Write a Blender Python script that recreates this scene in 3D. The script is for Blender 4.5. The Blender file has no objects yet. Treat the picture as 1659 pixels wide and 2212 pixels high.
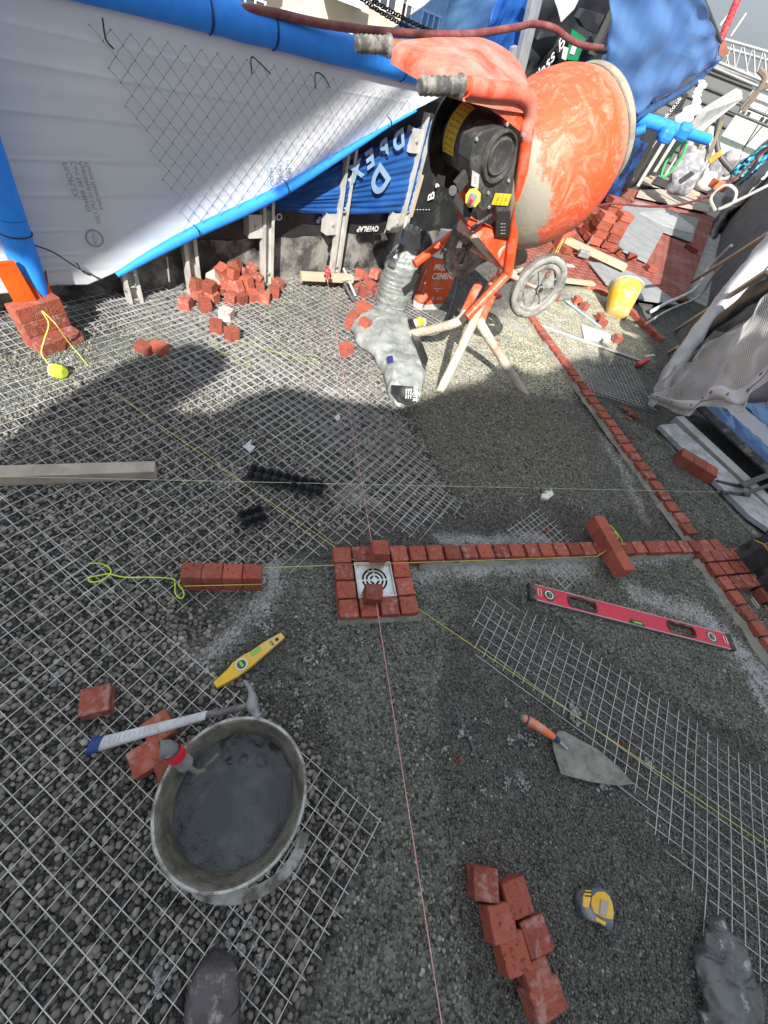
import bpy, bmesh, math, random
import numpy as np
from mathutils import Vector, Matrix, Euler, noise as mn
random.seed(7); rng = np.random.default_rng(7)
sc = bpy.context.scene; COL = sc.collection
R = math.radians
# ------------------------------------------------------------------ camera
H = 1.4; F = 850.0; CX, CY = 829.5, 1106.0           # reference picture measured at 1659 x 2212
_d = Vector((565 - CX, 1745 - CY, F)).normalized()   # straight down, in camera axes (x right, y down, z forward)
_f = (Vector((0, 0, 1)) - _d * _d.z).normalized(); _x = _f.cross(-_d)
M = Matrix((_x, _f, -_d))                            # camera axes -> world
cam = bpy.data.cameras.new('camera'); camo = bpy.data.objects.new('camera', cam); COL.objects.link(camo)
cam.sensor_fit = 'VERTICAL'; cam.sensor_height = 24; cam.lens = F / 2212 * 24; cam.clip_end = 5000; cam.clip_start = .02
mw = Matrix((M @ Vector((1, 0, 0)), M @ Vector((0, -1, 0)), M @ Vector((0, 0, -1)))).transposed().to_4x4()
mw.translation = (0, 0, H); camo.matrix_world = mw; sc.camera = camo
# ------------------------------------------------------------------ light
SUN_EL, SUN_DIR = R(38), Vector((-.2, .98, 0)).normalized()     # sun stands behind the camera; light travels along SUN_DIR
w = bpy.data.worlds.new('World'); sc.world = w; w.use_nodes = True
nt = w.node_tree; sky = nt.nodes.new('ShaderNodeTexSky'); sky.sky_type = 'NISHITA'; sky.sun_disc = False
sky.sun_elevation = SUN_EL; sky.sun_rotation = math.atan2(-SUN_DIR.x, -SUN_DIR.y); sky.dust_density = 3; sky.air_density = .9

wc = nt.nodes.new('ShaderNodeTexCoord'); wn = nt.nodes.new('ShaderNodeTexNoise'); wn.inputs['Scale'].default_value = 2.2; wn.inputs['Detail'].default_value = 7; nt.links.new(wc.outputs['Generated'], wn.inputs['Vector'])
wr = nt.nodes.new('ShaderNodeMapRange'); wr.inputs[1].default_value = .30; wr.inputs[2].default_value = .62; wr.inputs[3].default_value = .75; wr.inputs[4].default_value = 1.; nt.links.new(wn.outputs['Fac'], wr.inputs[0])
wx = nt.nodes.new('ShaderNodeMix'); wx.data_type = 'RGBA'; nt.links.new(wr.outputs[0], wx.inputs[0]); nt.links.new(sky.outputs[0], wx.inputs[6]);       # thin grey cloud over the blue, brighter overhead
ws_ = nt.nodes.new('ShaderNodeSeparateXYZ'); nt.links.new(wc.outputs['Generated'], ws_.inputs[0]); wz = nt.nodes.new('ShaderNodeMapRange'); wz.inputs[1].default_value = .02; wz.inputs[2].default_value = .55; wz.inputs[3].default_value = 1.15; wz.inputs[4].default_value = 3.7; nt.links.new(ws_.outputs[2], wz.inputs[0])
wv = nt.nodes.new('ShaderNodeVectorMath'); wv.operation = 'SCALE'; wv.inputs[0].default_value = (.94, 1.0, 1.06); nt.links.new(wz.outputs[0], wv.inputs['Scale']); nt.links.new(wv.outputs[0], wx.inputs[7])
nt.links.new(wx.outputs[2], nt.nodes['Background'].inputs[0]); nt.nodes['Background'].inputs[1].default_value = .14
sl = bpy.data.lights.new('sun', 'SUN'); sl.energy = 4.9; sl.angle = R(.5); sl.color = (1, .95, .87)
so = bpy.data.objects.new('sun', sl); COL.objects.link(so)
ld = Vector((SUN_DIR.x * math.cos(SUN_EL), SUN_DIR.y * math.cos(SUN_EL), -math.sin(SUN_EL)))
so.rotation_euler = ld.to_track_quat('-Z', 'Y').to_euler(); so.location = (0, -5, 8)
sc.view_settings.view_transform = 'Standard'; sc.view_settings.look = 'None'; sc.view_settings.exposure = .95
# ------------------------------------------------------------------ measuring helpers
def ray(px, py): return M @ Vector((px - CX, py - CY, F))
def G(px, py, h=0.0):
    v = ray(px, py); t = (h - H) / v.z; return Vector((v.x * t, v.y * t, h))
def A(px, py, d):
    v = ray(px, py); t = d / math.hypot(v.x, v.y); return Vector((v.x * t, v.y * t, H + v.z * t))
def WP(px, py, o, n):
    v = ray(px, py); t = (o[0] * n[0] + o[1] * n[1]) / (v.x * n[0] + v.y * n[1]); return Vector((v.x * t, v.y * t, H + v.z * t))
def cr(pts, x0, y0, wsrc, wimg=1659):
    s = wsrc / wimg; return [((x0 + x * s) / 1.736, (y0 + y * s) / 1.736) for x, y in pts]
ORD = ['first','second','third','fourth','fifth','sixth','seventh','eighth','ninth','tenth','eleventh','twelfth','thirteenth','fourteenth','fifteenth','sixteenth','seventeenth','eighteenth','nineteenth','twentieth']
TENS = {20:'twenty', 30:'thirty', 40:'forty', 50:'fifty'}
def ordw(i):
    if i < 20: return ORD[i]
    t, u = divmod(i + 1, 10)
    return {20:'twentieth',30:'thirtieth',40:'fortieth',50:'fiftieth'}[t*10] if u == 0 else TENS[t*10] + '-' + ORD[u-1]
# ------------------------------------------------------------------ materials
MATS = {}
def mat(name, col, rough=.7, col2=None, vs=8., thr=(.45, .6), bump=.15, bs=60., metal=0., dust=None, dcol=(.5,.47,.42), ds=5., dthr=(.5,.62), alpha=1., trans=None, spec=.5, rnd=0., emit=None):
    if name in MATS: return MATS[name]
    m = bpy.data.materials.new(name); m.use_nodes = True; MATS[name] = m
    t = m.node_tree; N = t.nodes; L = t.links; p = N['Principled BSDF']
    tc = N.new('ShaderNodeTexCoord'); oi = N.new('ShaderNodeObjectInfo')
    mp = N.new('ShaderNodeVectorMath'); mp.operation = 'ADD'; sc3 = N.new('ShaderNodeVectorMath'); sc3.operation = 'SCALE'
    cmb = N.new('ShaderNodeCombineXYZ'); L.new(oi.outputs['Random'], cmb.inputs[0]); L.new(oi.outputs['Random'], cmb.inputs[1])
    L.new(cmb.outputs[0], sc3.inputs[0]); sc3.inputs['Scale'].default_value = 13.7
    L.new(tc.outputs['Object'], mp.inputs[0]); L.new(sc3.outputs[0], mp.inputs[1]); V = mp.outputs[0]
    def noise(scale, det=5, rg=.6):
        n = N.new('ShaderNodeTexNoise'); n.inputs['Scale'].default_value = scale; n.inputs['Detail'].default_value = det; n.inputs['Roughness'].default_value = rg
        L.new(V, n.inputs['Vector']); return n.outputs['Fac']
    def ramp(x, a, b):
        r = N.new('ShaderNodeMapRange'); r.inputs[1].default_value = a; r.inputs[2].default_value = b; L.new(x, r.inputs[0]); return r.outputs[0]
    def mix(f, a, b):
        x = N.new('ShaderNodeMix'); x.data_type = 'RGBA'
        if hasattr(f, 'links'): L.new(f, x.inputs[0])
        else: x.inputs[0].default_value = f
        for s, v in ((6, a), (7, b)):
            if hasattr(v, 'links'): L.new(v, x.inputs[s])
            else: x.inputs[s].default_value = (*v, 1)
        return x.outputs[2]
    c = mix(ramp(noise(vs), *thr), col, col2 or tuple(v * .8 for v in col))
    if rnd:
        hsv = N.new('ShaderNodeHueSaturation'); r = N.new('ShaderNodeMapRange'); r.inputs[3].default_value = 1 - rnd; r.inputs[4].default_value = 1 + rnd
        L.new(oi.outputs['Random'], r.inputs[0]); L.new(r.outputs[0], hsv.inputs['Value']); L.new(c, hsv.inputs['Color']); c = hsv.outputs[0]
    if dust:  # dust patches; the clear films use them for painted highlights
        d = ramp(noise(ds, 8, .7), *dthr); mm = N.new('ShaderNodeMath'); mm.operation = 'MULTIPLY'; mm.inputs[1].default_value = dust; L.new(d, mm.inputs[0])
        c = mix(mm.outputs[0], c, dcol)
    L.new(c, p.inputs['Base Color']); p.inputs['Roughness'].default_value = rough; p.inputs['Metallic'].default_value = metal
    p.inputs['Specular IOR Level'].default_value = spec
    if bump:
        b = N.new('ShaderNodeBump'); b.inputs['Strength'].default_value = bump; b.inputs['Distance'].default_value = .01
        L.new(noise(bs, 6), b.inputs['Height']); L.new(b.outputs[0], p.inputs['Normal'])
    p.inputs['Alpha'].default_value = alpha
    if trans is not None:      # thin plastic: part of the light passes straight through, tinted
        tr = N.new('ShaderNodeBsdfTransparent'); tr.inputs[0].default_value = (*trans[1], 1); tl = N.new('ShaderNodeBsdfTranslucent'); L.new(c, tl.inputs[0])
        m1 = N.new('ShaderNodeMixShader'); m1.inputs[0].default_value = trans[2]; L.new(p.outputs[0], m1.inputs[1]); L.new(tl.outputs[0], m1.inputs[2])
        m2 = N.new('ShaderNodeMixShader'); m2.inputs[0].default_value = trans[0]; L.new(m1.outputs[0], m2.inputs[1]); L.new(tr.outputs[0], m2.inputs[2])
        L.new(m2.outputs[0], N['Material Output'].inputs[0])
    return m
BR = (.34, .084, .050)
brick = mat('red_clay', BR, .85, (.16, .035, .024), 75, (.56, .66), .6, 160, dust=.22, dcol=(.42,.30,.26), ds=22, dthr=(.54,.68), rnd=.30)
brick_dusty = mat('red_clay_with_cement_dust', BR, .85, (.24, .06, .04), 40, (.5, .62), .5, 160, dust=.45, dcol=(.48,.38,.35), ds=34, dthr=(.50,.62), rnd=.28)
brick_pale = mat('clay_coated_in_mortar', (.5,.46,.42), .9, (.4,.15,.1), 25, (.55,.65), .5, 120)
orange = mat('orange_paint', (.72, .085, .022), .45, (.62, .07, .02), 6, bump=.05, dust=.6, dcol=(.55,.36,.30), ds=9, dthr=(.5,.7))
orange_hood = mat('orange_plastic_dusty', (.66, .075, .03), .5, (.55, .06, .025), 6, bump=.1, dust=.75, dcol=(.62,.36,.30), ds=6, dthr=(.38,.66))
orange_worn = mat('orange_paint_under_mortar', (.70, .1, .04), .7, (.55,.5,.42), 9, (.4,.6), .3, 50, dust=.85, dcol=(.52,.49,.42), ds=4, dthr=(.40,.58))
mortar_dry = mat('dried_mortar', (.31, .29, .23), .9, (.22,.21,.17), 12, bump=.5, bs=50)
black_rubber = mat('black_rubber', (.035,.035,.037), .6, bump=.1, dust=.5, dcol=(.3,.29,.26), ds=20)
grip_rubber = mat('grey_rubber_grip', (.07,.07,.07), .6, bump=.3, bs=90, dust=.7, dcol=(.33,.31,.27), ds=18, dthr=(.45,.6))
black_plastic = mat('black_plastic', (.022,.022,.026), .42, (.035,.033,.035), bump=.05, dust=.3, dcol=(.22,.21,.18), ds=12)
black_dusty = mat('black_plastic_dusty', (.035,.036,.038), .55, (.06,.058,.055), 14, bump=.08, dust=.6, dcol=(.22,.21,.18), ds=22, dthr=(.50,.72))
tyre_m = mat('dusty_grey_tyre', (.27,.27,.25), .9, (.15,.15,.14), 18, bump=.3, dust=.7, dcol=(.45,.44,.39), ds=10)
steel = mat('galvanised_steel', (.55,.56,.55), .42, (.42,.43,.42), 14, (.4,.7), .08, 60, metal=.55)
alu = mat('mill_aluminium', (.62,.61,.58), .5, (.48,.47,.44), 10, metal=.3, bump=.05, dust=.3, ds=6)
wire_m = mat('zinc_wire', (.56,.57,.56), .45, (.38,.39,.38), 12, metal=.15, bump=0)
blue_foam = mat('blue_foam', (.02,.25,.88), .7, (.025,.28,.92), 20, bump=.12, bs=200)
blue_tape = mat('blue_tape', (.03,.26,.85), .55, bump=.2, bs=20)
blue_film = mat('blue_film', (.05,.22,.60), .35, (.035,.16,.50), 3, bump=.4, bs=6, trans=(.35,(.25,.5,.95),.4))
blue_film_dark = mat('blue_film_folded', (.035,.14,.36), .35, (.025,.09,.26), 4, bump=.5, bs=8, trans=(.15,(.25,.5,.95),.3))
clear_blue = mat('pale_blue_film', (.16,.3,.48), .3, (.11,.23,.42), 3, bump=.3, bs=5, trans=(.42,(.55,.75,1),.4))
sheet_m = mat('translucent_white_sheet', (.78,.81,.85), .45, (.72,.76,.81), 1.5, bump=.25, bs=5, trans=(.03,(.9,.95,1),.22))
orange_film = mat('orange_film', (.8,.16,.02), .5, (.68,.12,.015), 4, bump=.7, bs=12, trans=(.05,(1,.4,.1),.35))
zip_m = mat('black_nylon', (.01,.01,.013), .4, bump=0)
membrane = mat('black_membrane', (.02,.021,.023), .5, (.03,.03,.032), 3, bump=.4, bs=9, dust=.35, dcol=(.2,.2,.19), ds=7, dthr=(.56,.7))
membrane_low = mat('black_membrane_splashed', (.07,.07,.068), .75, (.03,.03,.03), 6, bump=.3, bs=20, dust=.8, dcol=(.34,.33,.30), ds=5, dthr=(.44,.62))
whitep = mat('white_print', (.8,.8,.8), .6, bump=0); greyp = mat('grey_print', (.22,.24,.27), .6, bump=0); blackp = mat('black_print', (.02,.02,.02), .6, bump=0)
navyp = mat('navy_print', (.03,.03,.2), .5, bump=0); bluegreyp = mat('pale_blue_print', (.25,.38,.55), .5, bump=0)
yellow_p = mat('yellow_plastic', (.78,.48,.03), .5, (.7,.40,.03), 10, dust=.4, dcol=(.5,.45,.3), ds=12)
yellow_bucket = mat('yellow_bucket_plastic', (.72,.42,.03), .6, (.60,.36,.05), 9, bump=.15, dust=.85, dcol=(.52,.48,.33), ds=12, dthr=(.46,.62))
lime = mat('lime_string', (.62,.85,.05), .7, bump=0); pink = mat('pink_string', (.75,.35,.38), .7, bump=0); yellows = mat('yellow_string', (.7,.72,.15), .7, bump=0)
red_m = mat('red_plastic', (.62,.02,.04), .45, (.55,.02,.035), dust=.3, ds=25)
red_level = mat('red_level_paint', (.62,.02,.05), .4, (.55,.02,.05), 12, bump=.03, dust=.5, dcol=(.7,.4,.42), ds=60, dthr=(.62,.7))
wood = mat('pale_timber', (.52,.40,.27), .8, (.43,.33,.23), 12, bump=.2, bs=70, dust=.5, dcol=(.5,.48,.44), ds=6)
wood_grey = mat('weathered_timber', (.44,.39,.33), .85, (.33,.29,.24), 10, bump=.3, bs=60, dust=.4, ds=5)
rust = mat('rusty_hose', (.15,.03,.035), .55, (.2,.07,.06), 14, bump=.15)
clearbag = mat('clear_bag_film', (.55,.58,.56), .22, (.36,.39,.38), 9, (.4,.6), bump=1., bs=22, spec=.9, dust=.7, dcol=(.75,.77,.76), ds=11, dthr=(.56,.64), trans=(.22,(.9,.93,.92),.25))  # white glints of the wrinkles are put into the colour through the dust mix
cloudbag = mat('film_over_grit', (.17,.19,.18), .3, (.26,.28,.27), 14, bump=1., bs=40, spec=.9, dust=.6, dcol=(.42,.44,.42), ds=14, dthr=(.60,.70))
white_plastic = mat('white_plastic_sheet', (.62,.63,.66), .5, (.52,.53,.57), 4, bump=.5, bs=7)
white_m = mat('white_matte', (.75,.75,.74), .6, bump=.05)
concrete = mat('pale_concrete', (.40,.40,.385), .9, (.32,.32,.31), 7, bump=.3, bs=80, dust=.5, dcol=(.55,.55,.56), ds=4)
board_m = mat('grey_board', (.27,.28,.29), .85, (.22,.23,.24), 5, bump=.1, dust=.4, dcol=(.38,.38,.37), ds=3)
mortar_wet = mat('wet_grey_water', (.028,.036,.046), .10, (.075,.085,.095), 9, (.48,.66), .5, 26)
mortar_in = mat('mortar_in_bucket', (.27,.26,.21), .9, bump=.6, bs=30)
bucket_out = mat('bucket_grey_plastic', (.06,.06,.055), .6, (.14,.14,.13), 10, bump=.3, dust=.8, dcol=(.42,.42,.39), ds=9, dthr=(.5,.6))
bucket_in = mat('bucket_inside_with_mortar', (.085,.08,.062), .7, (.17,.165,.14), 16, bump=.5, bs=40, dust=.5, dcol=(.3,.29,.24), ds=6)
bucket_rim = mat('bucket_rim_scuffed', (.42,.43,.42), .7, (.15,.15,.13), 25, bump=.4, bs=60, dust=.8, dcol=(.55,.55,.53), ds=12)
leather = mat('grey_boot_leather', (.045,.042,.047), .45, (.10,.09,.10), 9, (.42,.6), bump=.8, bs=35, dust=.9, dcol=(.34,.32,.32), ds=22, dthr=(.55,.66))
canvas = mat('black_bag_canvas', (.02,.022,.027), .85, (.035,.037,.042), 20, bump=.5, bs=250, dust=.35, dcol=(.2,.2,.2), ds=9)
yellow_cloth = mat('yellow_bag_lining', (.72,.38,.03), .8, (.6,.3,.025), 8, bump=.3, bs=60)
green_m = mat('green_sign', (.02,.25,.09), .5, bump=0)
vialg = mat('green_vial', (.25,.62,.08), .15, bump=0)
glass_dark = mat('window_glass', (.06,.07,.085), .1, bump=0)
paving_m = mat('brick_paving', (.34,.10,.065), .85, (.27,.075,.05), 6, bump=.3, bs=90, dust=.3, dcol=(.42,.3,.26), ds=3, rnd=0)
cladding = mat('grey_cladding', (.13,.135,.14), .6, (.11,.115,.12), 2, bump=.05)
bagplastic = mat('grey_sack_film', (.30,.30,.32), .3, (.18,.18,.2), 6, bump=1., bs=10, dust=.6, dcol=(.6,.6,.62), ds=5)
# ------------------------------------------------------------------ objects
def tag(o, label=None, cat=None, group=None, kind=None):
    for k, v in (('label', label), ('category', cat), ('group', group), ('kind', kind)):
        if v: o[k] = v
    return o
def empty(name, loc, label, cat, group=None, rz=0.):
    o = bpy.data.objects.new(name, None); COL.objects.link(o); o.location = loc; o.rotation_euler = (0, 0, rz); o.empty_display_size = .05
    return tag(o, label, cat, group)
class MB:
    def __init__(s): s.v = []; s.f = []
    def add(s, vs, fs):
        b = len(s.v); s.v += [Vector(q) for q in vs]; s.f += [tuple(b + i for i in q) for q in fs]; return s
    def box(s, c, sz, rot=None):
        x, y, z = [q / 2 for q in sz]; c = Vector(c)
        vs = [Vector((i * x, j * y, k * z)) for k in (-1, 1) for j in (-1, 1) for i in (-1, 1)]
        if rot is not None: vs = [rot @ q for q in vs]
        return s.add([c + q for q in vs], [(0, 2, 3, 1), (4, 5, 7, 6), (0, 1, 5, 4), (2, 6, 7, 3), (0, 4, 6, 2), (1, 3, 7, 5)])
    def bar(s, a, b, wd, ht, up=(0, 0, 1)):
        a = Vector(a); b = Vector(b); d = (b - a); l = d.length; d.normalize(); u = Vector(up); sd = d.cross(u).normalized(); u = sd.cross(d)
        return s.box((a + b) / 2, (l, wd, ht), Matrix((d, sd, u)).transposed())
    def tube(s, pts, r, n=8, cap=True, closed=False):
        P = [Vector(p) for p in pts]; k = len(P); rr = r if isinstance(r, (list, tuple)) else [r] * k
        t0 = (P[1] - P[0]).normalized(); u = t0.orthogonal().normalized(); vs = []
        for i in range(k):
            if closed: t = (P[(i + 1) % k] - P[i - 1]).normalized()
            else: t = (P[min(i + 1, k - 1)] - P[max(i - 1, 0)]).normalized()
            u = (u - t * u.dot(t)).normalized(); w_ = t.cross(u)
            for j in range(n):
                a = 2 * math.pi * j / n; vs.append(P[i] + (u * math.cos(a) + w_ * math.sin(a)) * rr[i])
        fs = []
        for i in range(k if closed else k - 1):
            i2 = (i + 1) % k
            for j in range(n): fs.append((i * n + j, i * n + (j + 1) % n, i2 * n + (j + 1) % n, i2 * n + j))
        if cap and not closed: fs += [tuple(range(n))[::-1], tuple((k - 1) * n + j for j in range(n))]
        return s.add(vs, fs)
    def lathe(s, prof, o, ax, n=32, u=None):
        o = Vector(o); ax = Vector(ax).normalized(); u = Vector(u).normalized() if u else ax.orthogonal().normalized(); w_ = ax.cross(u); vs = []
        for r, z in prof:
            for j in range(n):
                a = 2 * math.pi * j / n; vs.append(o + ax * z + (u * math.cos(a) + w_ * math.sin(a)) * max(r, 1e-4))
        fs = [(i * n + j, i * n + (j + 1) % n, (i + 1) * n + (j + 1) % n, (i + 1) * n + j) for i in range(len(prof) - 1) for j in range(n)]
        return s.add(vs, fs)
    def slab(s, pts, off):          # polygon (any plane) thickened by the vector off
        P = [Vector(p) for p in pts]; n = len(P); off = Vector(off)
        return s.add(P + [p + off for p in P], [tuple(range(n)), tuple(range(2 * n - 1, n - 1, -1))] + [(i, i + n, (i + 1) % n + n, (i + 1) % n) for i in range(n)])
    def grid(s, fn, nu, nv):
        return s.add([fn(i / nu, j / nv) for j in range(nv + 1) for i in range(nu + 1)],
                     [(j * (nu + 1) + i, j * (nu + 1) + i + 1, (j + 1) * (nu + 1) + i + 1, (j + 1) * (nu + 1) + i) for j in range(nv) for i in range(nu)])
    def build(s, name, m, parent=None, bevel=0., smooth=False, seg=2, thick=0., sub=0):
        if parent is None:
            org = sum(s.v, Vector()) / len(s.v); org.z = min(v.z for v in s.v)
        else: org = root_loc(parent)
        me = bpy.data.meshes.new(name); me.from_pydata([v - org for v in s.v], [], s.f); me.materials.append(m)
        o = bpy.data.objects.new(name, me); COL.objects.link(o); o.parent = parent
        if parent is None: o.location = org
        bm = bmesh.new(); bm.from_mesh(me); bmesh.ops.recalc_face_normals(bm, faces=bm.faces)
        if bevel: bmesh.ops.bevel(bm, geom=[e for e in bm.edges if len(e.link_faces) == 2 and e.calc_face_angle(0) > .5], offset=bevel, segments=seg, affect='EDGES', profile=.5, clamp_overlap=True)
        for f_ in bm.faces: f_.smooth = smooth
        if smooth:
            for e in bm.edges:
                if len(e.link_faces) == 2 and e.calc_face_angle(0) > .9: e.smooth = False
        bm.to_mesh(me); bm.free()
        if thick: md = o.modifiers.new('thickness', 'SOLIDIFY'); md.thickness = thick; md.offset = 0
        if sub: md = o.modifiers.new('smooth', 'SUBSURF'); md.levels = sub; md.render_levels = sub
        return o
def root_loc(p):
    v = Vector((0, 0, 0))
    while p is not None: v += p.location; p = p.parent
    return v
def text(s, size, loc, xdir, ydir, m, name='lettering', parent=None, flipx=False, bold=.0, align='CENTER'):
    cu = bpy.data.curves.new('t', 'FONT'); cu.body = s; cu.size = size; cu.align_x = align; cu.align_y = 'CENTER'; cu.offset = bold; cu.extrude = .0004
    to = bpy.data.objects.new('t', cu); COL.objects.link(to); dg = bpy.context.evaluated_depsgraph_get(); me = bpy.data.meshes.new_from_object(to.evaluated_get(dg))
    bpy.data.objects.remove(to); x = Vector(xdir).normalized(); y = Vector(ydir); y = (y - x * y.dot(x)).normalized(); z = x.cross(y)
    if flipx: x = -x
    mm = Matrix((x, y, z)).transposed().to_4x4(); mm.translation = Vector(loc) - (root_loc(parent) if parent else Vector((0, 0, 0))); me.transform(mm)
    me.materials.clear(); me.materials.append(m); o = bpy.data.objects.new(name, me); COL.objects.link(o)
    if parent: o.parent = parent
    return o
def sag(a, b, n=12, dz=0.):
    a = Vector(a); b = Vector(b); return [a.lerp(b, i / n) - Vector((0, 0, dz * 4 * (i / n) * (1 - i / n))) for i in range(n + 1)]
def smoothpts(P, k=6):      # Catmull-Rom
    P = [Vector(p) for p in P]; Q = [P[0] * 2 - P[1]] + P + [P[-1] * 2 - P[-2]]; out = []
    for i in range(1, len(Q) - 2):
        for j in range(k):
            t = j / k; a, b, c, d = Q[i-1:i+3]
            out.append(.5 * ((2 * b) + (c - a) * t + (2 * a - 5 * b + 4 * c - d) * t * t + (3 * b - a - 3 * c + d) * t ** 3))
    return out + [P[-1]]
# ================================================================== GROUND
def inpoly(px, py, poly):
    r = np.zeros(px.shape, bool); n = len(poly)
    for i in range(n):
        x1, y1 = poly[i]; x2, y2 = poly[(i + 1) % n]
        c = ((y1 > py) != (y2 > py)) & (px < (x2 - x1) * (py - y1) / (y2 - y1 + 1e-12) + x1); r ^= c
    return r
def segd(px, py, a, b):
    ax, ay = a; bx, by = b; dx, dy = bx - ax, by - ay; t = np.clip(((px - ax) * dx + (py - ay) * dy) / (dx * dx + dy * dy + 1e-12), 0, 1)
    return np.hypot(px - ax - t * dx, py - ay - t * dy)
def softpoly(px, py, pts, wd):
    P = [tuple(G(*p)[:2]) for p in pts]; d = np.full(px.shape, 9.)
    for i in range(len(P)): d = np.minimum(d, segd(px, py, P[i], P[(i + 1) % len(P)]))
    d = np.where(inpoly(px, py, P), d, -d); t = np.clip((d + wd) / (2 * wd), 0, 1); return t * t * (3 - 2 * t)
def softline(px, py, pts, wd):
    P = [tuple(G(*p)[:2]) for p in pts]; d = np.full(px.shape, 9.)
    for i in range(len(P) - 1): d = np.minimum(d, segd(px, py, P[i], P[i + 1]))
    if len(P) == 1: d = np.hypot(px - P[0][0], py - P[0][1])
    t = np.clip(1 - d / wd, 0, 1); return t * t * (3 - 2 * t)
_tab = rng.random((256, 256))
def vnoise(x, y, s):
    x = x * s; y = y * s; xi = np.floor(x).astype(int); yi = np.floor(y).astype(int); fx = x - xi; fy = y - yi; fx = fx * fx * (3 - 2 * fx); fy = fy * fy * (3 - 2 * fy)
    t = lambda i, j: _tab[(xi + i) % 256, (yi + j) % 256]
    return (t(0, 0) * (1 - fx) + t(1, 0) * fx) * (1 - fy) + (t(0, 1) * (1 - fx) + t(1, 1) * fx) * fy
def fbm(x, y, s): return sum(vnoise(x + 7 * k, y + 3 * k, s * 2 ** k) / 2 ** k for k in range(4)) / 1.875
LECA = [(-500, 760), (60, 760), (330, 650), (640, 600), (780, 640), (800, 760), (880, 860), (960, 1000), (1000, 1080), (800, 1110), (640, 1180), (610, 1260), (560, 1300), (440, 1370), (430, 1450), (560, 1520), (690, 1640), (760, 1760), (800, 1830), (640, 2230), (-900, 2300)]
FINE = [[(-60, 760), (60, 770), (330, 690), (440, 735), (330, 790), (180, 820), (-60, 980)], [(560, 650), (650, 620), (740, 640), (740, 690), (600, 700)],
        [(640, 1210), (960, 1230), (980, 1340), (950, 1480), (960, 1760), (1020, 2230), (640, 2230), (760, 1900), (800, 1800), (690, 1560), (620, 1480), (650, 1350)],
        [(480, 1230), (650, 1220), (650, 1320), (520, 1330), (430, 1300)],
        [(860, 860), (960, 840), (1010, 760), (1100, 690), (1160, 640), (1260, 610), (1370, 700), (1440, 800), (1360, 820), (1250, 780), (1230, 860), (1440, 1110), (1290, 1110), (1160, 1080), (960, 1060)],
        [(870, 1200), (1700, 1180), (1700, 1700), (1590, 1580), (1420, 1500), (1250, 1370), (1120, 1290), (1000, 1270)],
        [(1290, 860), (1440, 960), (1640, 1180), (1530, 1190), (1400, 1000), (1240, 800)]]
PILE = [(870, 880), (960, 850), (1100, 850), (1200, 900), (1250, 1000), (1240, 1070), (1120, 1090), (1000, 1070), (930, 980)]
TAN = [(760, 830), (860, 760), (960, 700), (1080, 680), (1160, 640), (1300, 610), (1390, 720), (1400, 790), (1280, 770), (1250, 850), (1150, 860), (960, 850), (880, 880)]
def fields(x, y):
    jx = x + (fbm(x, y, 7) - .5) * .09; jy = y + (fbm(x + 31, y, 7) - .5) * .09
    leca = softpoly(jx, jy, LECA, .05)
    fine = np.zeros(x.shape)
    for p in FINE: fine = np.maximum(fine, softpoly(jx, jy, p, .035))
    pile = softpoly(jx, jy, PILE, .16); tan = softpoly(jx, jy, TAN, .12); dust = np.zeros(x.shape)
    for p, wd, k in (([(880, 1228), (1250, 1222)], .10, .9), ([(950, 1165), (1180, 1165)], .07, 1.), ([(1250, 1210), (1470, 1200)], .09, .7), ([(1380, 1290), (1500, 1330), (1600, 1420), (1680, 1500)], .12, 1.), ([(1500, 1210), (1560, 1300), (1640, 1400)], .07, .9),
                     ([(770, 1075)], .12, 1.), ([(730, 1070), (810, 1090)], .07, .9), ([(560, 1320), (600, 1230)], .08, .9), ([(440, 1420), (560, 1340)], .07, .9), ([(380, 1400), (450, 1440)], .05, .7),
                     ([(1300, 950), (1400, 1130)], .07, .6), ([(1440, 950), (1560, 1080), (1630, 1150)], .07, 1.1), ([(1620, 1480), (1659, 1540)], .06, .9), ([(1120, 1690)], .04, .8), ([(1090, 690), (1130, 720)], .08, .8), ([(500, 1030), (480, 1060)], .05, .5), ([(0, 700), (300, 640), (650, 600)], .06, .6),
                     ([(1170, 690), (1230, 720), (1300, 760)], .05, .5)):
        dust = np.maximum(dust, k * softline(jx, jy, p, wd))
    dust = dust * (.45 + .75 * fbm(x, y, 16))
    return leca, fine, pile, tan, np.clip(dust, 0, 1)
def height(x, y, f):
    leca, fine, pile, tan, dust = f
    z = (fbm(x, y, 3) - .5) * .012 + fine * .014 + pile * (.035 + .03 * fbm(x, y, 5)) + (fbm(x, y, 30) - .5) * (.004 + .010 * np.maximum(pile, fine * .35)) + (fbm(x, y, 75) - .5) * (.004 + .008 * pile)
    return z
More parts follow.
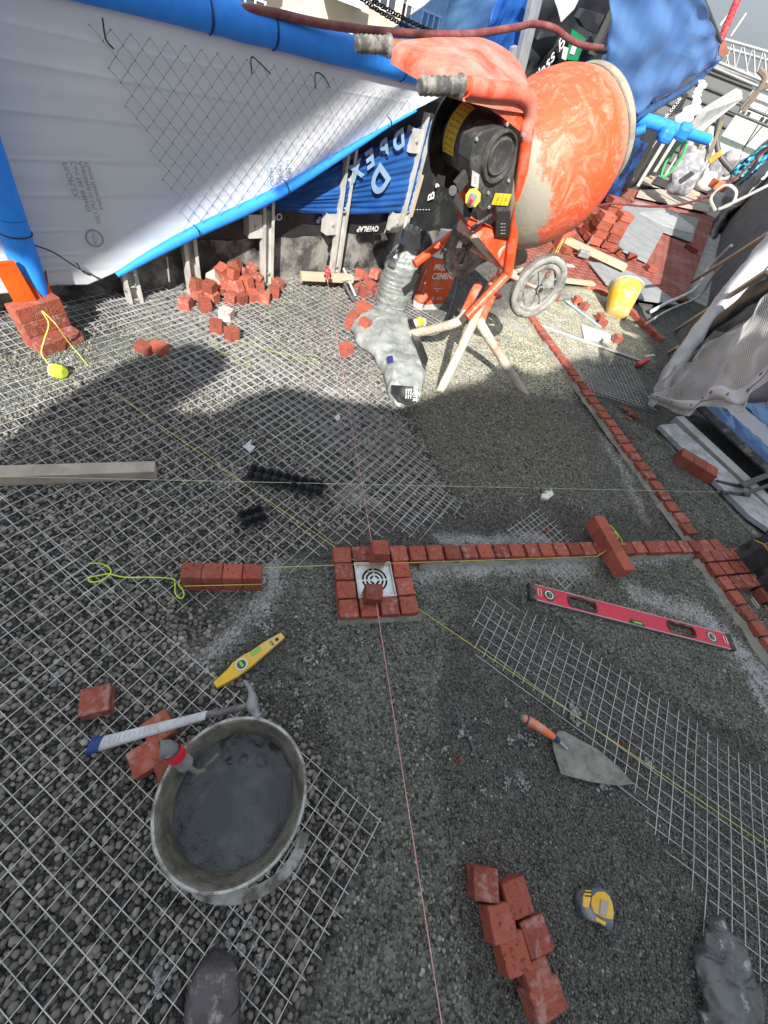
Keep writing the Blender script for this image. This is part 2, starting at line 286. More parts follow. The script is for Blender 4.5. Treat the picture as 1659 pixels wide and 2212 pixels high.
def ground_material():
    m = bpy.data.materials.new('granular_bed'); m.use_nodes = True; t = m.node_tree; N = t.nodes; L = t.links; p = N['Principled BSDF']
    tc = N.new('ShaderNodeTexCoord')
    def attr(n): a = N.new('ShaderNodeAttribute'); a.attribute_name = n; return a.outputs['Fac']
    def mix(f, a, b, mode='MIX'):
        x = N.new('ShaderNodeMix'); x.data_type = 'RGBA'; x.blend_type = mode
        if hasattr(f, 'links'): L.new(f, x.inputs[0])
        else: x.inputs[0].default_value = f
        for s, v in ((6, a), (7, b)):
            if hasattr(v, 'links'): L.new(v, x.inputs[s])
            else: x.inputs[s].default_value = (*v, 1)
        return x.outputs[2]
    v = N.new('ShaderNodeTexVoronoi'); v.inputs['Scale'].default_value = 140; L.new(tc.outputs['Object'], v.inputs['Vector'])
    n = N.new('ShaderNodeTexNoise'); n.inputs['Scale'].default_value = 9; n.inputs['Detail'].default_value = 8; L.new(tc.outputs['Object'], n.inputs['Vector'])
    sep = N.new('ShaderNodeSeparateColor'); L.new(v.outputs['Color'], sep.inputs[0])
    base = mix(attr('leca'), (.12, .12, .112), (.06, .06, .058))
    base = mix(attr('fine'), base, (.128, .135, .12)); base = mix(attr('pile'), base, (.17, .165, .13)); base = mix(attr('tan'), base, (.40, .385, .29))
    mr = N.new('ShaderNodeMapRange'); mr.inputs[3].default_value = .30; mr.inputs[4].default_value = 1.8; L.new(sep.outputs[0], mr.inputs[0])
    cx = N.new('ShaderNodeCombineColor'); [L.new(mr.outputs[0], cx.inputs[i]) for i in range(3)]
    base = mix(1., base, cx.outputs[0], 'MULTIPLY')
    mr2 = N.new('ShaderNodeMapRange'); mr2.inputs[1].default_value = .3; mr2.inputs[2].default_value = .7; mr2.inputs[3].default_value = .75; mr2.inputs[4].default_value = 1.25; L.new(n.outputs['Fac'], mr2.inputs[0])
    cy = N.new('ShaderNodeCombineColor'); [L.new(mr2.outputs[0], cy.inputs[i]) for i in range(3)]
    base = mix(1., base, cy.outputs[0], 'MULTIPLY')
    # dust settles grain by grain
    ad = N.new('ShaderNodeMath'); ad.operation = 'ADD'; L.new(attr('dust'), ad.inputs[0])
    mm = N.new('ShaderNodeMath'); mm.operation = 'MULTIPLY_ADD'; mm.inputs[1].default_value = .7; mm.inputs[2].default_value = -.55; L.new(sep.outputs[1], mm.inputs[0]); L.new(mm.outputs[0], ad.inputs[1])
    r = N.new('ShaderNodeMapRange'); r.inputs[1].default_value = .05; r.inputs[2].default_value = .55; L.new(ad.outputs[0], r.inputs[0])
    base = mix(r.outputs[0], base, (.46, .47, .49)); L.new(base, p.inputs['Base Color']); p.inputs['Roughness'].default_value = .93; p.inputs['Specular IOR Level'].default_value = .3
    b = N.new('ShaderNodeBump'); b.invert = True; b.inputs['Strength'].default_value = 1.; b.inputs['Distance'].default_value = .009; L.new(v.outputs['Distance'], b.inputs['Height']); L.new(b.outputs[0], p.inputs['Normal'])
    return m
def make_ground():
    x0, x1, y0, y1, d = -3.2, 3.4, -1.4, 6.4, .016
    xs = np.arange(x0, x1 + d, d); ys = np.arange(y0, y1 + d, d); X, Y = np.meshgrid(xs, ys); f = fields(X, Y); Z = height(X, Y, f)
    nx, ny = len(xs), len(ys); idx = np.arange(nx * ny).reshape(ny, nx)
    Q = np.stack([idx[:-1, :-1], idx[:-1, 1:], idx[1:, 1:], idx[1:, :-1]], -1).reshape(-1, 4)
    me = bpy.data.meshes.new('ground'); me.vertices.add(nx * ny); me.vertices.foreach_set('co', np.stack([X, Y, Z], -1).ravel().astype(np.float32))
    me.loops.add(Q.size); me.loops.foreach_set('vertex_index', Q.ravel().astype(np.int32)); me.polygons.add(len(Q)); me.polygons.foreach_set('loop_start', np.arange(0, Q.size, 4, dtype=np.int32)); me.polygons.foreach_set('loop_total', np.full(len(Q), 4, np.int32))
    me.polygons.foreach_set('use_smooth', np.ones(len(Q), bool)); me.update(); me.validate()
    for nme, a in zip(('leca', 'fine', 'pile', 'tan', 'dust'), f):
        at = me.attributes.new(nme, 'FLOAT', 'POINT'); at.data.foreach_set('value', a.ravel().astype(np.float32))
    me.materials.append(ground_material()); o = bpy.data.objects.new('ground', me); COL.objects.link(o); o['kind'] = 'structure'
    # the roof deck the bed lies on, reaching on along the passage
    dk = MB().slab([(-3.3, -3.5, -.06), (14, -3.5, -.06), (26, 45, -.06), (5, 45, -.06), (.1, 6.3, -.06), (-3.3, 1.0, -.06)], (0, 0, -.4)).build('roof_deck', concrete); dk['kind'] = 'structure'
def hexpts(s, box, keep):
    x0, x1, y0, y1 = box; xs = np.arange(x0, x1, s); ys = np.arange(y0, y1, s * .866); X, Y = np.meshgrid(xs, ys); X = X + (np.arange(len(ys)) % 2)[:, None] * s / 2
    X = (X + rng.normal(0, s * .17, X.shape)).ravel(); Y = (Y + rng.normal(0, s * .17, Y.shape)).ravel()
    f = fields(X, Y); k = rng.random(X.shape) < keep(X, Y, f); return X[k], Y[k], [a[k] for a in f]
def view_ok(X, Y):      # only where the photograph can see the ground (with a margin for a step aside)
    return (X > -1.75 - .12 * Y) & (X < 2.6) & (Y > -.75)
def gravel(name, X, Y, Z, S, T, label, col0, col1):
    n = len(X); me = bpy.data.meshes.new(name); me.vertices.add(n); me.vertices.foreach_set('co', np.stack([X, Y, Z], -1).ravel().astype(np.float32))
    a = me.attributes.new('siz', 'FLOAT_VECTOR', 'POINT'); a.data.foreach_set('vector', S.ravel().astype(np.float32))
    a = me.attributes.new('tint', 'FLOAT', 'POINT'); a.data.foreach_set('value', T.astype(np.float32))
    a = me.attributes.new('rt', 'FLOAT_VECTOR', 'POINT'); a.data.foreach_set('vector', (rng.random((n, 3)) * [.7, .7, 6.28]).ravel().astype(np.float32))
    o = bpy.data.objects.new(name, me); COL.objects.link(o); tag(o, label, 'gravel', kind='stuff')
    m = bpy.data.materials.new(name + '_stone'); m.use_nodes = True; t = m.node_tree; p = t.nodes['Principled BSDF']; at = t.nodes.new('ShaderNodeAttribute'); at.attribute_type = 'INSTANCER'; at.attribute_name = 'tint'
    rp = t.nodes.new('ShaderNodeValToRGB'); e = rp.color_ramp.elements; e[0].color = (*col0, 1); e[1].color = (.46, .46, .46, 1); e[1].position = 1.; q = e.new(.6); q.color = (*col1, 1)
    nz = t.nodes.new('ShaderNodeTexNoise'); nz.inputs['Scale'].default_value = 2.5; nz.inputs['Detail'].default_value = 6; tcx = t.nodes.new('ShaderNodeTexCoord'); t.links.new(tcx.outputs['Object'], nz.inputs['Vector'])
    mx = t.nodes.new('ShaderNodeMath'); mx.operation = 'MULTIPLY_ADD'; mx.inputs[1].default_value = .35; t.links.new(nz.outputs['Fac'], mx.inputs[0]); sb = t.nodes.new('ShaderNodeMath'); sb.operation = 'ADD'; sb.inputs[1].default_value = -.17
    t.links.new(at.outputs['Fac'], sb.inputs[0]); t.links.new(sb.outputs[0], mx.inputs[2]); t.links.new(mx.outputs[0], rp.inputs[0]); t.links.new(rp.outputs[0], p.inputs['Base Color']); p.inputs['Roughness'].default_value = .9; p.inputs['Specular IOR Level'].default_value = .3
    ng = bpy.data.node_groups.new(name, 'GeometryNodeTree'); ng.interface.new_socket('Geometry', in_out='INPUT', socket_type='NodeSocketGeometry'); ng.interface.new_socket('Geometry', in_out='OUTPUT', socket_type='NodeSocketGeometry')
    g = ng.nodes; l = ng.links; gi = g.new('NodeGroupInput'); go = g.new('NodeGroupOutput'); ico = g.new('GeometryNodeMeshIcoSphere'); ico.inputs['Radius'].default_value = .5; ico.inputs['Subdivisions'].default_value = 2
    sp = g.new('GeometryNodeSetPosition'); nn = g.new('ShaderNodeTexNoise'); nn.inputs['Scale'].default_value = 1.7; nn.inputs['Detail'].default_value = 1; sb2 = g.new('ShaderNodeVectorMath'); sb2.operation = 'SUBTRACT'; sb2.inputs[1].default_value = (.5, .5, .5); sc2 = g.new('ShaderNodeVectorMath'); sc2.operation = 'SCALE'; sc2.inputs['Scale'].default_value = .35
    l.new(ico.outputs[0], sp.inputs[0]); l.new(nn.outputs['Color'], sb2.inputs[0]); l.new(sb2.outputs[0], sc2.inputs[0]); l.new(sc2.outputs[0], sp.inputs['Offset'])
    ss = g.new('GeometryNodeSetShadeSmooth'); sm = g.new('GeometryNodeSetMaterial'); sm.inputs['Material'].default_value = m; l.new(sp.outputs[0], ss.inputs[0]); l.new(ss.outputs[0], sm.inputs[0])
    ip = g.new('GeometryNodeInstanceOnPoints'); l.new(gi.outputs[0], ip.inputs['Points']); l.new(sm.outputs[0], ip.inputs['Instance'])
    for nme, sock in (('siz', 'Scale'), ('rt', 'Rotation')):
        na = g.new('GeometryNodeInputNamedAttribute'); na.data_type = 'FLOAT_VECTOR'; na.inputs[0].default_value = nme
        if sock == 'Rotation':
            er = g.new('FunctionNodeEulerToRotation'); l.new(na.outputs[0], er.inputs[0]); l.new(er.outputs[0], ip.inputs[sock])
        else: l.new(na.outputs[0], ip.inputs[sock])
    l.new(ip.outputs[0], go.inputs[0]); md = o.modifiers.new('scatter', 'NODES'); md.node_group = ng; me.materials.append(m); return o
def make_gravel():
    BX = (-2.6, 2.7, -.8, 4.4)
    X, Y, f = hexpts(.0165, BX, lambda x, y, f: np.where(view_ok(x, y), np.clip(f[0] - f[1] * 1.2, 0, 1) * .97 * (.6 + .8 * fbm(x, y, 4) > .72), 0))
    n = len(X); d = rng.uniform(.0125, .0205, n) * (1 + .12 * (rng.random(n) > .9)); S = np.stack([d, d * rng.uniform(.75, 1, n), d * rng.uniform(.7, .95, n)], -1)
    T = np.clip(rng.normal(.25, .16, n) + .28 * (rng.random(n) > .95) + f[4] * .45, 0, 1); Z = height(X, Y, f) + d * rng.uniform(.05, .35, n)
    gravel('clay_pebble_bed', X, Y, Z, S, T, 'loose round grey clay pebbles spread under the wire mesh on the left', (.04, .04, .04), (.30, .28, .25))
    X, Y, f = hexpts(.0088, (-2.4, 2.6, -.75, 3.3), lambda x, y, f: np.where(view_ok(x, y), np.clip(1 - f[1] * 1.1 - f[2] - f[0] * .55 - f[3], 0, 1) * .9 + .10 * (1 - f[2]) * (f[1]) + .0, 0))
    n = len(X); d = rng.uniform(.0055, .0105, n); S = np.stack([d, d * rng.uniform(.7, 1, n), d * rng.uniform(.6, .9, n)], -1)
    T = np.clip(rng.normal(.28, .13, n) + .3 * (rng.random(n) > .96) + f[4] * .6, 0, 1); Z = height(X, Y, f) + d * rng.uniform(.0, .35, n)
    gravel('small_stone_bed', X, Y, Z, S, T, 'fine dark grey stones between the mortar and the wire mesh', (.04, .041, .042), (.20, .195, .18))
def make_grains():
    X, Y, f = hexpts(.0105, (-2.2, 2.6, -.75, 4.2), lambda x, y, f: np.where(view_ok(x, y), np.clip(f[2] * .95 + (f[1] * (1 - f[3])) * .5 * (fbm(x, y, 9) > .42), 0, .95), 0))
    n = len(X); d = rng.uniform(.006, .0135, n); S = np.stack([d, d * rng.uniform(.7, 1, n), d * rng.uniform(.6, .95, n)], -1)
    T = np.clip(rng.normal(.38, .17, n) + f[4] * .5 + f[3] * .25, 0, 1); Z = height(X, Y, f) + d * rng.uniform(-.15, .3, n)
    gravel('mortar_grains', X, Y, Z, S, T, 'coarse damp grains of dry-mixed mortar heaped below the mixer and round the drain', (.05, .05, .042), (.25, .245, .195))
make_ground(); make_gravel(); make_grains()
def gz(x, y):
    a = np.array([float(x)]); b = np.array([float(y)]); return float(height(a, b, fields(a, b))[0])
# mortar crumbs: a loose scatter nobody could count
def clump(mb, c, r, seed):
    for k in range(20):
        q = Vector(c) + Vector((rng.normal(0, r * .5), rng.normal(0, r * .5), abs(rng.normal(0, r * .25)))); rr = r * rng.uniform(.12, .34)
        v = []; fs = []
        for i in range(4):
            for j in range(6):
                a = 2 * math.pi * j / 6; b = math.pi * (i + .5) / 4; v.append(q + Vector((math.cos(a) * math.sin(b), math.sin(a) * math.sin(b), math.cos(b))) * rr * rng.uniform(.75, 1.2))
        for i in range(3):
            for j in range(6): fs.append((i * 6 + j, i * 6 + (j + 1) % 6, (i + 1) * 6 + (j + 1) % 6, (i + 1) * 6 + j))
        fs += [tuple(range(6)), tuple(range(18, 24))]; mb.add(v, fs)
crumb_m = mat('pale_mortar_crumb', (.38, .39, .39), .95, (.20,.20,.20), 60, bump=.6, bs=120)
mb = MB()
for (x, y, r) in [(695, 1410, .022), (665, 1430, .02), (560, 1340, .028), (575, 1360, .02), (430, 1740, .03), (1000, 1585, .022), (1235, 1530, .03), (1240, 1555, .025), (1090, 1690, .016), (1130, 1700, .02), (1140, 1600, .02), (530, 2000, .03), (460, 1880, .022), (1100, 1600, .015), (350, 2110, .028), (1400, 1650, .018), (740, 1430, .012), (120, 1470, .02), (640, 1560, .016), (560, 2080, .02), (1300, 1700, .02), (960, 1620, .012), (1090, 1520, .014), (600, 1480, .012), (1120, 1590, .012), (670, 1480, .012), (300, 1600, .014), (1180, 1060, .014), (1050, 1560, .012), (1040, 1710, .012), (1020, 1740, .010), (660, 1530, .014), (640, 1500, .012)]:
    p = G(x, y); clump(mb, (p.x, p.y, gz(p.x, p.y) + .006), r, 0)
tag(mb.build('mortar_crumbs', crumb_m, smooth=True), 'pale crumbly lumps of dry mortar scattered over the dark stones', 'mortar crumbs', kind='stuff')
mb = MB()
for (x, y, r) in [(985, 1640, .012), (1180, 1120, .0), (1340, 1605, .008), (1360, 1625, .008), (700, 725, .012), (520, 770, .0), (1070, 740, .016), (1210, 645, .012), (470, 700, .008), (680, 830, .01), (1110, 610, .02), (1090, 590, .02), (1060, 600, .02), (1130, 630, .02)]:
    if r:
        p = G(x, y); clump(mb, (p.x, p.y, gz(p.x, p.y) + .006), r, 0)
tag(mb.build('brick_chips', brick, smooth=False), 'small chips of broken red brick lying about the bed', 'brick chips', kind='stuff')
# ================================================================== WIRE MESH
def wires(name, org, ang, ux, uy, label, z0=.012, pitch=.0425, r=.00135, cut=None, seed=0, amp=.006):
    """one welded sheet: runs ux metres along ang from org and uy metres along ang+90"""
    e1 = Vector((math.cos(R(ang)), math.sin(R(ang)), 0)); e2 = Vector((-e1.y, e1.x, 0)); o = Vector((*org, 0)); mb = MB(); rs = np.random.default_rng(seed)
    def zz(p): return z0 + amp * mn.noise(Vector((p.x * 2.1, p.y * 2.1, seed))) + amp * .35 * mn.noise(Vector((p.x * 7, p.y * 7, seed))) 
    for (ea, eb, la, lb, dz) in ((e1, e2, ux, uy, 0), (e2, e1, uy, ux, r * 1.9)):
        k = 0
        while k * pitch <= lb + 1e-6:
            st = -rs.uniform(.004, .02); en = la + rs.uniform(.004, .02); n = max(2, int(la / .07)); pts = []; off = rs.normal(0, .0012); bow = rs.normal(0, .0015)
            for i in range(n + 1):
                s_ = st + (en - st) * i / n; p = o + ea * s_ + eb * (k * pitch + off + bow * math.sin(3 * s_)); pts.append(p)
            run = []
            for p in pts:
                if cut is None or cut(p): run.append(p + Vector((0, 0, zz(p) + dz)))
                else:
                    if len(run) > 1: mb.tube(run, r, 4, cap=False)
                    run = []
            if len(run) > 1: mb.tube(run, r, 4, cap=False)
            k += 1
    o = mb.build(name, wire_m, smooth=True); return tag(o, label, 'wire mesh', 'galvanised mesh sheets laid on the bed')
def inD(poly):
    P = [tuple(G(*p)[:2]) for p in poly]
    return lambda p: bool(inpoly(np.array([p.x]), np.array([p.y]), P)[0])
def rect(name, corner, ang, ux, uy, label, **k): return wires(name, corner, ang, ux, uy, label, **k)
e = lambda a: Vector((math.cos(R(a)), math.sin(R(a)), 0))
# nearest sheet: right corner at the edge of the mortar beside the bucket
c0 = Vector((.32, .035, 0)) + e(-15.5 + 180) * 2.3 + e(-15.5 - 90) * .98
rect('welded_wire_mesh', c0[:2], -15.5, 2.3, 1.02, 'nearest sheet of welded mesh, under the mortar bucket and boot', z0=.016, seed=1, pitch=.0425)
c2 = Vector((-.10, .10, 0)) + e(-18 + 180) * 2.35
rect('welded_wire_mesh', c2[:2], -18, 2.7, 1.60, 'large sheet of welded mesh crossing the shadow edge beneath the square timber and black strips', z0=.014, seed=3, cut=inD([(-600, 700), (330, 640), (900, 700), (1010, 1120), (700, 1200), (560, 1290), (460, 1330), (-600, 1330)]))
c3 = Vector((-2.0, 1.72, 0))
rect('welded_wire_mesh', c3[:2], -17, 2.9, 1.85, 'far sheet of welded mesh in the sun, around the cut brick heap and mixer legs', z0=.017, seed=4, cut=inD([(-300, 640), (330, 630), (640, 600), (900, 570), (1000, 700), (1120, 830), (960, 870), (930, 960), (1000, 1090), (900, 1200), (400, 900), (250, 800), (200, 760), (-300, 900)]))
c4 = Vector((.56, .985, 0)) + e(-15.5 - 90) * .62
rect('welded_wire_mesh', c4[:2], -15.5, 1.9, .62, 'sheet of welded mesh running diagonally below the red level and trowel', z0=.009, amp=.014, seed=5, cut=inD([(1000, 1270), (1120, 1300), (1300, 1400), (1700, 1690), (1700, 2230), (1500, 2230), (1480, 1900), (1300, 1680), (1180, 1540), (1020, 1420)]))
rect('welded_wire_mesh', G(1095, 1150)[:2], -34, .36, .26, 'small scrap of welded mesh poking out between the white chip and brick row', z0=.020, seed=6, pitch=.03)
rect('welded_wire_mesh', G(1262, 850)[:2], 12, .50, .30, 'small patch of welded mesh lying beside the broken red brick near the net', z0=.022, seed=7, pitch=.034)
rect('welded_wire_mesh', G(1252, 838)[:2], 10, .62, .62, 'patch of welded mesh under the long metal rod', z0=.017, seed=8, pitch=.036)
# ================================================================== BRICKS
def brick_mesh(name, sx, sy, sz, m, seed, cuts=0):
    mb = MB(); mb.box((0, 0, sz / 2), (sx, sy, sz)); me = bpy.data.meshes.new(name); me.from_pydata(mb.v, [], mb.f)
    bm = bmesh.new(); bm.from_mesh(me); bmesh.ops.recalc_face_normals(bm, faces=bm.faces)
    bmesh.ops.bevel(bm, geom=bm.edges[:], offset=.0022, segments=1, affect='EDGES'); bmesh.ops.subdivide_edges(bm, edges=[x for x in bm.edges if x.calc_length() > .02], cuts=4, use_grid_fill=True)
    for v in bm.verts:
        q = v.co * 40 + Vector((seed * 9, 0, 0)); v.co += Vector((mn.noise(q), mn.noise(q + Vector((5, 0, 0))), mn.noise(q + Vector((0, 9, 0))))) * .0019
    for f_ in bm.faces: f_.smooth = True
    for e_ in bm.edges:
        if len(e_.link_faces) == 2 and e_.calc_face_angle(0) > .5: e_.smooth = False
    bm.to_mesh(me); bm.free(); me.materials.append(m); return me
S = .0715
CUBE = [brick_mesh('cube', S * .965, S * .965, .062, brick if i % 2 else brick_dusty, i) for i in range(6)]
CUBEP = brick_mesh('cube', S, S, .062, brick_pale, 9)
HALF = [brick_mesh('half', .062, .066, .07, brick, 10 + i) for i in range(3)]
LONG = [brick_mesh('long', .066, .135, .066, brick, 20 + i) for i in range(3)]
FAR = [brick_mesh('far', .075, .10, .06, brick, 30 + i) for i in range(2)]
def put(me, x, y, z, rz, label, group=None, name='cut_brick', tilt=(0, 0), sc_=None):
    o = bpy.data.objects.new(name, me); COL.objects.link(o); o.location = (x, y, z); o.rotation_euler = (tilt[0], tilt[1], rz)
    if sc_: o.scale = sc_
    return tag(o, label, 'brick', group)
# drain surround, 4 x 4 ring round the grate (row direction at 27 deg)
RA = R(27.6); er = Vector((math.cos(RA), math.sin(RA), 0)); eu = Vector((-er.y, er.x, 0))
O0 = Vector((-.001, .568, 0)) + er * .035 + eu * .03
ringname = {(0, 0): 'near left corner', (1, 0): 'near side, second from the left', (2, 0): 'near side, third from the left', (3, 0): 'near right corner', (0, 1): 'left side, second from the front', (0, 2): 'left side, third from the front', (3, 1): 'right side, second from the front', (3, 2): 'right side, third from the front', (0, 3): 'far left corner'}
P = .0775
for (i, j), nm in ringname.items():
    p = O0 + er * (i * P) + eu * (j * .0745); put(CUBE[(i * 3 + j) % 6], p.x, p.y, .002, RA + rng.normal(0, .03), 'brick in the ring round the drain, ' + nm, 'bricks set round the drain')
# row to the right of the drain
NR = 26; rowP = .0805
for i in range(NR):
    p = O0 + eu * .2235 + er * (P + i * rowP + (.0 if i < 20 else -.01)); i0 = i
    put(CUBE[(i * 5) % 6], p.x, p.y, .002, RA + rng.normal(0, .025), 'brick in the row from drain to tool bag, %s from the drain' % ordw(i), 'bricks in the row leading to the tool bag', tilt=(rng.normal(0, .02), rng.normal(0, .02)))
# long line from the mixer down to the right edge
A0 = G(1146, 688, .03); A1 = G(1500, 1170, .03); A2 = G(1519, 1212, .02); A3 = G(1690, 1452, .02)
n1 = 29; LA = math.atan2((A1 - A0).y, (A1 - A0).x)
for i in range(n1):
    p = A0.lerp(A1, (i + .1) / n1); put(CUBE[(i * 7 + 1) % 6], p.x + rng.normal(0, .002), p.y, -.008, LA + rng.normal(0, .03), 'brick in the long diagonal line, %s from the mixer wheel end' % ordw(i), 'bricks in the long line above the tool bag', tilt=(rng.normal(0, .035), rng.normal(0, .035)), sc_=(.98, 1.12, 1))
dl = (A1 - A0).normalized(); dn = Vector((-dl.y, dl.x, 0)); B0 = Vector((1.668, 1.658, 0))
for i in range(9):
    p = B0 + dl * (i * .079); put(CUBE[(i * 5 + 2) % 6], p.x, p.y, .002, LA + rng.normal(0, .03), 'brick in the line running to the right edge, %s below the crossing row' % ordw(i), 'bricks in the line below the tool bag')
for i in range(4):
    for j in (1, 2, 3):
        p = B0 + dl * (i * .079) + dn * (.079 * j)
        if i == 3 and j < 3: continue
        put(CUBE[(i + j * 2) % 6], p.x, p.y, .002, LA + rng.normal(0, .03), 'brick in the small panel by the tool bag, %s down, %s across' % (ordw(i), ordw(j - 1)), 'bricks laid beside the tool bag')
# mortar haunching along the laid bricks
hm = mat('haunch_mortar', (.30, .30, .26), .95, (.22,.22,.19), 14, bump=.6, bs=70)
def haunch(a, b, off, lab):
    mb = MB(); d = (b - a).normalized(); nn = Vector((-d.y, d.x, 0)) * off
    def fn(u, v):
        p = a.lerp(b, u) + nn * v * (1 + .5 * mn.noise(Vector((u * 30, 3, off * 50)))); p.z = .030 * (1 - v) ** 1.1 + .012 + .004 * mn.noise(p * 50); return p
    mb.grid(fn, max(8, int((b - a).length / .02)), 5); tag(mb.build('mortar_haunching', hm, smooth=True), lab, 'mortar')
haunch(O0 + eu * .195 + er * .33, O0 + eu * .195 + er * 2.02, -.024, 'strip of grey mortar smoothed along the near side of the row to the tool bag')
haunch(A0 - dn * .03, A1 - dn * .03, -.026, 'strip of grey mortar along the left side of the long diagonal line')
haunch(B0 - dn * .03, B0 + dl * .75 - dn * .03, -.030, 'strip of grey mortar beside the bricks running to the right edge')
haunch(O0 - eu * .03 - er * .04, O0 - eu * .03 + er * .29, -.02, 'grey mortar along the near edge of the drain surround')
# loose bricks
q = G(397, 1281); q2 = G(565, 1282); dd = (q2 - q).normalized(); L4 = (q2 - q).length / 4; a4 = math.atan2(dd.y, dd.x)
for i in range(4):
    c = q + dd * (L4 * (i + .5)) + Vector((-dd.y, dd.x, 0)) * .034
    put(HALF[i % 3], c.x, c.y, .004, a4, 'half brick in the block of four left of the drain, %s from left' % ordw(i), 'four half bricks set together left of the drain', 'half_brick', sc_=(L4 / .0635, .88, 1.48))
def at(me, px, py, rz, label, group=None, name='cut_brick', z=0.006, tilt=(0, 0), sc_=None, h=None):
    p = G(px, py, z if h is None else h); return put(me, p.x, p.y, z, R(rz), label, group, name, tilt, sc_)
at(CUBE[1], 812, 1206, 25, 'brick standing on the row just behind the drain, holding the pink string', z=.045, sc_=(.95, .95, 1.45))
at(CUBE[3], 801, 1293, 20, 'single loose red brick resting on the steel drain grate', z=.058, sc_=(.9, .9, 1.05))
p = G(1345, 1228, .02); aa = R(-63)
for i in range(4):
    c = G(1296, 1138, .10).lerp(G(1338, 1212, .10), (i + .1) / 3.0); put(LONG[i % 3], c.x, c.y, .052, aa + R(92), 'brick in the stack lying across the row, %s from its far end' % ordw(i), 'bricks strung together across the row', 'half_brick', sc_=(.98, .80, 1.15))
q = G(1455, 1000, .0); q2 = G(1522, 1040, .0); dd = (q2 - q).normalized()
for i in range(3):
    c = G(1465, 990, .03).lerp(G(1530, 1030, .03), (i + .3) / 2.6); put(LONG[i], c.x, c.y, .012, math.atan2(dd.y, dd.x), 'loose red brick beside the concrete step, %s from its upper end' % ordw(i), 'three bricks together by the concrete step', 'loose_brick', sc_=(1.25, .82, 1.1))
at(CUBE[0], 218, 1520, 35, 'single loose red brick on the mesh above the hammer handle', z=.008, sc_=(1.05, 1.05, .95))
at(CUBE[4], 350, 1580, 60, 'red brick lying under the white taped hammer handle', z=.006)
at(CUBE[2], 325, 1640, 55, 'red brick between the hammer and the trowel handle in the bucket', z=.006, sc_=(1.1, 1.0, 1))
at(CUBE[5], 372, 1650, 55, 'red brick half hidden by the left rim of the bucket', z=.006)
for px, py, rz, lab, sx in ((1040, 1905, 2, 'topmost brick of the loose pile at the bottom right, white edge on its left', (1, 1, 1)), (1105, 1935, 20, 'tilted brick on the right of the upper pile, beside the topmost one', (1, 1.1, 1)), (1072, 1990, 14, 'brick below the topmost one on the left side of the bottom right pile', (1, 1.05, 1)),
    (1150, 2015, 22, 'brick on the right of the pile, level with the tape measure tip', (1, 1, 1)), (1100, 2055, 20, 'brick in the middle left of the bottom right pile', (1, 1.05, 1)), (1150, 2110, 24, 'widest brick, upper of the two at the lower end of the bottom right pile', (1.05, 1, 1)), (1165, 2150, 24, 'lowest brick of the loose pile at the bottom right', (1.3, .85, 1))):
    at(CUBE[(px // 7) % 6], px, py, rz + 10, lab, 'loose bricks in the pile at the bottom right', 'loose_brick', z=.008, sc_=sx, h=.03, tilt=(rng.normal(0, .06), rng.normal(0, .06)))
at(LONG[0], 315, 762, 95, 'left one of two red bricks lying in the big shadow on the mesh', 'pair of bricks on the mesh', 'loose_brick', sc_=(.9, .55, .8)); at(LONG[1], 345, 762, 95, 'right one of two red bricks lying in the big shadow on the mesh', 'pair of bricks on the mesh', 'loose_brick', sc_=(.9, .55, .8))
at(CUBE[1], 468, 716, 30, 'sunlit brick in front of the heap, the left of two apart from it', z=.006); at(CUBE[3], 502, 735, 60, 'sunlit brick at the end of the tangled lime string', z=.006, sc_=(.95, .95, 1.2))
at(CUBE[5], 746, 765, 60, 'small sunlit brick left of the crumpled bag, nearest the pink string', z=.006, sc_=(1, .95, 1.1))
at(CUBEP, 490, 690, 10, 'brick coated in pale mortar in front of the heap', z=.006)
# heap by the wall
heap = [(403, 668, 0), (444, 672, 0), (430, 648, 0), (460, 655, 0), (500, 655, 0), (475, 640, 0), (520, 655, 0), (545, 650, 0), (572, 655, 0), (560, 630, 0), (592, 642, 0), (600, 625, 0),
        (425, 628, .05), (455, 632, .055), (488, 625, .055), (515, 632, .05), (535, 622, .05), (470, 612, .06), (500, 605, .09), (523, 602, .06), (548, 610, .04), (455, 590, .05), (515, 588, .10), (540, 592, .07), (485, 596, .10)]
heap.sort()
for i, (px, py, z) in enumerate(heap):
    k = CUBEP if i in (7,) else CUBE[(i * 5) % 6]
    at(k, px, py, rng.uniform(0, 90), 'cut brick %s the heap by the wall, %s from its left end' % ('low in' if z == 0 else 'on', ordw(i)) if i != 7 else 'whitened brick amid the heap of cut bricks by the wall', 'cut bricks heaped by the wall', z=.004 + z, tilt=(rng.normal(0, .25 if z else .04), rng.normal(0, .25 if z else .04)), sc_=(.95, .95, 1.08))
for i, (px, py, z) in enumerate([(768, 622, 0), (782, 640, 0), (790, 610, 0), (800, 628, .0), (808, 600, .05), (775, 600, .03), (815, 645, 0)]):
    at(CUBE[i % 6], px, py, 20 + 17 * i, 'cut brick beside the upright grit bag, %s from the left of the small group' % ordw(i), 'cut bricks left of the upright bag', z=.004 + z, tilt=(0, .1 * (i % 3)))
for i in range(5):
    at(CUBE[i], 682 + 16 * i, 612, 28, 'red brick under the clamped timber by the steel channel, %s from the left' % ordw(i), 'bricks under the clamped timber', z=.004)
# long bricks by the crumpled bag
at(LONG[2], 795, 690, 70, 'long red brick lying behind the crumpled empty bag', z=.006, sc_=(1.2, 1.5, 1.3)); at(LONG[1], 758, 705, 5, 'red brick leaning beside the tall one at the crumpled bag', z=.006, sc_=(1, .9, 1.2)); at(LONG[0], 781, 735, 75, 'tall red brick standing on end against the crumpled bag', z=.0, sc_=(.85, .5, 2.2), tilt=(0, 0))
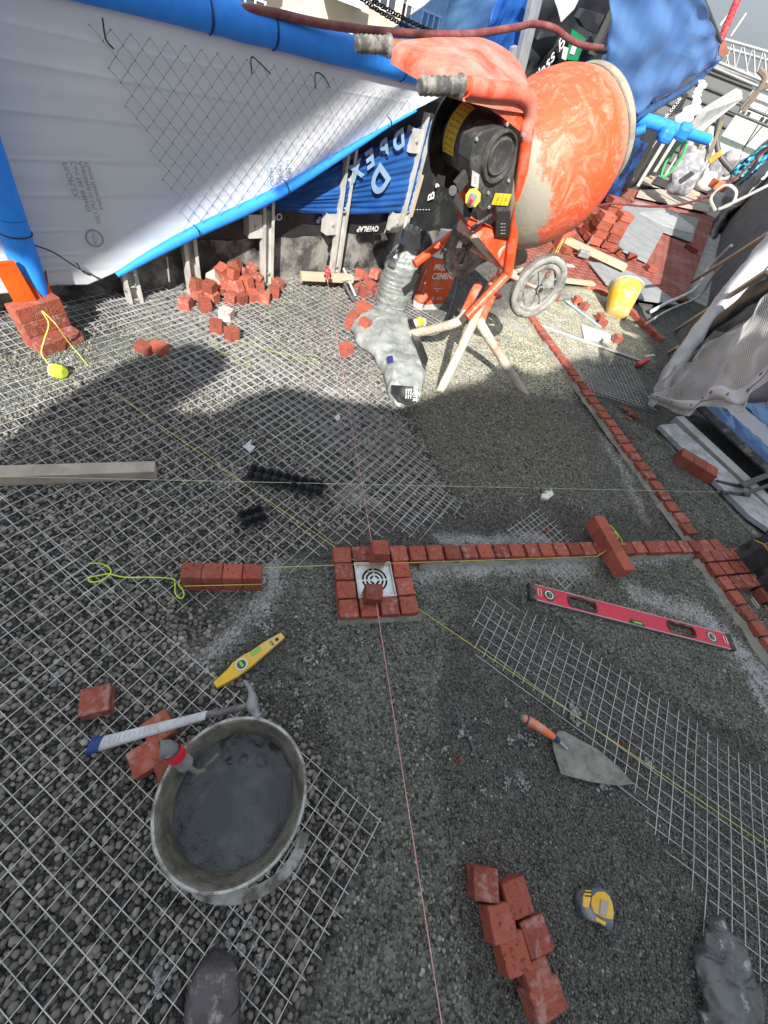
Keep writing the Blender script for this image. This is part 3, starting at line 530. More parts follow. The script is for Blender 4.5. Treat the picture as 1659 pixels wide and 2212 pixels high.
# tall stack at the blue post: two courses, six bricks
sb = G(125, 752); sd = (G(188, 745) - G(100, 778)).normalized(); sa = math.atan2(sd.y, sd.x); nn = Vector((-sd.y, sd.x, 0))
k = 0
for lv, (fz, bw, n, back) in enumerate(((0.0, .0, 3, 0), (.0, .07, 3, 1), (.066, .07, 3, 1), (.132, .074, 3, 1))):
    for i in range(n):
        c = G(100, 777) + sd * (.034 + i * .066) + nn * (.033 + bw)
        put(CUBE[(k * 5) % 6] if lv else CUBE[k % 6], c.x, c.y, fz + .004, sa, 'brick in the %s of the stack by the blue post, %s from left' % (('front course', 'rear bottom course', 'rear middle course', 'rear top course')[lv], ordw(i)), 'bricks stacked at the foot of the blue post', 'stacked_brick', sc_=(.96, .98, 1.05)); k += 1
# bricks by the yellow bucket
for px, py, rz, lab in ((1243, 655, 20, 'leftmost of the loose bricks between wheel and yellow bucket'), (1258, 668, 40, 'second loose brick between wheel and yellow bucket'), (1292, 692, 30, 'loose brick at the head of the blue hammer, upper one'), (1297, 705, 60, 'loose brick nearest the mortar lump, under the blue hammer'), (1195, 648, 50, 'loose brick just right of the mixer wheel'), (1328, 738, 30, 'chipped pink brick at the edge of the mortar board')):
    at(CUBE[px % 6], px, py, rz, lab, name='loose_brick', z=.012)
# far lines of laid bricks
def lineD(a, b, n, lab, grp, z=0., sc_=None, me=None):
    a = G(*a, .03); b = G(*b, .03); an = math.atan2((b - a).y, (b - a).x)
    for i in range(n):
        p = a.lerp(b, (i + .5) / n); put((me or CUBE)[i % len(me or CUBE)], p.x, p.y, z - .012, an + rng.normal(0, .02), lab % ordw(i), grp, sc_=sc_)
lineD((1360, 668), (1430, 735), 9, 'brick in the short line right of the yellow bucket, %s from the far end', 'bricks in the short line by the yellow bucket')
lineD((1208, 598), (1312, 632), 11, 'brick in the edging behind the mixer wheel, %s from the wheel', 'edging bricks behind the wheel')
lineD((1240, 545), (1345, 640), 15, 'brick in the kerb line behind the yellow bucket, %s from its far end', 'kerb bricks behind the yellow bucket')
# stacks on the far board
for bx, by, hh, nm in ((1262, 520, 3, 'shaded left'), (1283, 512, 5, 'tallest'), (1272, 532, 4, 'front left'), (1312, 528, 4, 'right hand'), (1300, 540, 3, 'lowest right')):
    for lv in range(hh):
        p = G(bx, by); put(FAR[lv % 2], p.x + rng.normal(0, .008), p.y + rng.normal(0, .008), lv * .088 + .05, R(24) + rng.normal(0, .04), 'brick behind the drum, %s course of the %s stack' % (ordw(lv), nm), 'bricks stacked behind the drum', 'stacked_brick', sc_=(2.5, 1.9, 1.42))
# ================================================================== DRAIN
dr = empty('floor_drain', G(808, 1258, 0), 'square stainless steel floor drain with a ring-slotted grate', 'drain')
cc = O0 + er * (1.5 * P) + eu * (1.5 * .0745); zt = .056
mb = MB(); Dn = .150
for s_, (dx, dy) in zip(range(4), ((0, 1), (0, -1), (1, 0), (-1, 0))):
    c = cc + er * (dx * (Dn / 2 - .003)) + eu * (dy * (Dn / 2 - .003)); l = Dn if dy else Dn - .012
    a = c - (er if dy else eu) * l / 2; b = c + (er if dy else eu) * l / 2; a.z = b.z = zt; mb.bar(a, b, .006, .012)
mb.build('frame', steel, dr, bevel=.001)
mb = MB(); c = cc.copy(); c.z = zt - .002
# grate plate with arc slots: rings and spokes
def arcring(mb, r0, r1, z, a0, a1, n=16):
    for k in range(n):
        t0 = a0 + (a1 - a0) * k / n; t1 = a0 + (a1 - a0) * (k + 1) / n
        P4 = [c + (er * math.cos(t) + eu * math.sin(t)) * r for t, r in ((t0, r0), (t1, r0), (t1, r1), (t0, r1))]; mb.slab(P4, (0, 0, -.003))
for r0, r1 in ((0, .012), (.020, .028), (.036, .043), (.051, .056)): arcring(mb, r0, r1, 0, 0, 2 * math.pi, 40)
for k in range(40):       # corner infill from the outer ring to the square
    t0 = 2 * math.pi * k / 40; t1 = 2 * math.pi * (k + 1) / 40
    def sq(t): return .0715 / max(abs(math.cos(t)), abs(math.sin(t)))
    mb.slab([c + (er * math.cos(t) + eu * math.sin(t)) * r for t, r in ((t0, .056), (t1, .056), (t1, sq(t1)), (t0, sq(t0)))], (0, 0, -.003))
for t in (0, 90, 180, 270):
    d = er * math.cos(R(t)) + eu * math.sin(R(t)); a = c + d * .010; b = c + d * .058; mb.bar(a + Vector((0, 0, -.0018)), b + Vector((0, 0, -.0018)), .006, .003)
mb.build('grate', mat('stainless', (.6,.62,.64), .3, (.5,.51,.52), 20, metal=.7, bump=.03), dr)
for i in (-1, 1):
    for j in (-1, 1):
        q = c + er * (i * .058) + eu * (j * .058); MB().lathe([(0, .002), (.0035, .002), (.0048, 0), (.0048, -.002)], q, (0, 0, 1), 12).build('screw', steel, dr)
pit = MB().slab([c + er * (i * .070) + eu * (j * .070) + Vector((0, 0, -.016)) for i, j in ((-1, -1), (1, -1), (1, 1), (-1, 1))], (0, 0, -.01)).build('sump', black_plastic, dr)
# ================================================================== MIXER
AZ = R(38.5); a_ = Vector((math.cos(AZ), -math.sin(AZ), 0)); b_ = Vector((-a_.y, a_.x, 0)); up = Vector((0, 0, 1))
C = Vector((.325, 2.62, .61)); near_o = C - a_ * .07; NP = lambda px, py, off=0.: WP(px, py, near_o + a_ * off, a_)
mx = empty('cement_mixer', (.05, 2.6, 0), 'orange electric cement mixer with black motor, held up on a tubular stand', 'cement mixer')
J = NP(1097, 592); E_ = NP(1008, 685); T = NP(1140, 275); K = NP(1147, 208); Hr = NP(1010, 187); Ht = NP(912, 185)
w_ = -a_ * .41; Jf = WP(1000, 490, near_o + w_, a_); Ef = WP(895, 570, near_o + w_, a_)
Hrf = WP(855, 99, near_o + w_, a_); Htf = WP(775, 95, near_o + w_, a_); Tf = T + w_
MB().tube([T + up * .0, (T + J) / 2 + a_ * .004, J], .0255, 16).build('upright', orange, mx, smooth=True)
MB().tube([Tf, Jf], .0255, 16).build('upright', orange, mx, smooth=True)
fr = MB().tube([J, E_], .0235, 14).build('foot_tube', orange, mx, smooth=True); MB().tube([E_, E_ + (E_ - J).normalized() * -.03], .0195, 14).build('open_end', blackp, fr, smooth=True)
MB().tube([Jf + (Ef - Jf) * .45, Ef], .0235, 14).build('foot_tube', orange, mx, smooth=True); MB().tube([Jf, Jf + (Ef - Jf) * .45], .0235, 14).build('foot_tube', orange, mx, smooth=True)
MB().tube([Jf, J], .018, 12).build('cross_tube', orange_worn, mx, smooth=True)
# axle bar and wheels
Cf = WP(1012, 528, C + w_ * 1.12, a_); Cf.z = C.z + .015
MB().tube([J + up * .0, C - a_ * .0], .014, 10).tube([C - a_ * .03, Cf + a_ * .03], .013, 10).build('axle', orange_worn, mx, smooth=True)
aw = Vector((math.cos(R(52)), -math.sin(R(52)), 0))
for wc, axd, nm in ((C, aw, 'near'), (Cf, a_, 'far')):
    r = .172
    ty = MB().lathe([(r * .80, -.020), (r * .90, -.026), (r * .97, -.021), (r, -.010), (r, .010), (r * .97, .021), (r * .90, .026), (r * .80, .021), (r * .76, .012), (r * .76, -.012), (r * .80, -.020)], wc, axd, 48).build('wheel', tyre_m, mx, smooth=True)
    for s in (-.010, 0, .010): MB().tube([wc + axd * s + (Vector((-axd.y, axd.x, 0)) * math.cos(t) + up * math.sin(t)) * (r + .0005) for t in np.linspace(0, 2 * math.pi, 60)[:-1]], .0016, 5, closed=True).build('tread', black_dusty, ty, smooth=True)
    rim = MB().lathe([(r * .79, .012), (r * .74, .018), (r * .66, .018), (r * .62, .012), (r * .62, -.010), (r * .79, -.010)], wc, axd, 48)
    for k in range(4):
        t0 = R(45 * 2 * k + 10); d0 = Vector((-axd.y, axd.x, 0)); f = lambda t, rr, ax=.010: wc + axd * ax + (d0 * math.cos(t) + up * math.sin(t)) * rr
        rim.slab([f(t0, .022), f(t0 + R(58), .022), f(t0 + R(64), r * .64), f(t0 - R(4), r * .64)], axd * -.006)
        rim.bar(f(t0 + R(27), .02, .014), f(t0 + R(27), r * .62, .014), .005, .008, axd)
    rim.build('rim', tyre_m, ty, smooth=False)
    MB().lathe([(0, .036), (.011, .036), (.012, .026), (.022, .024), (.026, .010), (.026, -.012), (0, -.012)], wc, axd, 24).build('hub', black_dusty, ty, smooth=True)
    MB().lathe([(.020, .0), (.021, .004), (.016, .005), (.015, 0)], wc + axd * .024, axd, 24).build('hub_ring', tyre_m, ty, smooth=True)
# drum
Pm = Vector((.221, 2.835, 1.234)); dd_ = Vector((b_.x * math.cos(R(32)), b_.y * math.cos(R(32)), math.sin(R(32))))
prof = [(0, -.60), (.10, -.60), (.17, -.585), (.232, -.55), (.272, -.49), (.298, -.43), (.313, -.35), (.320, -.28), (.321, -.262), (.324, -.258), (.322, -.25), (.317, -.20), (.303, -.14), (.281, -.09), (.256, -.04), (.238, -.012), (.234, 0), (.226, 0), (.244, -.05), (.26, -.1), (.295, -.2), (.295, -.4), (.2, -.55), (0, -.57)]
dr_ = MB().lathe(prof, Pm, dd_, 72).build('drum', orange_worn, mx, smooth=True)
# drum paint: orange sides scratched pale, grey mortar caked round the back and the mouth
def drum_mat():
    m = bpy.data.materials.new('drum_paint'); m.use_nodes = True; t = m.node_tree; N = t.nodes; L = t.links; p = N['Principled BSDF']; tc = N.new('ShaderNodeTexCoord')
    o = Pm - Vector(mx.location); dt = N.new('ShaderNodeVectorMath'); dt.operation = 'SUBTRACT'; dt.inputs[1].default_value = o; L.new(tc.outputs['Object'], dt.inputs[0])
    ax = N.new('ShaderNodeVectorMath'); ax.operation = 'DOT_PRODUCT'; ax.inputs[1].default_value = dd_; L.new(dt.outputs[0], ax.inputs[0])
    def noise(s, d=8, r=.65, v=None, dist=0):
        n = N.new('ShaderNodeTexNoise'); n.inputs['Scale'].default_value = s; n.inputs['Detail'].default_value = d; n.inputs['Roughness'].default_value = r; n.inputs['Distortion'].default_value = dist; L.new(v or tc.outputs['Object'], n.inputs['Vector']); return n.outputs['Fac']
    def mr(x, a, b, c=0., d=1.):
        r = N.new('ShaderNodeMapRange'); r.inputs[1].default_value = a; r.inputs[2].default_value = b; r.inputs[3].default_value = c; r.inputs[4].default_value = d; L.new(x, r.inputs[0]); return r.outputs[0]
    def math_(op, a, b):
        x = N.new('ShaderNodeMath'); x.operation = op
        for i, v in enumerate((a, b)):
            if hasattr(v, 'links'): L.new(v, x.inputs[i])
            else: x.inputs[i].default_value = v
        return x.outputs[0]
    def mix(f, a, b):
        x = N.new('ShaderNodeMix'); x.data_type = 'RGBA'; L.new(f, x.inputs[0])
        for s, v in ((6, a), (7, b)):
            if hasattr(v, 'links'): L.new(v, x.inputs[s])
            else: x.inputs[s].default_value = (*v, 1)
        return x.outputs[2]
    c = mix(mr(noise(3.5), .4, .6), (.78, .085, .018), (.66, .09, .035))
    c = mix(mr(noise(7, 14, .85, dist=2.), .49, .60, 0, .8), c, (.64, .28, .20))           # dusty smears
    vo = N.new('ShaderNodeTexVoronoi'); vo.feature = 'DISTANCE_TO_EDGE'; vo.inputs['Scale'].default_value = 9
    nv = N.new('ShaderNodeTexNoise'); nv.inputs['Scale'].default_value = 6; L.new(tc.outputs['Object'], nv.inputs['Vector']); av = N.new('ShaderNodeVectorMath'); av.operation = 'MULTIPLY_ADD'; av.inputs[1].default_value = (.35,) * 3; L.new(nv.outputs['Color'], av.inputs[0]); L.new(tc.outputs['Object'], av.inputs[2]); L.new(av.outputs[0], vo.inputs['Vector'])
    c = mix(math_('MULTIPLY', mr(vo.outputs['Distance'], .0, .006, .6, 0), mr(noise(4), .45, .6)), c, (.75, .45, .36))     # scratches
    back = mr(math_('ADD', ax.outputs['Value'], math_('MULTIPLY', math_('SUBTRACT', noise(6, 10, .75), .5), .32)), -.485, -.455, 1, 0)
    sx = N.new('ShaderNodeSeparateXYZ'); L.new(dt.outputs[0], sx.inputs[0])
    low = mr(math_('ADD', sx.outputs['Z'], math_('MULTIPLY', math_('SUBTRACT', noise(5, 10, .75), .5), .30)), -.56, -.52, 1, 0)
    c = mix(math_('MAXIMUM', back, low), c, (.30, .28, .225)); c = mix(mr(math_('ADD', ax.outputs['Value'], math_('MULTIPLY', noise(8), .05)), -.10, .03, 0, .8), c, (.55, .34, .25))
    L.new(c, p.inputs['Base Color']); p.inputs['Roughness'].default_value = .55
    b = N.new('ShaderNodeBump'); b.inputs['Strength'].default_value = .35; b.inputs['Distance'].default_value = .012; L.new(math_('ADD', noise(16), math_('MULTIPLY', back, .6)), b.inputs['Height']); L.new(b.outputs[0], p.inputs['Normal'])
    return m
dr_.data.materials[0] = drum_mat()
MB().lathe([(.226, .010), (.246, .012), (.250, .002), (.250, -.020), (.243, -.024), (.236, -.020), (.228, -.01), (.226, .010)], Pm, dd_, 72).build('mouth_ring', mortar_dry, dr_, smooth=True)
MB().lathe([(.252, -.034), (.2555, -.034), (.2545, -.040), (.250, -.040)], Pm, dd_, 72).build('rubber_seam', black_rubber, dr_, smooth=True)
# worn round badge on the drum side, its wording rubbed away
bp = NP(1253, 432, .1)
# yoke plate and bracket
yk = MB().slab([NP(1085, 500, -.02), NP(1118, 500, -.02), NP(1105, 585, -.02), NP(1092, 585, -.02), NP(1040, 520, -.02), NP(1000, 480, -.10), NP(985, 450, -.14), NP(1012, 470, -.06)], -a_ * .006).build('yoke_plate', orange, mx, bevel=.002)
MB().slab([NP(986, 446, -.10), NP(1035, 488, -.05), NP(1030, 502, -.05), NP(984, 462, -.10)], b_ * .03).build('bracket', orange, yk, bevel=.002)
MB().tube([NP(1050, 470, -.16), NP(1120, 560, -.16)], .055, 16).build('gear_casing', mortar_dry, mx, smooth=True)
MB().tube([NP(995, 485, -.3), NP(1085, 545, -.02)], .030, 16).build('cradle', orange_worn, mx, smooth=True)
pl = MB().slab([NP(1074, 457, .0), NP(1103, 457, .0), NP(1100, 515, .0), NP(1071, 510, .0)], -a_ * .002).build('data_plate', blackp, mx)
xd = (NP(1100, 480) - NP(1074, 480)).normalized()
for k in range(4): text('----- ---', .012, NP(1087, 483 + 7 * k, .002), xd, up, whitep, 'plate_line', pl)
# hood
hd = MB(); top = [A(851, 97, 2.20), A(866, 84, 2.24), A(990, 80, 2.45), A(1062, 86, 2.62), A(1112, 116, 2.66), A(1138, 158, 2.50), K + b_ * .02, K, Hr + b_ * .0 + up * .012, A(962, 160, 1.98), A(905, 128, 2.08)]
cen = sum(top, Vector()) / len(top) + up * .012
rings = []
for sc__, dz in ((0, .018), (.35, .016), (.7, .010), (.9, .003), (.97, -.006), (1, -.02), (1, -.05), (.985, -.05), (.97, -.02), (.9, -.008), (.5, 0)):
    rings.append([cen.lerp(p, sc__) + up * dz + up * (.010 * mn.noise(p * 5 + Vector((sc__ * 2, 0, 0)))) for p in smoothpts(top + [top[0]], 4)[:-1]])
n = len(rings[0]); hd.add([p for r_ in rings for p in r_], [(i * n + j, i * n + (j + 1) % n, (i + 1) * n + (j + 1) % n, (i + 1) * n + j) for i in range(len(rings) - 1) for j in range(n)]).build('hood', orange_hood, mx, smooth=True)
# side arch from the hood round to the near upright
MB().tube(smoothpts([Hr + up * .0, NP(1060, 196), NP(1115, 200), NP(1140, 215), NP(1146, 245), T - up * .01, NP(1138, 300)], 5), .027, 12).build('side_arch', orange_hood, mx, smooth=True)
MB().slab([NP(1012, 205, -.012), NP(1118, 213, -.012), NP(1132, 235, -.012), NP(1131, 290, -.012), NP(1075, 245, -.012)], -a_ * .004).build('side_panel', orange, mx)
for h0, h1 in ((Hr, Ht), (Hrf, Htf)):
    d = (h1 - h0).normalized(); hb = MB().tube([h0 - d * .05, h0 + d * .03, h1], .0165, 14).build('handle', orange, mx, smooth=True); L_ = (h1 - h0).length
    pr = [(.0215 + (.0035 if k % 2 else 0), .042 + (L_ - .045) * k / 12) for k in range(13)]
    g_ = MB().lathe([(.014, .030), (.031, .030), (.032, .036), (.027, .040)] + [(.0222, .045)] + pr + [(.024, L_ + .002), (.018, L_ + .010), (0, L_ + .010)], h0, d, 24).build('grip', grip_rubber, hb, smooth=True)
# motor housing
mo = NP(1079, 339, -.02)
mh = MB().lathe([(.0, .0), (.075, .0), (.086, -.004), (.086, -.05), (.104, -.07), (.112, -.25), (.05, -.26), (0, -.26)], mo, a_, 40).build('motor_housing', black_plastic, mx, smooth=True)
gd = mo - a_ * .265 - up * .02 - b_ * .0
MB().lathe([(0, -.01), (.155, -.012), (.168, -.004), (.172, .010), (.168, .013), (.160, .004), (.10, 0), (0, 0)], gd, a_ * 1.0 + Vector((0, 0, .12)), 48).build('belt_guard', black_plastic, mh, smooth=True)
cp = cr([(600,730),(690,640),(880,585),(1030,600),(1115,690),(1138,800),(1125,1000),(1095,1180),(1062,1620),(1035,1775),(882,1790),(865,1580),(690,1640),(655,1600),(648,1380),(560,1240),(545,1000)], 1600, 300, 500)
cv = MB().slab([NP(x, y, -.015) for x, y in cp], -a_ * .085).build('motor_cover', black_dusty, mx, bevel=.007, smooth=False, seg=3)
dc = NP(1078, 339, -.005)
MB().lathe([(0, .006), (.052, .006), (.056, .009), (.060, .006), (.060, .0), (.066, -.004), (.074, -.002), (.078, .012), (.083, .012), (.086, -.002), (.084, -.012), (0, -.012)], dc, a_, 48).build('fan_cover', black_dusty, cv, smooth=True)
ydir = (NP(1079, 320) - NP(1079, 350)).normalized()
# warning label wrapped on the housing
def wrap(mb, x0, x1, a0, a1, r):
    ud = up; vd = a_.cross(up).normalized() * 1
    def fn(u, v):
        t = R(a0 + (a1 - a0) * u); return mo - a_ * (x0 + (x1 - x0) * v) + (ud * math.sin(t) + (-b_) * math.cos(t)) * (r + .0015 + .004 * v)
    return mb.grid(fn, 14, 2)
ly = wrap(MB(), .165, .235, -32, 62, .1085).build('warning_label', mat('yellow_label', (.78, .50, .03), .5, bump=0, dust=.3, ds=12), mh)
tm = mat('label_print', (.12,.08,.02), .7, bump=0)
for k in range(9):
    for j in range(2):
        t = R(-26 + 10 * k); pp = mo - a_ * (.182 + .03 * j) + (up * math.sin(t) - b_ * math.cos(t)) * .1135; text('---==', .013, pp, -a_, (up * math.cos(t) + b_ * math.sin(t)), tm, 'label_print', ly)
for nm, pts, m_, off in (('white_label', [(565,1120),(655,1175),(640,1355),(552,1310)], mat('dull_white_label', (.45,.46,.47), .6, bump=0), .002), ('recycling_label', [(480,820),(530,850),(500,1010),(450,985)], whitep, -.12), ('hand_warning_label', [(855,1405),(1055,1420),(1005,1562),(803,1550)], mat('yellow_label', (0,0,0)), .004)):
    q = [NP(x, y, off - .013) for x, y in cr(pts, 1600, 300, 500)]; lb = MB().slab(q, a_ * .0015).build(nm, m_, cv)
    cq = sum(q, Vector()) / 4 + a_ * .003; xx = (q[1] - q[0]).normalized(); yy = (q[0] - q[3]).normalized()
    if nm == 'hand_warning_label':
        for s in (-.25, .25): text('X', .020, cq + xx * (q[1] - q[0]).length * s, xx, yy, tm, 'hand_symbol', lb); text('---', .012, cq + xx * (q[1] - q[0]).length * s - yy * .014, xx, yy, tm, 'label_print', lb)
        MB().bar(cq - yy * .02, cq + yy * .02, .001, .001, a_).build('divider', tm, lb)
    else:
        for k in range(3): text('----', .010, cq + yy * (.010 - .010 * k), xx, yy, blackp if nm != 'white_label' else greyp, 'label_print', lb)
sw = NP(1023, 428, .0); MB().lathe([(0, .012), (.030, .012), (.034, .006), (.034, 0)], sw - b_ * .004 + up * .0, (a_ * .55 - b_ * .8).normalized(), 8).build('switch_plate', mat('yellow_switch', (.8,.75,.08), .5, bump=0), mx)
MB().box(sw + (a_ * .55 - b_ * .8) * .026, (.026, .026, .042), Matrix((a_, b_, up)).transposed()).build('switch', mat('grey_switch', (.30,.30,.28), .6, bump=0), mx, bevel=.004); MB().box(sw + (a_ * .55 - b_ * .8) * .042 - up * .006, (.014, .012, .018), Matrix((a_, b_, up)).transposed()).build('stop_button', red_m, mx, bevel=.003)
lv = MB(); lv.bar(NP(985, 405, -.05), NP(1008, 378, -.05), .05, .02, a_).bar(NP(975, 415, -.05), NP(1010, 470, -.05), .03, .03, a_).tube([NP(978, 412, -.02), NP(978, 412, -.10)], .018, 12)
lv.build('hinge_bracket', mat('dark_grey_casting', (.05,.052,.055), .5, bump=.1), mx, bevel=.002)
for x, y in ((1054, 416), (1098, 390), (1056, 447), (1088, 462), (1095, 480), (1029, 300), (1095, 268)):
    MB().lathe([(0, .006), (.006, .006), (.007, 0)], NP(x, y, -.012), a_, 6).build('bolt', steel, cv)
MB().lathe([(0, .010), (.007, .010), (.008, 0)], NP(1129, 291, .018), a_, 6).build('bolt', steel, mx)
# cable: strain relief then down to the bed
cb = [NP(1060, 465, .0), NP(1040, 478, .01), NP(1022, 492, .02), G(998, 525, .42), G(990, 570, .26), G(985, 620, .10), G(975, 655, .03), G(965, 690, .02), G(955, 705, .015), G(900, 712, .015), G(912, 728, .015), G(938, 735, .015)]
cbo = MB().tube(smoothpts(cb, 6), .0045, 8).build('power_cable', mat('grey_cable', (.20,.21,.21), .5, bump=0), mx, smooth=True)
mb = MB()
for k in range(9): p = cb[0].lerp(cb[2], k / 8); q = cb[0].lerp(cb[2], (k + .55) / 8); mb.tube([p, q], .0095, 10)
mb.build('strain_relief', black_rubber, cbo, smooth=True)
# stand
st = empty('mixer_stand', (.07, 2.5, 0), 'tubular orange stand under the mixer, its bent legs caked in pale mortar', 'mixer stand')
leg_m = mat('leg_paint_and_mortar', (.66, .16, .08), .85, (.50, .45, .36), 7, (.34, .46), .8, 40, dust=.8, dcol=(.36, .34, .28), ds=16, dthr=(.48, .62))
orange_leg = mat('orange_leg_scuffed', (.72, .10, .03), .55, (.60, .30, .20), 9, (.5,.7), dust=.5, dcol=(.62,.45,.36), ds=8)
for pts in ([G(941, 864, -.02), G(985, 775, .19), G(1020, 701, .34), G(1038, 668, .385), G(1052, 632, .43), G(1070, 605, .45)],
            [G(1140, 866, -.02), G(1085, 775, .19), G(1045, 712, .34), G(1040, 690, .365), G(1062, 640, .42), G(1075, 612, .45)],
            [G(838, 732, -.01), G(905, 718, .15), G(985, 697, .33), G(1005, 672, .37), G(1020, 640, .42), G(1033, 616, .46)],
            [G(1155, 592, .0), G(1125, 585, .15), G(1085, 580, .40), G(1090, 560, .43), G(1078, 600, .44)]):
    n_low = 3 if pts[0].z < 0 or pts is None else 2
    sp2 = smoothpts(pts, 5); kk = min(len(sp2) - 3, n_low * 5 - 1); lg = MB().tube(sp2[:kk + 1], .0275, 14).build('leg', leg_m, st, smooth=True); MB().tube(sp2[kk:], .0276, 14).build('leg_top', orange_leg, lg, smooth=True)
MB().tube([G(1015, 660, .40), G(1080, 640, .42)], .016, 10).build('cross_pin', orange, st, smooth=True)
# ================================================================== TOOLS
def lofted(mb, centers, radii, n=20, cap=True):
    """rings given by (center, xdir, ydir, rx, ry, power)"""
    vs = []
    for (c, xd, yd, rx, ry, pw) in centers:
        for j in range(n):
            a = 2 * math.pi * j / n; ca, sa = math.cos(a), math.sin(a); x = math.copysign(abs(ca) ** pw, ca) * rx; y = math.copysign(abs(sa) ** pw, sa) * ry; vs.append(Vector(c) + Vector(xd) * x + Vector(yd) * y)
    k = len(centers); fs = [(i * n + j, i * n + (j + 1) % n, (i + 1) * n + (j + 1) % n, (i + 1) * n + j) for i in range(k - 1) for j in range(n)]
    fs += [tuple(range(n))[::-1], tuple((k - 1) * n + j for j in range(n))]
    return mb.add(vs, fs)
# big mortar bucket
_bm0 = set(bpy.data.meshes)
bk = empty('mortar_bucket', (-.065, .0, 0), 'large dirty builders bucket half full of wet grey slurry, beside the boot', 'bucket'); bc = Vector((-.065, 0, .012))
MB().lathe([(0, 0), (.110, 0), (.116, .004), (.152, .296), (.158, .296), (.159, .302), (.150, .304), (.146, .298), (.112, .012), (0, .012)], bc, up, 64).build('bucket_wall', bucket_in, bk, smooth=True)
MB().lathe([(.1535, .262), (.1590, .264), (.1615, .278), (.1610, .300), (.158, .306), (.1535, .306), (.1518, .300), (.1535, .296)], bc, up, 64).build('rim', bucket_rim, bk, smooth=True)
MB().lathe([(.1185, .012), (.1505, .258), (.1520, .258), (.1195, .012)], bc, up, 64).build('outer_skin', bucket_out, bk, smooth=True)
mb = MB()
def slur(u, v):
    r = .1345 * v; t = 2 * math.pi * u; p = bc + Vector((r * math.cos(t), r * math.sin(t), .205)); p.z += .0025 * mn.noise(p * 22) + .009 * max(0, mn.noise(p * 38) - .12) * (1 if p.y > .055 else .06); return p
mb.grid(slur, 120, 50).build('slurry', mortar_wet, bk, smooth=True)
hp = [G(658, 1800, .29), G(640, 1850, .265), G(605, 1895, .24), G(560, 1925, .235), G(500, 1940, .235), G(440, 1930, .25), G(415, 1905, .28)]
mb = MB(); sp_ = smoothpts(hp, 6)
for i in range(len(sp_) - 1): mb.bar(sp_[i], sp_[i] + (sp_[i + 1] - sp_[i]) * 1.06, .022, .006, (0, .5, 1))
mb.build('handle', bucket_rim, bk)
for ch in bk.children:      # the real tub is squeezed oval and its rim is uneven
    if ch.name.startswith('handle'): continue
    for v in ch.data.vertices:
        a_n = math.atan2(v.co.y, v.co.x); k_ = .955 + .012 * math.sin(2 * a_n + .6) + .006 * mn.noise(Vector((math.cos(a_n) * 3, math.sin(a_n) * 3, 1))); v.co.x *= k_; v.co.y *= k_ * 1.02
        if v.co.z > .28: v.co.z += .0035 * mn.noise(Vector((math.cos(a_n) * 4, math.sin(a_n) * 4, 7)))
# gauging trowel in the bucket
tt = empty('bucket_trowel', G(390, 1640, .3), 'trowel with red and grey handle leaning in the mortar bucket', 'trowel')
h0 = G(345, 1620, .40); h1 = G(405, 1655, .33); h2 = G(425, 1668, .30)
MB().tube(smoothpts([h0, G(362, 1618, .395), G(385, 1635, .36), h1], 5), [.0165, .018] + [.0165] * 13 + [.012], 16).build('handle', mat('grey_red_handle', (.22,.23,.24), .5, (.16,.17,.18), 9, dust=.5, ds=20), tt, smooth=True)
MB().tube(smoothpts([G(371, 1621, .389), G(378, 1628, .378), G(383, 1633, .368)], 4), .0186, 12, cap=False).build('red_band', red_m, tt, smooth=True)
MB().tube([h1, h2, G(440, 1664, .275)], .005, 8).build('tang', mortar_dry, tt, smooth=True)
MB().slab([G(410, 1690, .27), G(432, 1663, .285), G(470, 1625, .27), G(475, 1630, .262)], Vector((0, 0, -.004))).build('blade', mortar_in, tt, bevel=.001)
# hammer
hm_ = empty('claw_hammer', G(380, 1580, .05), 'claw hammer with white taped handle and blue end lying across a brick', 'hammer')
p0, p1, p2, p3 = G(194, 1612, .055), G(220, 1606, .056), G(446, 1545, .078), G(535, 1525, .082)
mb = MB(); n_ = 14
lofted(mb, [(p1.lerp(p2, i / n_), Vector((.25, -.95, 0)).normalized(), up, .0185 - .006 * i / n_, .013 - .003 * i / n_, .8) for i in range(n_ + 1)], None, 16).build('taped_handle', mat('white_cloth_tape', (.62,.64,.68), .8, (.5,.52,.56), 30, bump=.6, bs=30, dust=.5, dcol=(.35,.30,.26), ds=16, dthr=(.6,.66)), hm_, smooth=True)
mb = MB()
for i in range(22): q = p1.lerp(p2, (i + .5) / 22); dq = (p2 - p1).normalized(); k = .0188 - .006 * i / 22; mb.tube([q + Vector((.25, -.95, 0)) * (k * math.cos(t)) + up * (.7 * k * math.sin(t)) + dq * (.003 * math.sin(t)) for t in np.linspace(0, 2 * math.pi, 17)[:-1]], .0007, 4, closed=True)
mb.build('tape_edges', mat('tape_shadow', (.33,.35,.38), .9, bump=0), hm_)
lofted(MB(), [(p0.lerp(p1, t), Vector((.25, -.95, 0)).normalized(), up, .0205, .0150, .7) for t in (0, .5, 1)], None, 16).build('blue_end', mat('blue_rubber', (.01,.05,.22), .6, bump=.1), hm_, smooth=True)
MB().tube([p2, p3], [.011, .0095], 12).build('shaft', mat('worn_shaft', (.10,.085,.09), .5, (.2,.19,.19), 18), hm_, smooth=True)
iron = mat('scuffed_iron', (.33,.34,.35), .55, (.22,.23,.24), 16, metal=.3, bump=.4, bs=60)
hp = smoothpts([G(558, 1550, .085), G(552, 1540, .086), G(545, 1522, .088), G(545, 1505, .085), G(540, 1488, .075), G(528, 1470, .06)], 4)
MB().tube(hp, [.0165, .0165, .015, .013, .012, .014, .016, .0175, .0175, .017, .0155, .014, .0125, .011, .0095, .008, .0075, .007, .006, .005, .004][:len(hp)], 12).build('head', iron, hm_, smooth=True)
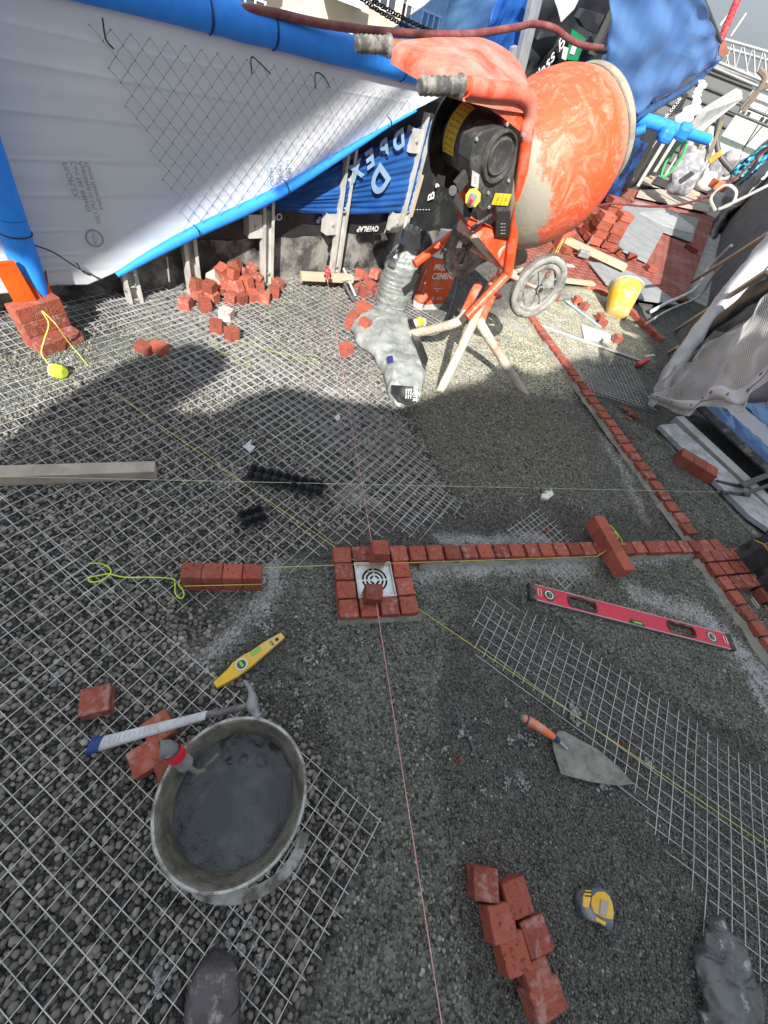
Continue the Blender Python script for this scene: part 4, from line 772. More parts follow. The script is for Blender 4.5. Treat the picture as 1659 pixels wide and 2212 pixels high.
# torpedo level
def D3(px, py, z): return G(px, py, z)
tl = empty('torpedo_level', G(540, 1430, 0), 'short yellow spirit level lying on the stones above the hammer', 'spirit level'); a0 = G(466, 1484, .012); a1 = G(611, 1376, .012); dx = (a1 - a0).normalized(); dy = Vector((-dx.y, dx.x, 0)); Lh = (a1 - a0).length
f = lambda u, v: a0 + dx * (u * Lh) + dy * v
MB().slab([f(0, -.010), f(.25, -.020), f(.45, -.021), f(.55, -.019), f(1, -.010), f(1, .012), f(.75, .020), f(.55, .021), f(.45, .026), f(.30, .026), f(.2, .018), f(0, .012)], up * .022).build('body', yellow_p, tl, bevel=.002)
for u_, rr in ((.37, .0185),):
    q = f(u_, .003) + up * .023; MB().lathe([(rr - .004, .002), (rr, .002), (rr, 0), (rr - .004, 0), (rr - .004, .002)], q, up, 28).build('vial_ring', white_m, tl); MB().lathe([(0, .0012), (rr - .004, .001), (rr - .004, 0)], q, up, 24).build('vial_window', mat('dark_vial', (.03,.10,.06), .2, bump=0), tl); MB().tube([q - dy * .010 + up * .003, q + dy * .010 + up * .003], .0045, 10).build('vial', vialg, tl, smooth=True)
q = f(.60, .010) + up * .023; MB().box(q, (.034, .013, .004), Matrix((dx, dy, up)).transposed()).build('centre_window', vialg, tl, bevel=.001)
MB().lathe([(0, .001), (.006, .001), (.006, 0)], f(.90, 0) + up * .0225, up, 16).build('hanging_hole', blackp, tl); text('AX', .014, f(.82, 0) + up * .0235, dy, -dx, blackp, 'print', tl)
# red box level
rl = empty('box_level', G(1365, 1330, 0), 'long red box spirit level with hand holes lying on the stones', 'spirit level'); a0 = G(1144, 1275, .032); a1 = G(1585, 1388, .032)
dx = (a1 - a0); Lr = dx.length; dx = dx.normalized(); dy = Vector((-dx.y, dx.x, 0)); f = lambda u, v, z=0.: a0 + dx * (u * Lr) + dy * v + up * z
W_ = .036; holes = [(.180, .315), (.665, .80)]
mb = MB()
segs = [(.03, .180), (.315, .665), (.80, .97)]
for s0, s1 in segs: mb.slab([f(s0, -W_), f(s1, -W_), f(s1, W_), f(s0, W_)], up * -.026)
for s0, s1 in holes:
    mb.slab([f(s0, -W_), f(s1, -W_), f(s1, -W_ + .011), f(s0, -W_ + .011)], up * -.026); mb.slab([f(s0, W_ - .011), f(s1, W_ - .011), f(s1, W_), f(s0, W_)], up * -.026)
mb.build('body', red_level, rl)
for s in (-1, 1): MB().bar(f(.03, s * (W_ + .001), -.003), f(.97, s * (W_ + .001), -.003), .003, .006).build('edge_rail', mat('silver_edge', (.6,.55,.56), .4, metal=.3, bump=0), rl); 
MB().bar(f(.03, -W_ - .0035, -.015), f(.97, -W_ - .0035, -.015), .002, .026).build('milled_face', mat('grey_milled_face', (.20,.20,.20), .5, metal=.3, bump=.1), rl)
for s0, s1 in holes:
    g_ = MB(); rr = W_ - .012; pts = []
    for t in np.linspace(-90, 90, 9): pts.append(f(s1, 0, .001) + dx * (-rr * .55 + rr * .55 * math.cos(R(t))) + dy * rr * math.sin(R(t)) * 1.0)
    for t in np.linspace(90, 270, 9): pts.append(f(s0, 0, .001) + dx * (rr * .55 + rr * .55 * math.cos(R(t))) + dy * rr * math.sin(R(t)))
    g_.tube(pts, .0048, 8, closed=True).build('hand_hole_grip', black_rubber, rl, smooth=True)
for u_ in (0.0, .97):
    MB().slab([f(u_, -W_ - .003, .001), f(u_ + .03, -W_ - .003, .001), f(u_ + .03, W_ + .003, .001), f(u_, W_ + .003, .001)], up * -.030).build('end_cap', black_rubber, rl, bevel=.003)
for u_ in (.09, .885):
    q = f(u_, 0, .001); MB().lathe([(.015, .002), (.020, .002), (.020, 0), (.015, 0), (.015, .002)], q, up, 28).build('vial_ring', white_m, rl); MB().lathe([(0, .0012), (.027, .0008), (.029, 0)], q, up, 8).build('vial_housing', black_rubber, rl); MB().tube([q - dy * .011 + up * .004, q + dy * .011 + up * .004], .005, 10).build('vial', mat('dull_green_vial', (.16,.33,.12), .2, bump=0), rl, smooth=True)
for u_ in (.045, .955):
    pts = [f(u_, 0, .003) + dx * x + dy * y for x, y in ((-.007, -.016), (.007, -.016), (.007, .016), (-.007, .016))]; MB().tube(pts, .0022, 6, closed=True).build('end_ring', white_m, rl)
q = f(.50, -W_ + .008, .0); MB().slab([f(.46, -W_, .001), f(.545, -W_, .001), f(.53, -W_ + .022, .001), f(.475, -W_ + .022, .001)], up * -.004).build('centre_housing', black_rubber, rl); MB().tube([f(.482, -W_ + .008, .003), f(.522, -W_ + .008, .003)], .006, 10).build('centre_vial', vialg, rl, smooth=True)
# pointing trowel
tr = empty('brick_trowel', G(1250, 1640, 0), 'brick trowel with orange handle and mortar-stained grey blade on the stones', 'trowel')
bl = [G(1205, 1580, .03), G(1216, 1578, .03), G(1290, 1618, .026), G(1340, 1660, .022), G(1368, 1693, .018), G(1340, 1697, .018), G(1280, 1690, .02), G(1212, 1672, .022), G(1196, 1620, .028), G(1194, 1602, .03)]
MB().slab(bl, Vector((0, 0, -.0025))).build('blade', mat('trowel_steel_stained', (.22,.22,.20), .6, (.15,.15,.135), 35, (.45,.6), .2, 60, metal=.1, dust=.6, dcol=(.33,.33,.31), ds=14), tr)
q0 = G(1131, 1551, .055); q1 = G(1160, 1568, .058); q2 = G(1196, 1592, .052)
MB().tube(smoothpts([q0, q1, q2], 5), [.012, .0145, .016, .0165, .0160, .0155, .0150, .0145, .0135, .0125, .011], 16).build('handle', mat('orange_grip', (.78,.19,.07), .6, (.66,.17,.07), 12, dust=.5, ds=20), tr, smooth=True)
navy = mat('navy_band', (.03,.06,.14), .6, bump=0)
MB().tube([q0.lerp(q1, .18), q0.lerp(q1, .30)], .0160, 16).build('band', navy, tr, smooth=True); MB().tube([q2, G(1206, 1600, .046)], [.0125, .010], 14).build('ferrule', navy, tr, smooth=True); MB().tube([q0 + (q0 - q1) * .15, q0], [.010, .0125], 14).build('handle_end', mat('grey_butt', (.3,.3,.3), .8), tr, smooth=True)
MB().tube([G(1206, 1600, .046), G(1213, 1607, .036), G(1225, 1618, .029)], .0045, 8).build('tang', steel, tr, smooth=True)
# tape measure
tp = empty('tape_measure', G(1292, 1965, 0), 'yellow and grey tape measure lying on its side at the lower right', 'tape measure')
o_ = cr([(760,930),(790,895),(840,888),(885,905),(905,950),(915,1010),(912,1085),(905,1115),(850,1075),(770,1045),(752,1000),(756,960)], 1600, 2640, 1280)
MB().slab([G(x, y, .042) for x, y in o_], up * -.036).build('case', mat('grey_case', (.09,.115,.15), .5, bump=.1, dust=.4, ds=20), tp, bevel=.006, seg=3, smooth=True)
yo = cr([(806,935),(830,912),(865,912),(890,935),(905,975),(912,1020),(905,1048),(860,1040),(815,1015),(800,975)], 1600, 2640, 1280); MB().slab([G(x, y, .0445) for x, y in yo], up * -.003).build('yellow_side', yellow_p, tp, bevel=.001)
yo = cr([(762,935),(772,905),(800,905),(798,940),(788,990),(760,985)], 1600, 2640, 1280); s_ = MB().slab([G(x, y, .0432) for x, y in yo], up * -.003).build('yellow_face', yellow_p, tp)
for k in range(3): MB().bar(G(1262 + k * .5, 1919 + k * 8, .0437), G(1279, 1920 + k * 8, .0437), .003, .001).build('grille', blackp, s_)
yo = cr([(848,950),(885,962),(872,1030),(842,1022)], 1600, 2640, 1280); MB().slab([G(x, y, .0475) for x, y in yo], up * -.002).build('belt_clip', mat('worn_clip', (.42,.36,.33), .4, metal=.4, bump=0), tp); MB().slab([G(x, y, .0437) for x, y in cr([(825,1035),(872,1060),(868,1078),(822,1052)], 1600, 2640, 1280)], up * -.002).build('badge', yellow_p, tp)
# boot
bt = empty('work_boot', G(460, 2150, 0), 'scuffed dark grey work boot with its toe pointing up from the bottom edge', 'boot'); tip = G(462, 2058, .05); hl = G(452, 2420, .05); dx = (hl - tip); dx.z = 0; dx.normalize(); dy = Vector((-dx.y, dx.x, 0)); mb = MB(); rr = []
for s, wd, ht in ((0, .006, .012), (.006, .020, .024), (.018, .032, .036), (.04, .043, .047), (.075, .050, .054), (.12, .050, .060), (.16, .046, .075), (.19, .042, .095), (.21, .042, .115), (.25, .042, .13), (.29, .036, .13), (.30, .02, .12)):
    rr.append((tip + dx * s - up * .05 + up * (.014 + ht / 2), dy, up, wd * 1.15, ht / 2, .8))
lofted(mb, rr, None, 24).build('upper', leather, bt, smooth=True, sub=1)
mb = MB(); so_ = [tip + dx * s + dy * wd * sg - up * .038 for sg, seq in ((1, ((-.004, .004), (.003, .022), (.018, .037), (.045, .048), (.09, .053), (.16, .047), (.25, .042), (.30, .025))), (-1, ((.30, .025), (.25, .042), (.16, .047), (.09, .053), (.045, .048), (.018, .037), (.003, .022), (-.004, .004)))) for s, wd in [(s, wd * 1.17) for s, wd in seq]]
mb.slab(so_, up * -.010 ).build('sole', black_rubber, bt, bevel=.003)
MB().tube([tip + dx * (.085 + .02 * math.cos(t)) + dy * (.056 * math.sin(t)) + up * (.022 * math.cos(t * .9) - .002) for t in np.linspace(-1.5, 1.5, 17)], .0016, 6).build('toe_cap_seam', mat('seam_thread', (.02,.02,.022), .8), bt, smooth=True)
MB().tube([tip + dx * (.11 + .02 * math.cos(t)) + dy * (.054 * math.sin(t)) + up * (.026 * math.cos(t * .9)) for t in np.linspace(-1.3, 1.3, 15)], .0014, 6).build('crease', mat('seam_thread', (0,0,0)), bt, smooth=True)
MB().lathe([(.034, .0), (.040, .03), (.046, .16), (.050, .40)], tip + dx * .25 + up * .06, (0.05, -.1, 1), 24).build('trouser_leg', mat('dark_trouser', (.03,.032,.04), .9, bump=.4), bt, smooth=True)
# ================================================================== LEFT WALL, SHEET AND GUARD RAIL
WU = Vector((.517, .856, 0)).normalized(); WN = Vector((-WU.y, WU.x, 0))      # along the wall, and into the wall
SO = Vector((-1.95, 1.42, 0)); WO = SO + WN * .20                                # sheet plane, membrane plane
def S_(px, py, off=0.): return WP(px, py, SO + WN * off, WN)
def W_p(px, py, off=0.): return WP(px, py, WO + WN * off, WN)
def onw(s, z, off=0.): return WO + WU * s + up * z + WN * off
mb = MB(); mb.grid(lambda u, v: onw(-1.2 + 6.0 * u, -.05 + 1.13 * v, .012 * mn.noise(Vector((u * 18, v * 4, 0))) + .006 * mn.noise(Vector((u * 60, v * 14, 3)))), 120, 20)
pw = mb.build('parapet_wall', membrane, thick=.02, smooth=True); tag(pw, 'low parapet wall lined in black membrane behind the white sheet and steel channels', 'wall')
pb = MB().grid(lambda u, v: onw(-1.2 + 6.0 * u, -.04 + .30 * v * (1 + .06 * mn.noise(Vector((u * 40, 0, 0)))), -.016 + .004 * mn.noise(Vector((u * 40, v * 3, 1)))), 120, 5).build('splashed_upstand', membrane_low, pw, smooth=True)
sk = MB(); sk.slab([onw(-1.2, 1.0, .03), onw(4.8, 1.0, .03), onw(4.8, 1.0, .25), onw(-1.2, 1.0, .25)], up * .03).build('coping', membrane, pw)
for px, py, st_ in ((413, 508, 'OV'), (595, 468, 'OVE'), (712, 474, 'OVERLAP'), (722, 475, ''), (795, 494, 'OVERLAP'), (838, 497, 'OV'), (895, 510, 'OV'), (600, 474, '')):
    if st_:
        p = W_p(px, py, -.024); text(st_, .052, p, -WU, -up, whitep, 'print', pw, bold=.001)
mb = MB()
for k in range(60):
    s = .95 + k * .035
    if s < 2.9: mb.box(onw(s, .42, -.024), (.012, .003, .004), Matrix((WU, WN, up)).transposed())
mb.build('dotted_line', whitep, pw)
for st_, px, py, sz in (('B', 932, 424, .10), ('s', 944, 400, .09), ('er', 950, 378, .09), ('ex', 958, 355, .08)):
    text(st_, sz, W_p(px, py, -.03), up - WU * .25, -WU - up * .25, whitep, 'print', pw, flipx=False, bold=.002)
# steel channel posts
def channel(px, py, top, lab, k):
    b0 = S_(px, py, .09); b0.z = -.01; t0 = b0 + up * top; root = empty('steel_channel', b0, lab, 'steel post', 'galvanised channels along the parapet')
    mb = MB()
    for dx_, dy_, sx_, sy_ in ((0, .02, .075, .003), (-.0375, 0, .003, .043), (.0375, 0, .003, .043), (-.028, -.02, .018, .003), (.028, -.02, .018, .003)):
        mb.box(b0 + WU * dx_ + WN * dy_ + up * top / 2, (sx_, sy_, top), Matrix((WU, WN, up)).transposed())
    mb.build('channel', alu, root)
    for z in ((.38, .86) if top > .6 else (.30,)):
        br_ = MB().box(b0 + WU * -.085 + WN * -.012 + up * z, (.088, .003, .125), Matrix((WU, WN, up)).transposed()).box(b0 + WU * -.128 + WN * .02 + up * z, (.003, .060, .125), Matrix((WU, WN, up)).transposed()).build('bracket', alu, root)
        MB().lathe([(0, .01), (.009, .01), (.010, 0)], b0 + WU * -.085 - WN * .014 + up * z, -WN, 6).build('bolt', steel, br_)
    for z in (.03, .10, .45):
        MB().tube([b0 - WU * .04 + up * z - WN * .005, b0 + WU * .045 + up * z - WN * .005], .005, 8).build('bolt', steel, root)
for k, (px, py, top, lab) in enumerate(((283, 614, .95, 'galvanised channel post leftmost under the white sheet, nearest the blue post'), (416, 592, .95, 'galvanised channel post behind the left end of the brick heap'), (576, 588, .98, 'galvanised channel post between the brick heap and the clamped timber'), (722, 592, 1.0, 'galvanised channel post behind the red clamp'), (858, 540, 1.0, 'galvanised channel post behind the upright grit bag, blue film around it'))):
    channel(px, py, top, lab, k)
# perforated brick resting in the gap and a batten
q = [W_p(852, 388, -.05), W_p(876, 392, -.05), W_p(866, 464, -.05), W_p(840, 460, -.05)]
ab = MB().slab(q, WN * .04).build('perforated_brick', mat('pink_clay', (.42,.17,.12), .85, bump=.2)); tag(ab, 'perforated red brick standing on edge against the black membrane behind blue film', 'brick')
for i in range(7):
    for j in range(2):
        p = q[0].lerp(q[3], (i + .6) / 7.2).lerp(q[1].lerp(q[2], (i + .6) / 7.2), .3 + .4 * j) - WN * .001; MB().box(p, (.014, .004, .014), Matrix((WU, WN, up)).transposed()).build('hole', blackp, ab)
tag(MB().bar(W_p(912, 378, -.04), W_p(887, 468, -.04), .022, .02, WN).build('batten', wood), 'thin timber batten standing against the black membrane left of the motor', 'batten')
tag(MB().tube([S_(360, 555, .06), S_(366, 608, .06)], .005, 8).build('steel_pin', steel, smooth=True), 'thin steel pin hanging below the sheet between two channel posts', 'pin')
# the printed white sheet
lo = [(-.03, .17), (.12, .185), (.25, .17), (.39, .215), (.60, .31), (.85, .41), (1.12, .505), (1.39, .61), (1.72, .765), (2.05, .92), (2.28, 1.02), (2.47, 1.10)]
def low(s):
    for (s0, z0), (s1, z1) in zip(lo, lo[1:]):
        if s <= s1: return z0 + (z1 - z0) * (s - s0) / (s1 - s0)
    return 1.10
s_end = 2.50
def shf(u, v):
    s = -.9 + (s_end + .9) * u; zl = low(max(s, -.03)) - .006; z = zl + (1.118 - zl) * v
    return SO + WU * s + up * z + WN * (.007 * mn.noise(Vector((s * 1.3, z * 1.5, 2))) + .0025 * mn.noise(Vector((s * .8, z * 24, 5))) + .02 * (1 - v) * math.sin(s * 1.4) - sum(.0030 * math.exp(-((z - z0_ - .012 * math.sin(s * 1.7 + z0_ * 9)) / .0055) ** 2) for z0_ in (.24, .31, .42, .55, .66, .79, .93, 1.03)))
ws = MB().grid(shf, 130, 190).build('printed_sheet', sheet_m, thick=.003, smooth=True); tag(ws, 'white plastic sheet with mirrored print, hung from the blue padded rail', 'plastic sheet')
SX = (S_(150, 360) - S_(150, 480)).normalized()
# printed words, read from the other side: mirrored, running down
for st_, px, py, sz in (('PROPLEX', 140, 350, .030), ('Cert No. 843a/03', 157, 348, .025), ('Approved to LPS 1207', 172, 348, .025), ('Flame Retardant', 187, 349, .026)):
    p = S_(px, py, -.026); text(st_, sz, p, -up + WU * .04, -WU - up * .04, greyp, 'print', ws, align='LEFT')
p = S_(204, 515, -.026); ring = MB().lathe([(.030, 0), (.038, 0), (.038, .001), (.030, .001), (.030, 0)], p, -WN, 32); ring.build('stamp', greyp, ws); text('LPCB', .022, p - WN * .001, -up, -WU, greyp, 'print', ws)
for k, (px, py) in enumerate(((362, 395), (375, 390), (388, 396))): text('PROPLEX', .03, S_(px * 1.55 + 20, py - 20, -.026), -up, -WU, bluegreyp, 'print', ws)
# net behind the sheet: its show-through pattern built as grey strings in front
mb = MB(); net_m = mat('grey_net_string', (.30,.33,.37), .8, bump=0); pit_ = .069
def netp(i, j, s0=.62, z0=1.10): return s0 + (i + j) * pit_ * .5, z0 - (i - j) * pit_ * .5
def okn(s, z): return .50 + (1.1 - z) * .35 < s < 2.22 and low(s) + .015 < z < 1.10
for i in range(-40, 60):
    for j in range(-60, 60):
        s, z = netp(i, j)
        if not okn(s, z): continue
        for di, dj in ((1, 0), (0, 1)):
            s2, z2 = netp(i + di, j + dj)
            if okn(s2, z2):
                f_ = lambda s, z: SO + WU * s + up * (z + .004 * mn.noise(Vector((s * 9, z * 9, 1)))) + WN * (-.024)
                a, b = f_(s, z), f_(s2, z2); m_ = (a + b) / 2 + WU * .003 * (1 if di else -1); mb.tube([a, m_, b], .0012, 3, cap=False)
        mb.box(SO + WU * s + up * z + WN * -.024, (.005, .004, .005))
tag(mb.build('debris_net', net_m), 'grey strings in front of the white sheet, drawing the net behind it', 'net')
# zip ties
def ziptie(pts, lab):
    tag(MB().tube(smoothpts(pts, 5), .0030, 6).build('cable_tie', zip_m, smooth=True), lab, 'cable tie')
ziptie([S_(221, 38, -.03), S_(229, 85, -.04), S_(246, 106, -.05)], 'black cable tie leftmost at the top of the white sheet')
ziptie([S_(544, 160, -.03), S_(543, 124, -.05), S_(560, 135, -.08), S_(585, 160, -.10)], 'black cable tie in the white sheet, middle of the upper three')
ziptie([S_(681, 192, -.03), S_(682, 158, -.05), S_(700, 166, -.08), S_(713, 190, -.10)], 'black cable tie in the white sheet, right one of the upper three')
ziptie([S_(418, 485, -.05), S_(428, 497, -.06), S_(434, 514, -.03)], 'black cable tie round the lower blue edge above the brick heap')
ziptie([S_(612, 388, -.05), S_(622, 402, -.06), S_(626, 420, -.03)], 'black cable tie at the middle of the lower blue edge')
ziptie([S_(838, 252, -.04), S_(845, 262, -.05), S_(846, 278, -.03)], 'black cable tie near the right point of the white sheet')
ziptie([S_(60, 525, -.10), S_(115, 545, -.08), S_(170, 580, -.05), S_(225, 606, -.04)], 'long loose black tie arching from the blue post to the sheet corner')
ziptie([S_(165, 568, -.02), S_(180, 588, -.06), S_(195, 595, -.03)], 'black cable tie at the lower left corner of the white sheet')
# top rail with foam
tr_ = empty('padded_guard_rail', SO + up * 1.13, 'guard rail wrapped in blue foam along the top of the white sheet', 'guard rail')
r0 = SO + WU * -.9 + up * 1.175; r1 = SO + WU * 3.3 + up * 1.165
MB().tube([r0 - WU * .1, r1 + WU * .1], .024, 14).build('rail_tube', steel, tr_, smooth=True)
cuts = [-.9, -.2, .98, 1.28, 1.9, 3.2]
for s0, s1 in zip(cuts, cuts[1:]):
    A_ = SO + WU * (s0 + .002) + up * 1.17; B_ = SO + WU * (s1 - .002) + up * 1.17
    MB().tube([A_.lerp(B_, t) + up * .0015 * math.sin(t * 9) for t in np.linspace(0, 1, 9)], .058, 22).build('foam_sleeve', blue_foam, tr_, smooth=True)
for s in (.98, 1.28, 2.1, 2.6):
    c_ = SO + WU * s + up * 1.17; MB().tube([c_ + (up * math.cos(t) + WN * math.sin(t)) * .0595 + WU * .008 * math.sin(t) for t in np.linspace(0, 2 * math.pi, 30)[:-1]], .0028, 6, closed=True).build('tie', zip_m, tr_, smooth=True)
tag(MB().tube(smoothpts([SO + WU * -.9 + up * 1.30 + WN * .05, A(300, -12, 2.6), A(560, 22, 2.75), A(700, 52, 2.9), A(850, 70, 3.1), A(1000, 75, 3.3), A(1110, 60, 3.6), A(1150, 52, 3.9), A(1195, 60, 4.0), A(1235, 88, 4.1), A(1270, 100, 4.2), A(1300, 103, 4.4)], 8), .016, 12).build('red_hose', rust, smooth=True), 'dark red hose running along above the blue rail and over the mixer', 'hose')
# lower edge foam
mb = MB(); le = [SO + WU * s + up * (z - .012) - WN * .006 for s, z in lo[3:11]]; pts = smoothpts(le, 5)
rad = [.008 + .022 * math.sin(math.pi * min(1, (i + 1) / len(pts) * 1.15)) ** .7 if (i + 1) / len(pts) * 1.15 < 1 else .008 for i in range(len(pts))]
tag(mb.tube(pts, rad, 16).build('foam_edging', blue_foam, smooth=True), 'blue foam edging along the slanting lower edge of the white sheet', 'foam edging')
# left post
lp = empty('padded_scaffold_post', (-1.95, 1.38, 0), 'scaffold post wrapped in bright blue foam with orange film round its foot', 'scaffold post')
pb0 = G(75, 655, .10); q0 = WP(85, 655, SO - WN * .08, WN); q1 = WP(-15, 370, SO - WN * .08, WN); q2 = q0 + (q1 - q0) * 2.2
MB().tube([q0 - up * .1, q0], .024, 12).build('tube', steel, lp, smooth=True)
MB().tube([q0 + (q2 - q0) * t for t in np.linspace(0, .32, 5)], .056, 22).build('foam_sleeve', blue_foam, lp, smooth=True); MB().tube([q0 + (q2 - q0) * t for t in np.linspace(.322, 1, 5)], .056, 22).build('foam_sleeve', blue_foam, lp, smooth=True)
tc_ = q0 + (q2 - q0) * .27; ax_ = (q2 - q0).normalized(); uu = ax_.orthogonal().normalized(); vv = ax_.cross(uu)
MB().tube([tc_ + (uu * math.cos(t) + vv * math.sin(t)) * .0585 for t in np.linspace(0, 2 * math.pi, 30)[:-1]], .0028, 6, closed=True).build('tie', zip_m, lp, smooth=True)
of = MB()
def ofn(u, v):
    t = 2 * math.pi * u * .86 + 2.2; zz = -.06 + .17 * v * (1 + .35 * math.sin(3 * t + 1)); c = q0 + ax_ * (zz - .02); c.z = max(c.z, .01); r = .060 + .016 * (1 - v) + .012 * mn.noise(Vector((u * 7, v * 3, 1)))
    return c + (uu * math.cos(t) + vv * math.sin(t)) * r
of.grid(ofn, 60, 16).build('orange_wrap', orange_film, lp, smooth=True, thick=.001)
op = MB().slab([WP(-5, 570, SO - WN * .16, WN), WP(32, 566, SO - WN * .16, WN), WP(90, 668, SO - WN * .16, WN), WP(72, 700, SO - WN * .16, WN), WP(40, 670, SO - WN * .16, WN), WP(-5, 590, SO - WN * .16, WN)], WN * .02).build('orange_board', orange_film, lp)
# ================================================================== blue film hung under the sheet, with print
bf = MB(); P0 = [(750, 330), (862, 250), (935, 262), (893, 452), (858, 448), (820, 436), (770, 434), (700, 442), (600, 458), (640, 410)]
bfo = MB()
tl_, tr2, br2, bl2 = W_p(640, 400, -.10), W_p(940, 258, -.10), W_p(885, 458, -.10), W_p(560, 452, -.10)
def bff(u, v):
    p = bl2.lerp(br2, u).lerp(tl_.lerp(tr2, u), v); p = p + up * (-.02 * math.sin(u * 3.1) * (1 - v)) + WN * (.0028 * math.sin(v * 75 + u * 3 + 2 * mn.noise(Vector((u * 3, v * 3, 1)))) * (1 - v * .6) + .02 * mn.noise(Vector((u * 4, v * 5, 3)))); return p
bfo = MB().grid(bff, 50, 150).build('blue_printed_film', blue_film, smooth=True, thick=.001); tag(bfo, 'dark blue film with pale mirrored lettering hanging below the point of the white sheet', 'plastic film')
for st_, px, py, sz in (('D', 862, 305, .13), ('B', 830, 324, .13), ('E', 800, 345, .13), ('X', 770, 372, .13)): text(st_, sz, W_p(px, py, -.135), (-WU * .8 - up * .45), (-WU * .45 + up * .8), bluegreyp, 'print', bfo, bold=.006)
text('D', .20, W_p(822, 392, -.135), (-WU * .5 - up * .8), (-WU * .8 + up * .5), bluegreyp, 'emblem', bfo, bold=.008)
# ================================================================== view over the rail: film, chain, channel post
def flat(name, pts, m, lab, cat, off=.004, parent=None, group=None, n=None):
    P = [Vector(p) for p in pts]; nn_ = (P[1] - P[0]).cross(P[-1] - P[0]).normalized() * off; o = MB().slab(P, nn_).build(name, m, parent)
    return tag(o, lab, cat, group) if parent is None else o
def Wf(pl, off=.35): return [W_p(x, y, off) for x, y in pl]
def billow(name, quad, m, lab, cat, amp=.06, nu=30, nv=20, seed=0, parent=None, thick=.002, fr=5):
    a, b, c, d = [Vector(q) for q in quad]; n_ = (b - a).cross(d - a).normalized()
    o = MB().grid(lambda u, v: a.lerp(b, u).lerp(d.lerp(c, u), v) + n_ * amp * (mn.noise(Vector((u * fr, v * fr, seed))) + .4 * mn.noise(Vector((u * fr * 3, v * fr * 3, seed)))), nu, nv).build(name, m, parent, smooth=True, thick=thick)
    return tag(o, lab, cat) if parent is None else o
billow('clear_blue_film', Wf([(745, 135), (1040, 160), (1150, -40), (960, -20)], .30), clear_blue, 'pale blue translucent film stretched above the rail behind the mixer hood', 'plastic film', .02)
billow('blue_film_strip', Wf([(1010, 170), (1108, 190), (1180, -30), (1075, -10)], .22), blue_film, 'brighter blue film strip beside the steel post above the hood', 'plastic film', .03, seed=4)
def chain(a, b, sagz, nl, lab):
    mb = MB(); P = [a.lerp(b, i / nl) - up * (sagz * 4 * (i / nl) * (1 - i / nl)) for i in range(nl + 1)]
    for i in range(nl):
        c = (P[i] + P[i + 1]) / 2; d = (P[i + 1] - P[i]).normalized(); s = d.cross(up).normalized(); u_ = s.cross(d); w2 = (s if i % 2 else u_) * .8 + (u_ if i % 2 else s) * .5; l = (P[i + 1] - P[i]).length * .72
        mb.tube([c + d * (l * math.cos(t)) + w2.normalized() * (l * .62 * math.sin(t)) for t in np.linspace(0, 2 * math.pi, 11)[:-1]], .0032, 5, closed=True)
    tag(mb.build('chain', blackp, smooth=True), lab, 'chain')
chain(W_p(788, -10, .05), W_p(948, 72, .05), .01, 30, 'upper of two dark chains hanging above the blue rail'); chain(W_p(766, -15, .03), W_p(922, 74, .03), .015, 30, 'lower of two dark chains hanging above the blue rail')
# post right of the hood
pc = W_p(1112, 190, .1); pt_ = W_p(1165, -40, .1); cp_ = tag(MB().bar(pc, pt_, .11, .05, WN).build('steel_post', steel, bevel=.006), 'pale galvanised box post rising behind the mixer hood and drum', 'steel post')
MB().bar(W_p(1098, 160, .08), W_p(1110, 100, .08), .05, .03, WN).build('splice_plate', steel, cp_)
# black membrane area with print, green sign, flaps
bk_ = billow('black_membrane_sheet', [W_p(1120, 230, .3), W_p(1300, 240, .3), W_p(1400, -40, .3), W_p(1160, -40, .3)], membrane, 'black membrane hung behind the drum with white lettering', 'membrane', .05, seed=7)
for st_, px, py, sz, in (('B Class B', 1172, 152, .13), ('bar', 1190, 128 + 44, .12)): text(st_, sz, W_p(px, py, .22), WU * .6 + up * .8, -WU * .8 + up * .6, whitep, 'print', bk_, bold=.001)
gs = flat('safety_sign', [W_p(1236, 62, .12), W_p(1266, 84, .12), W_p(1248, 132, .12), W_p(1222, 128, .12)], green_m, 'small green and white safety sign on the black membrane above the drum', 'sign', .004)
flat('white_panel', [W_p(1240, 84, .115), W_p(1250, 90, .115), W_p(1240, 118, .115), W_p(1231, 116, .115)], whitep, None, None, .002, parent=gs)
flat('sign_edge', [W_p(1218, 100, .119), W_p(1228, 104, .119), W_p(1222, 130, .119), W_p(1213, 126, .119)], whitep, None, None, .002, parent=gs)
tag(MB().slab([W_p(x, y, .10) for x, y in ((1190, -20), (1260, -20), (1240, 20), (1212, 48), (1205, 20))], WN * .01).build('white_flap', white_plastic), 'torn white flap at the top edge above the green sign', 'plastic flap')
tag(MB().slab([W_p(x, y, .12) for x, y in ((1262, 20), (1330, 40), (1318, 80), (1290, 75), (1262, 60), (1250, 40))], WN * .05).build('dark_flap', membrane), 'dark flap of membrane hanging beside the green sign', 'plastic flap')
tl2 = empty('tensioner', W_p(1335, 60, .0), 'yellow and black strap tensioner hanging on the dark post above the drum', 'strap tensioner')
MB().bar(W_p(1345, 32, -.02), W_p(1331, 68, -.02), .05, .04, WN).build('body', yellow_p, tl2, bevel=.008); MB().bar(W_p(1346, 28, -.02), W_p(1350, 20, -.02), .055, .045, WN).build('cap', black_plastic, tl2, bevel=.005)
MB().bar(W_p(1343, 45, -.045), W_p(1336, 60, -.045), .025, .01, WN).build('grille', black_plastic, tl2); MB().bar(W_p(1330, 72, -.02), W_p(1326, 82, -.02), .025, .025, WN).build('hook_block', black_plastic, tl2)
MB().tube(smoothpts([W_p(1352, -20, .0), W_p(1349, 25, 0)], 3), .006, 6).build('strap', alu, tl2)
tag(MB().bar(W_p(1278, 120, .05), W_p(1352, -30, .05), .05, .05, WN).build('dark_post', mat('dark_steel_post', (.06,.06,.06), .6, bump=.1)), 'dark upright post carrying the yellow strap tensioner', 'steel post')
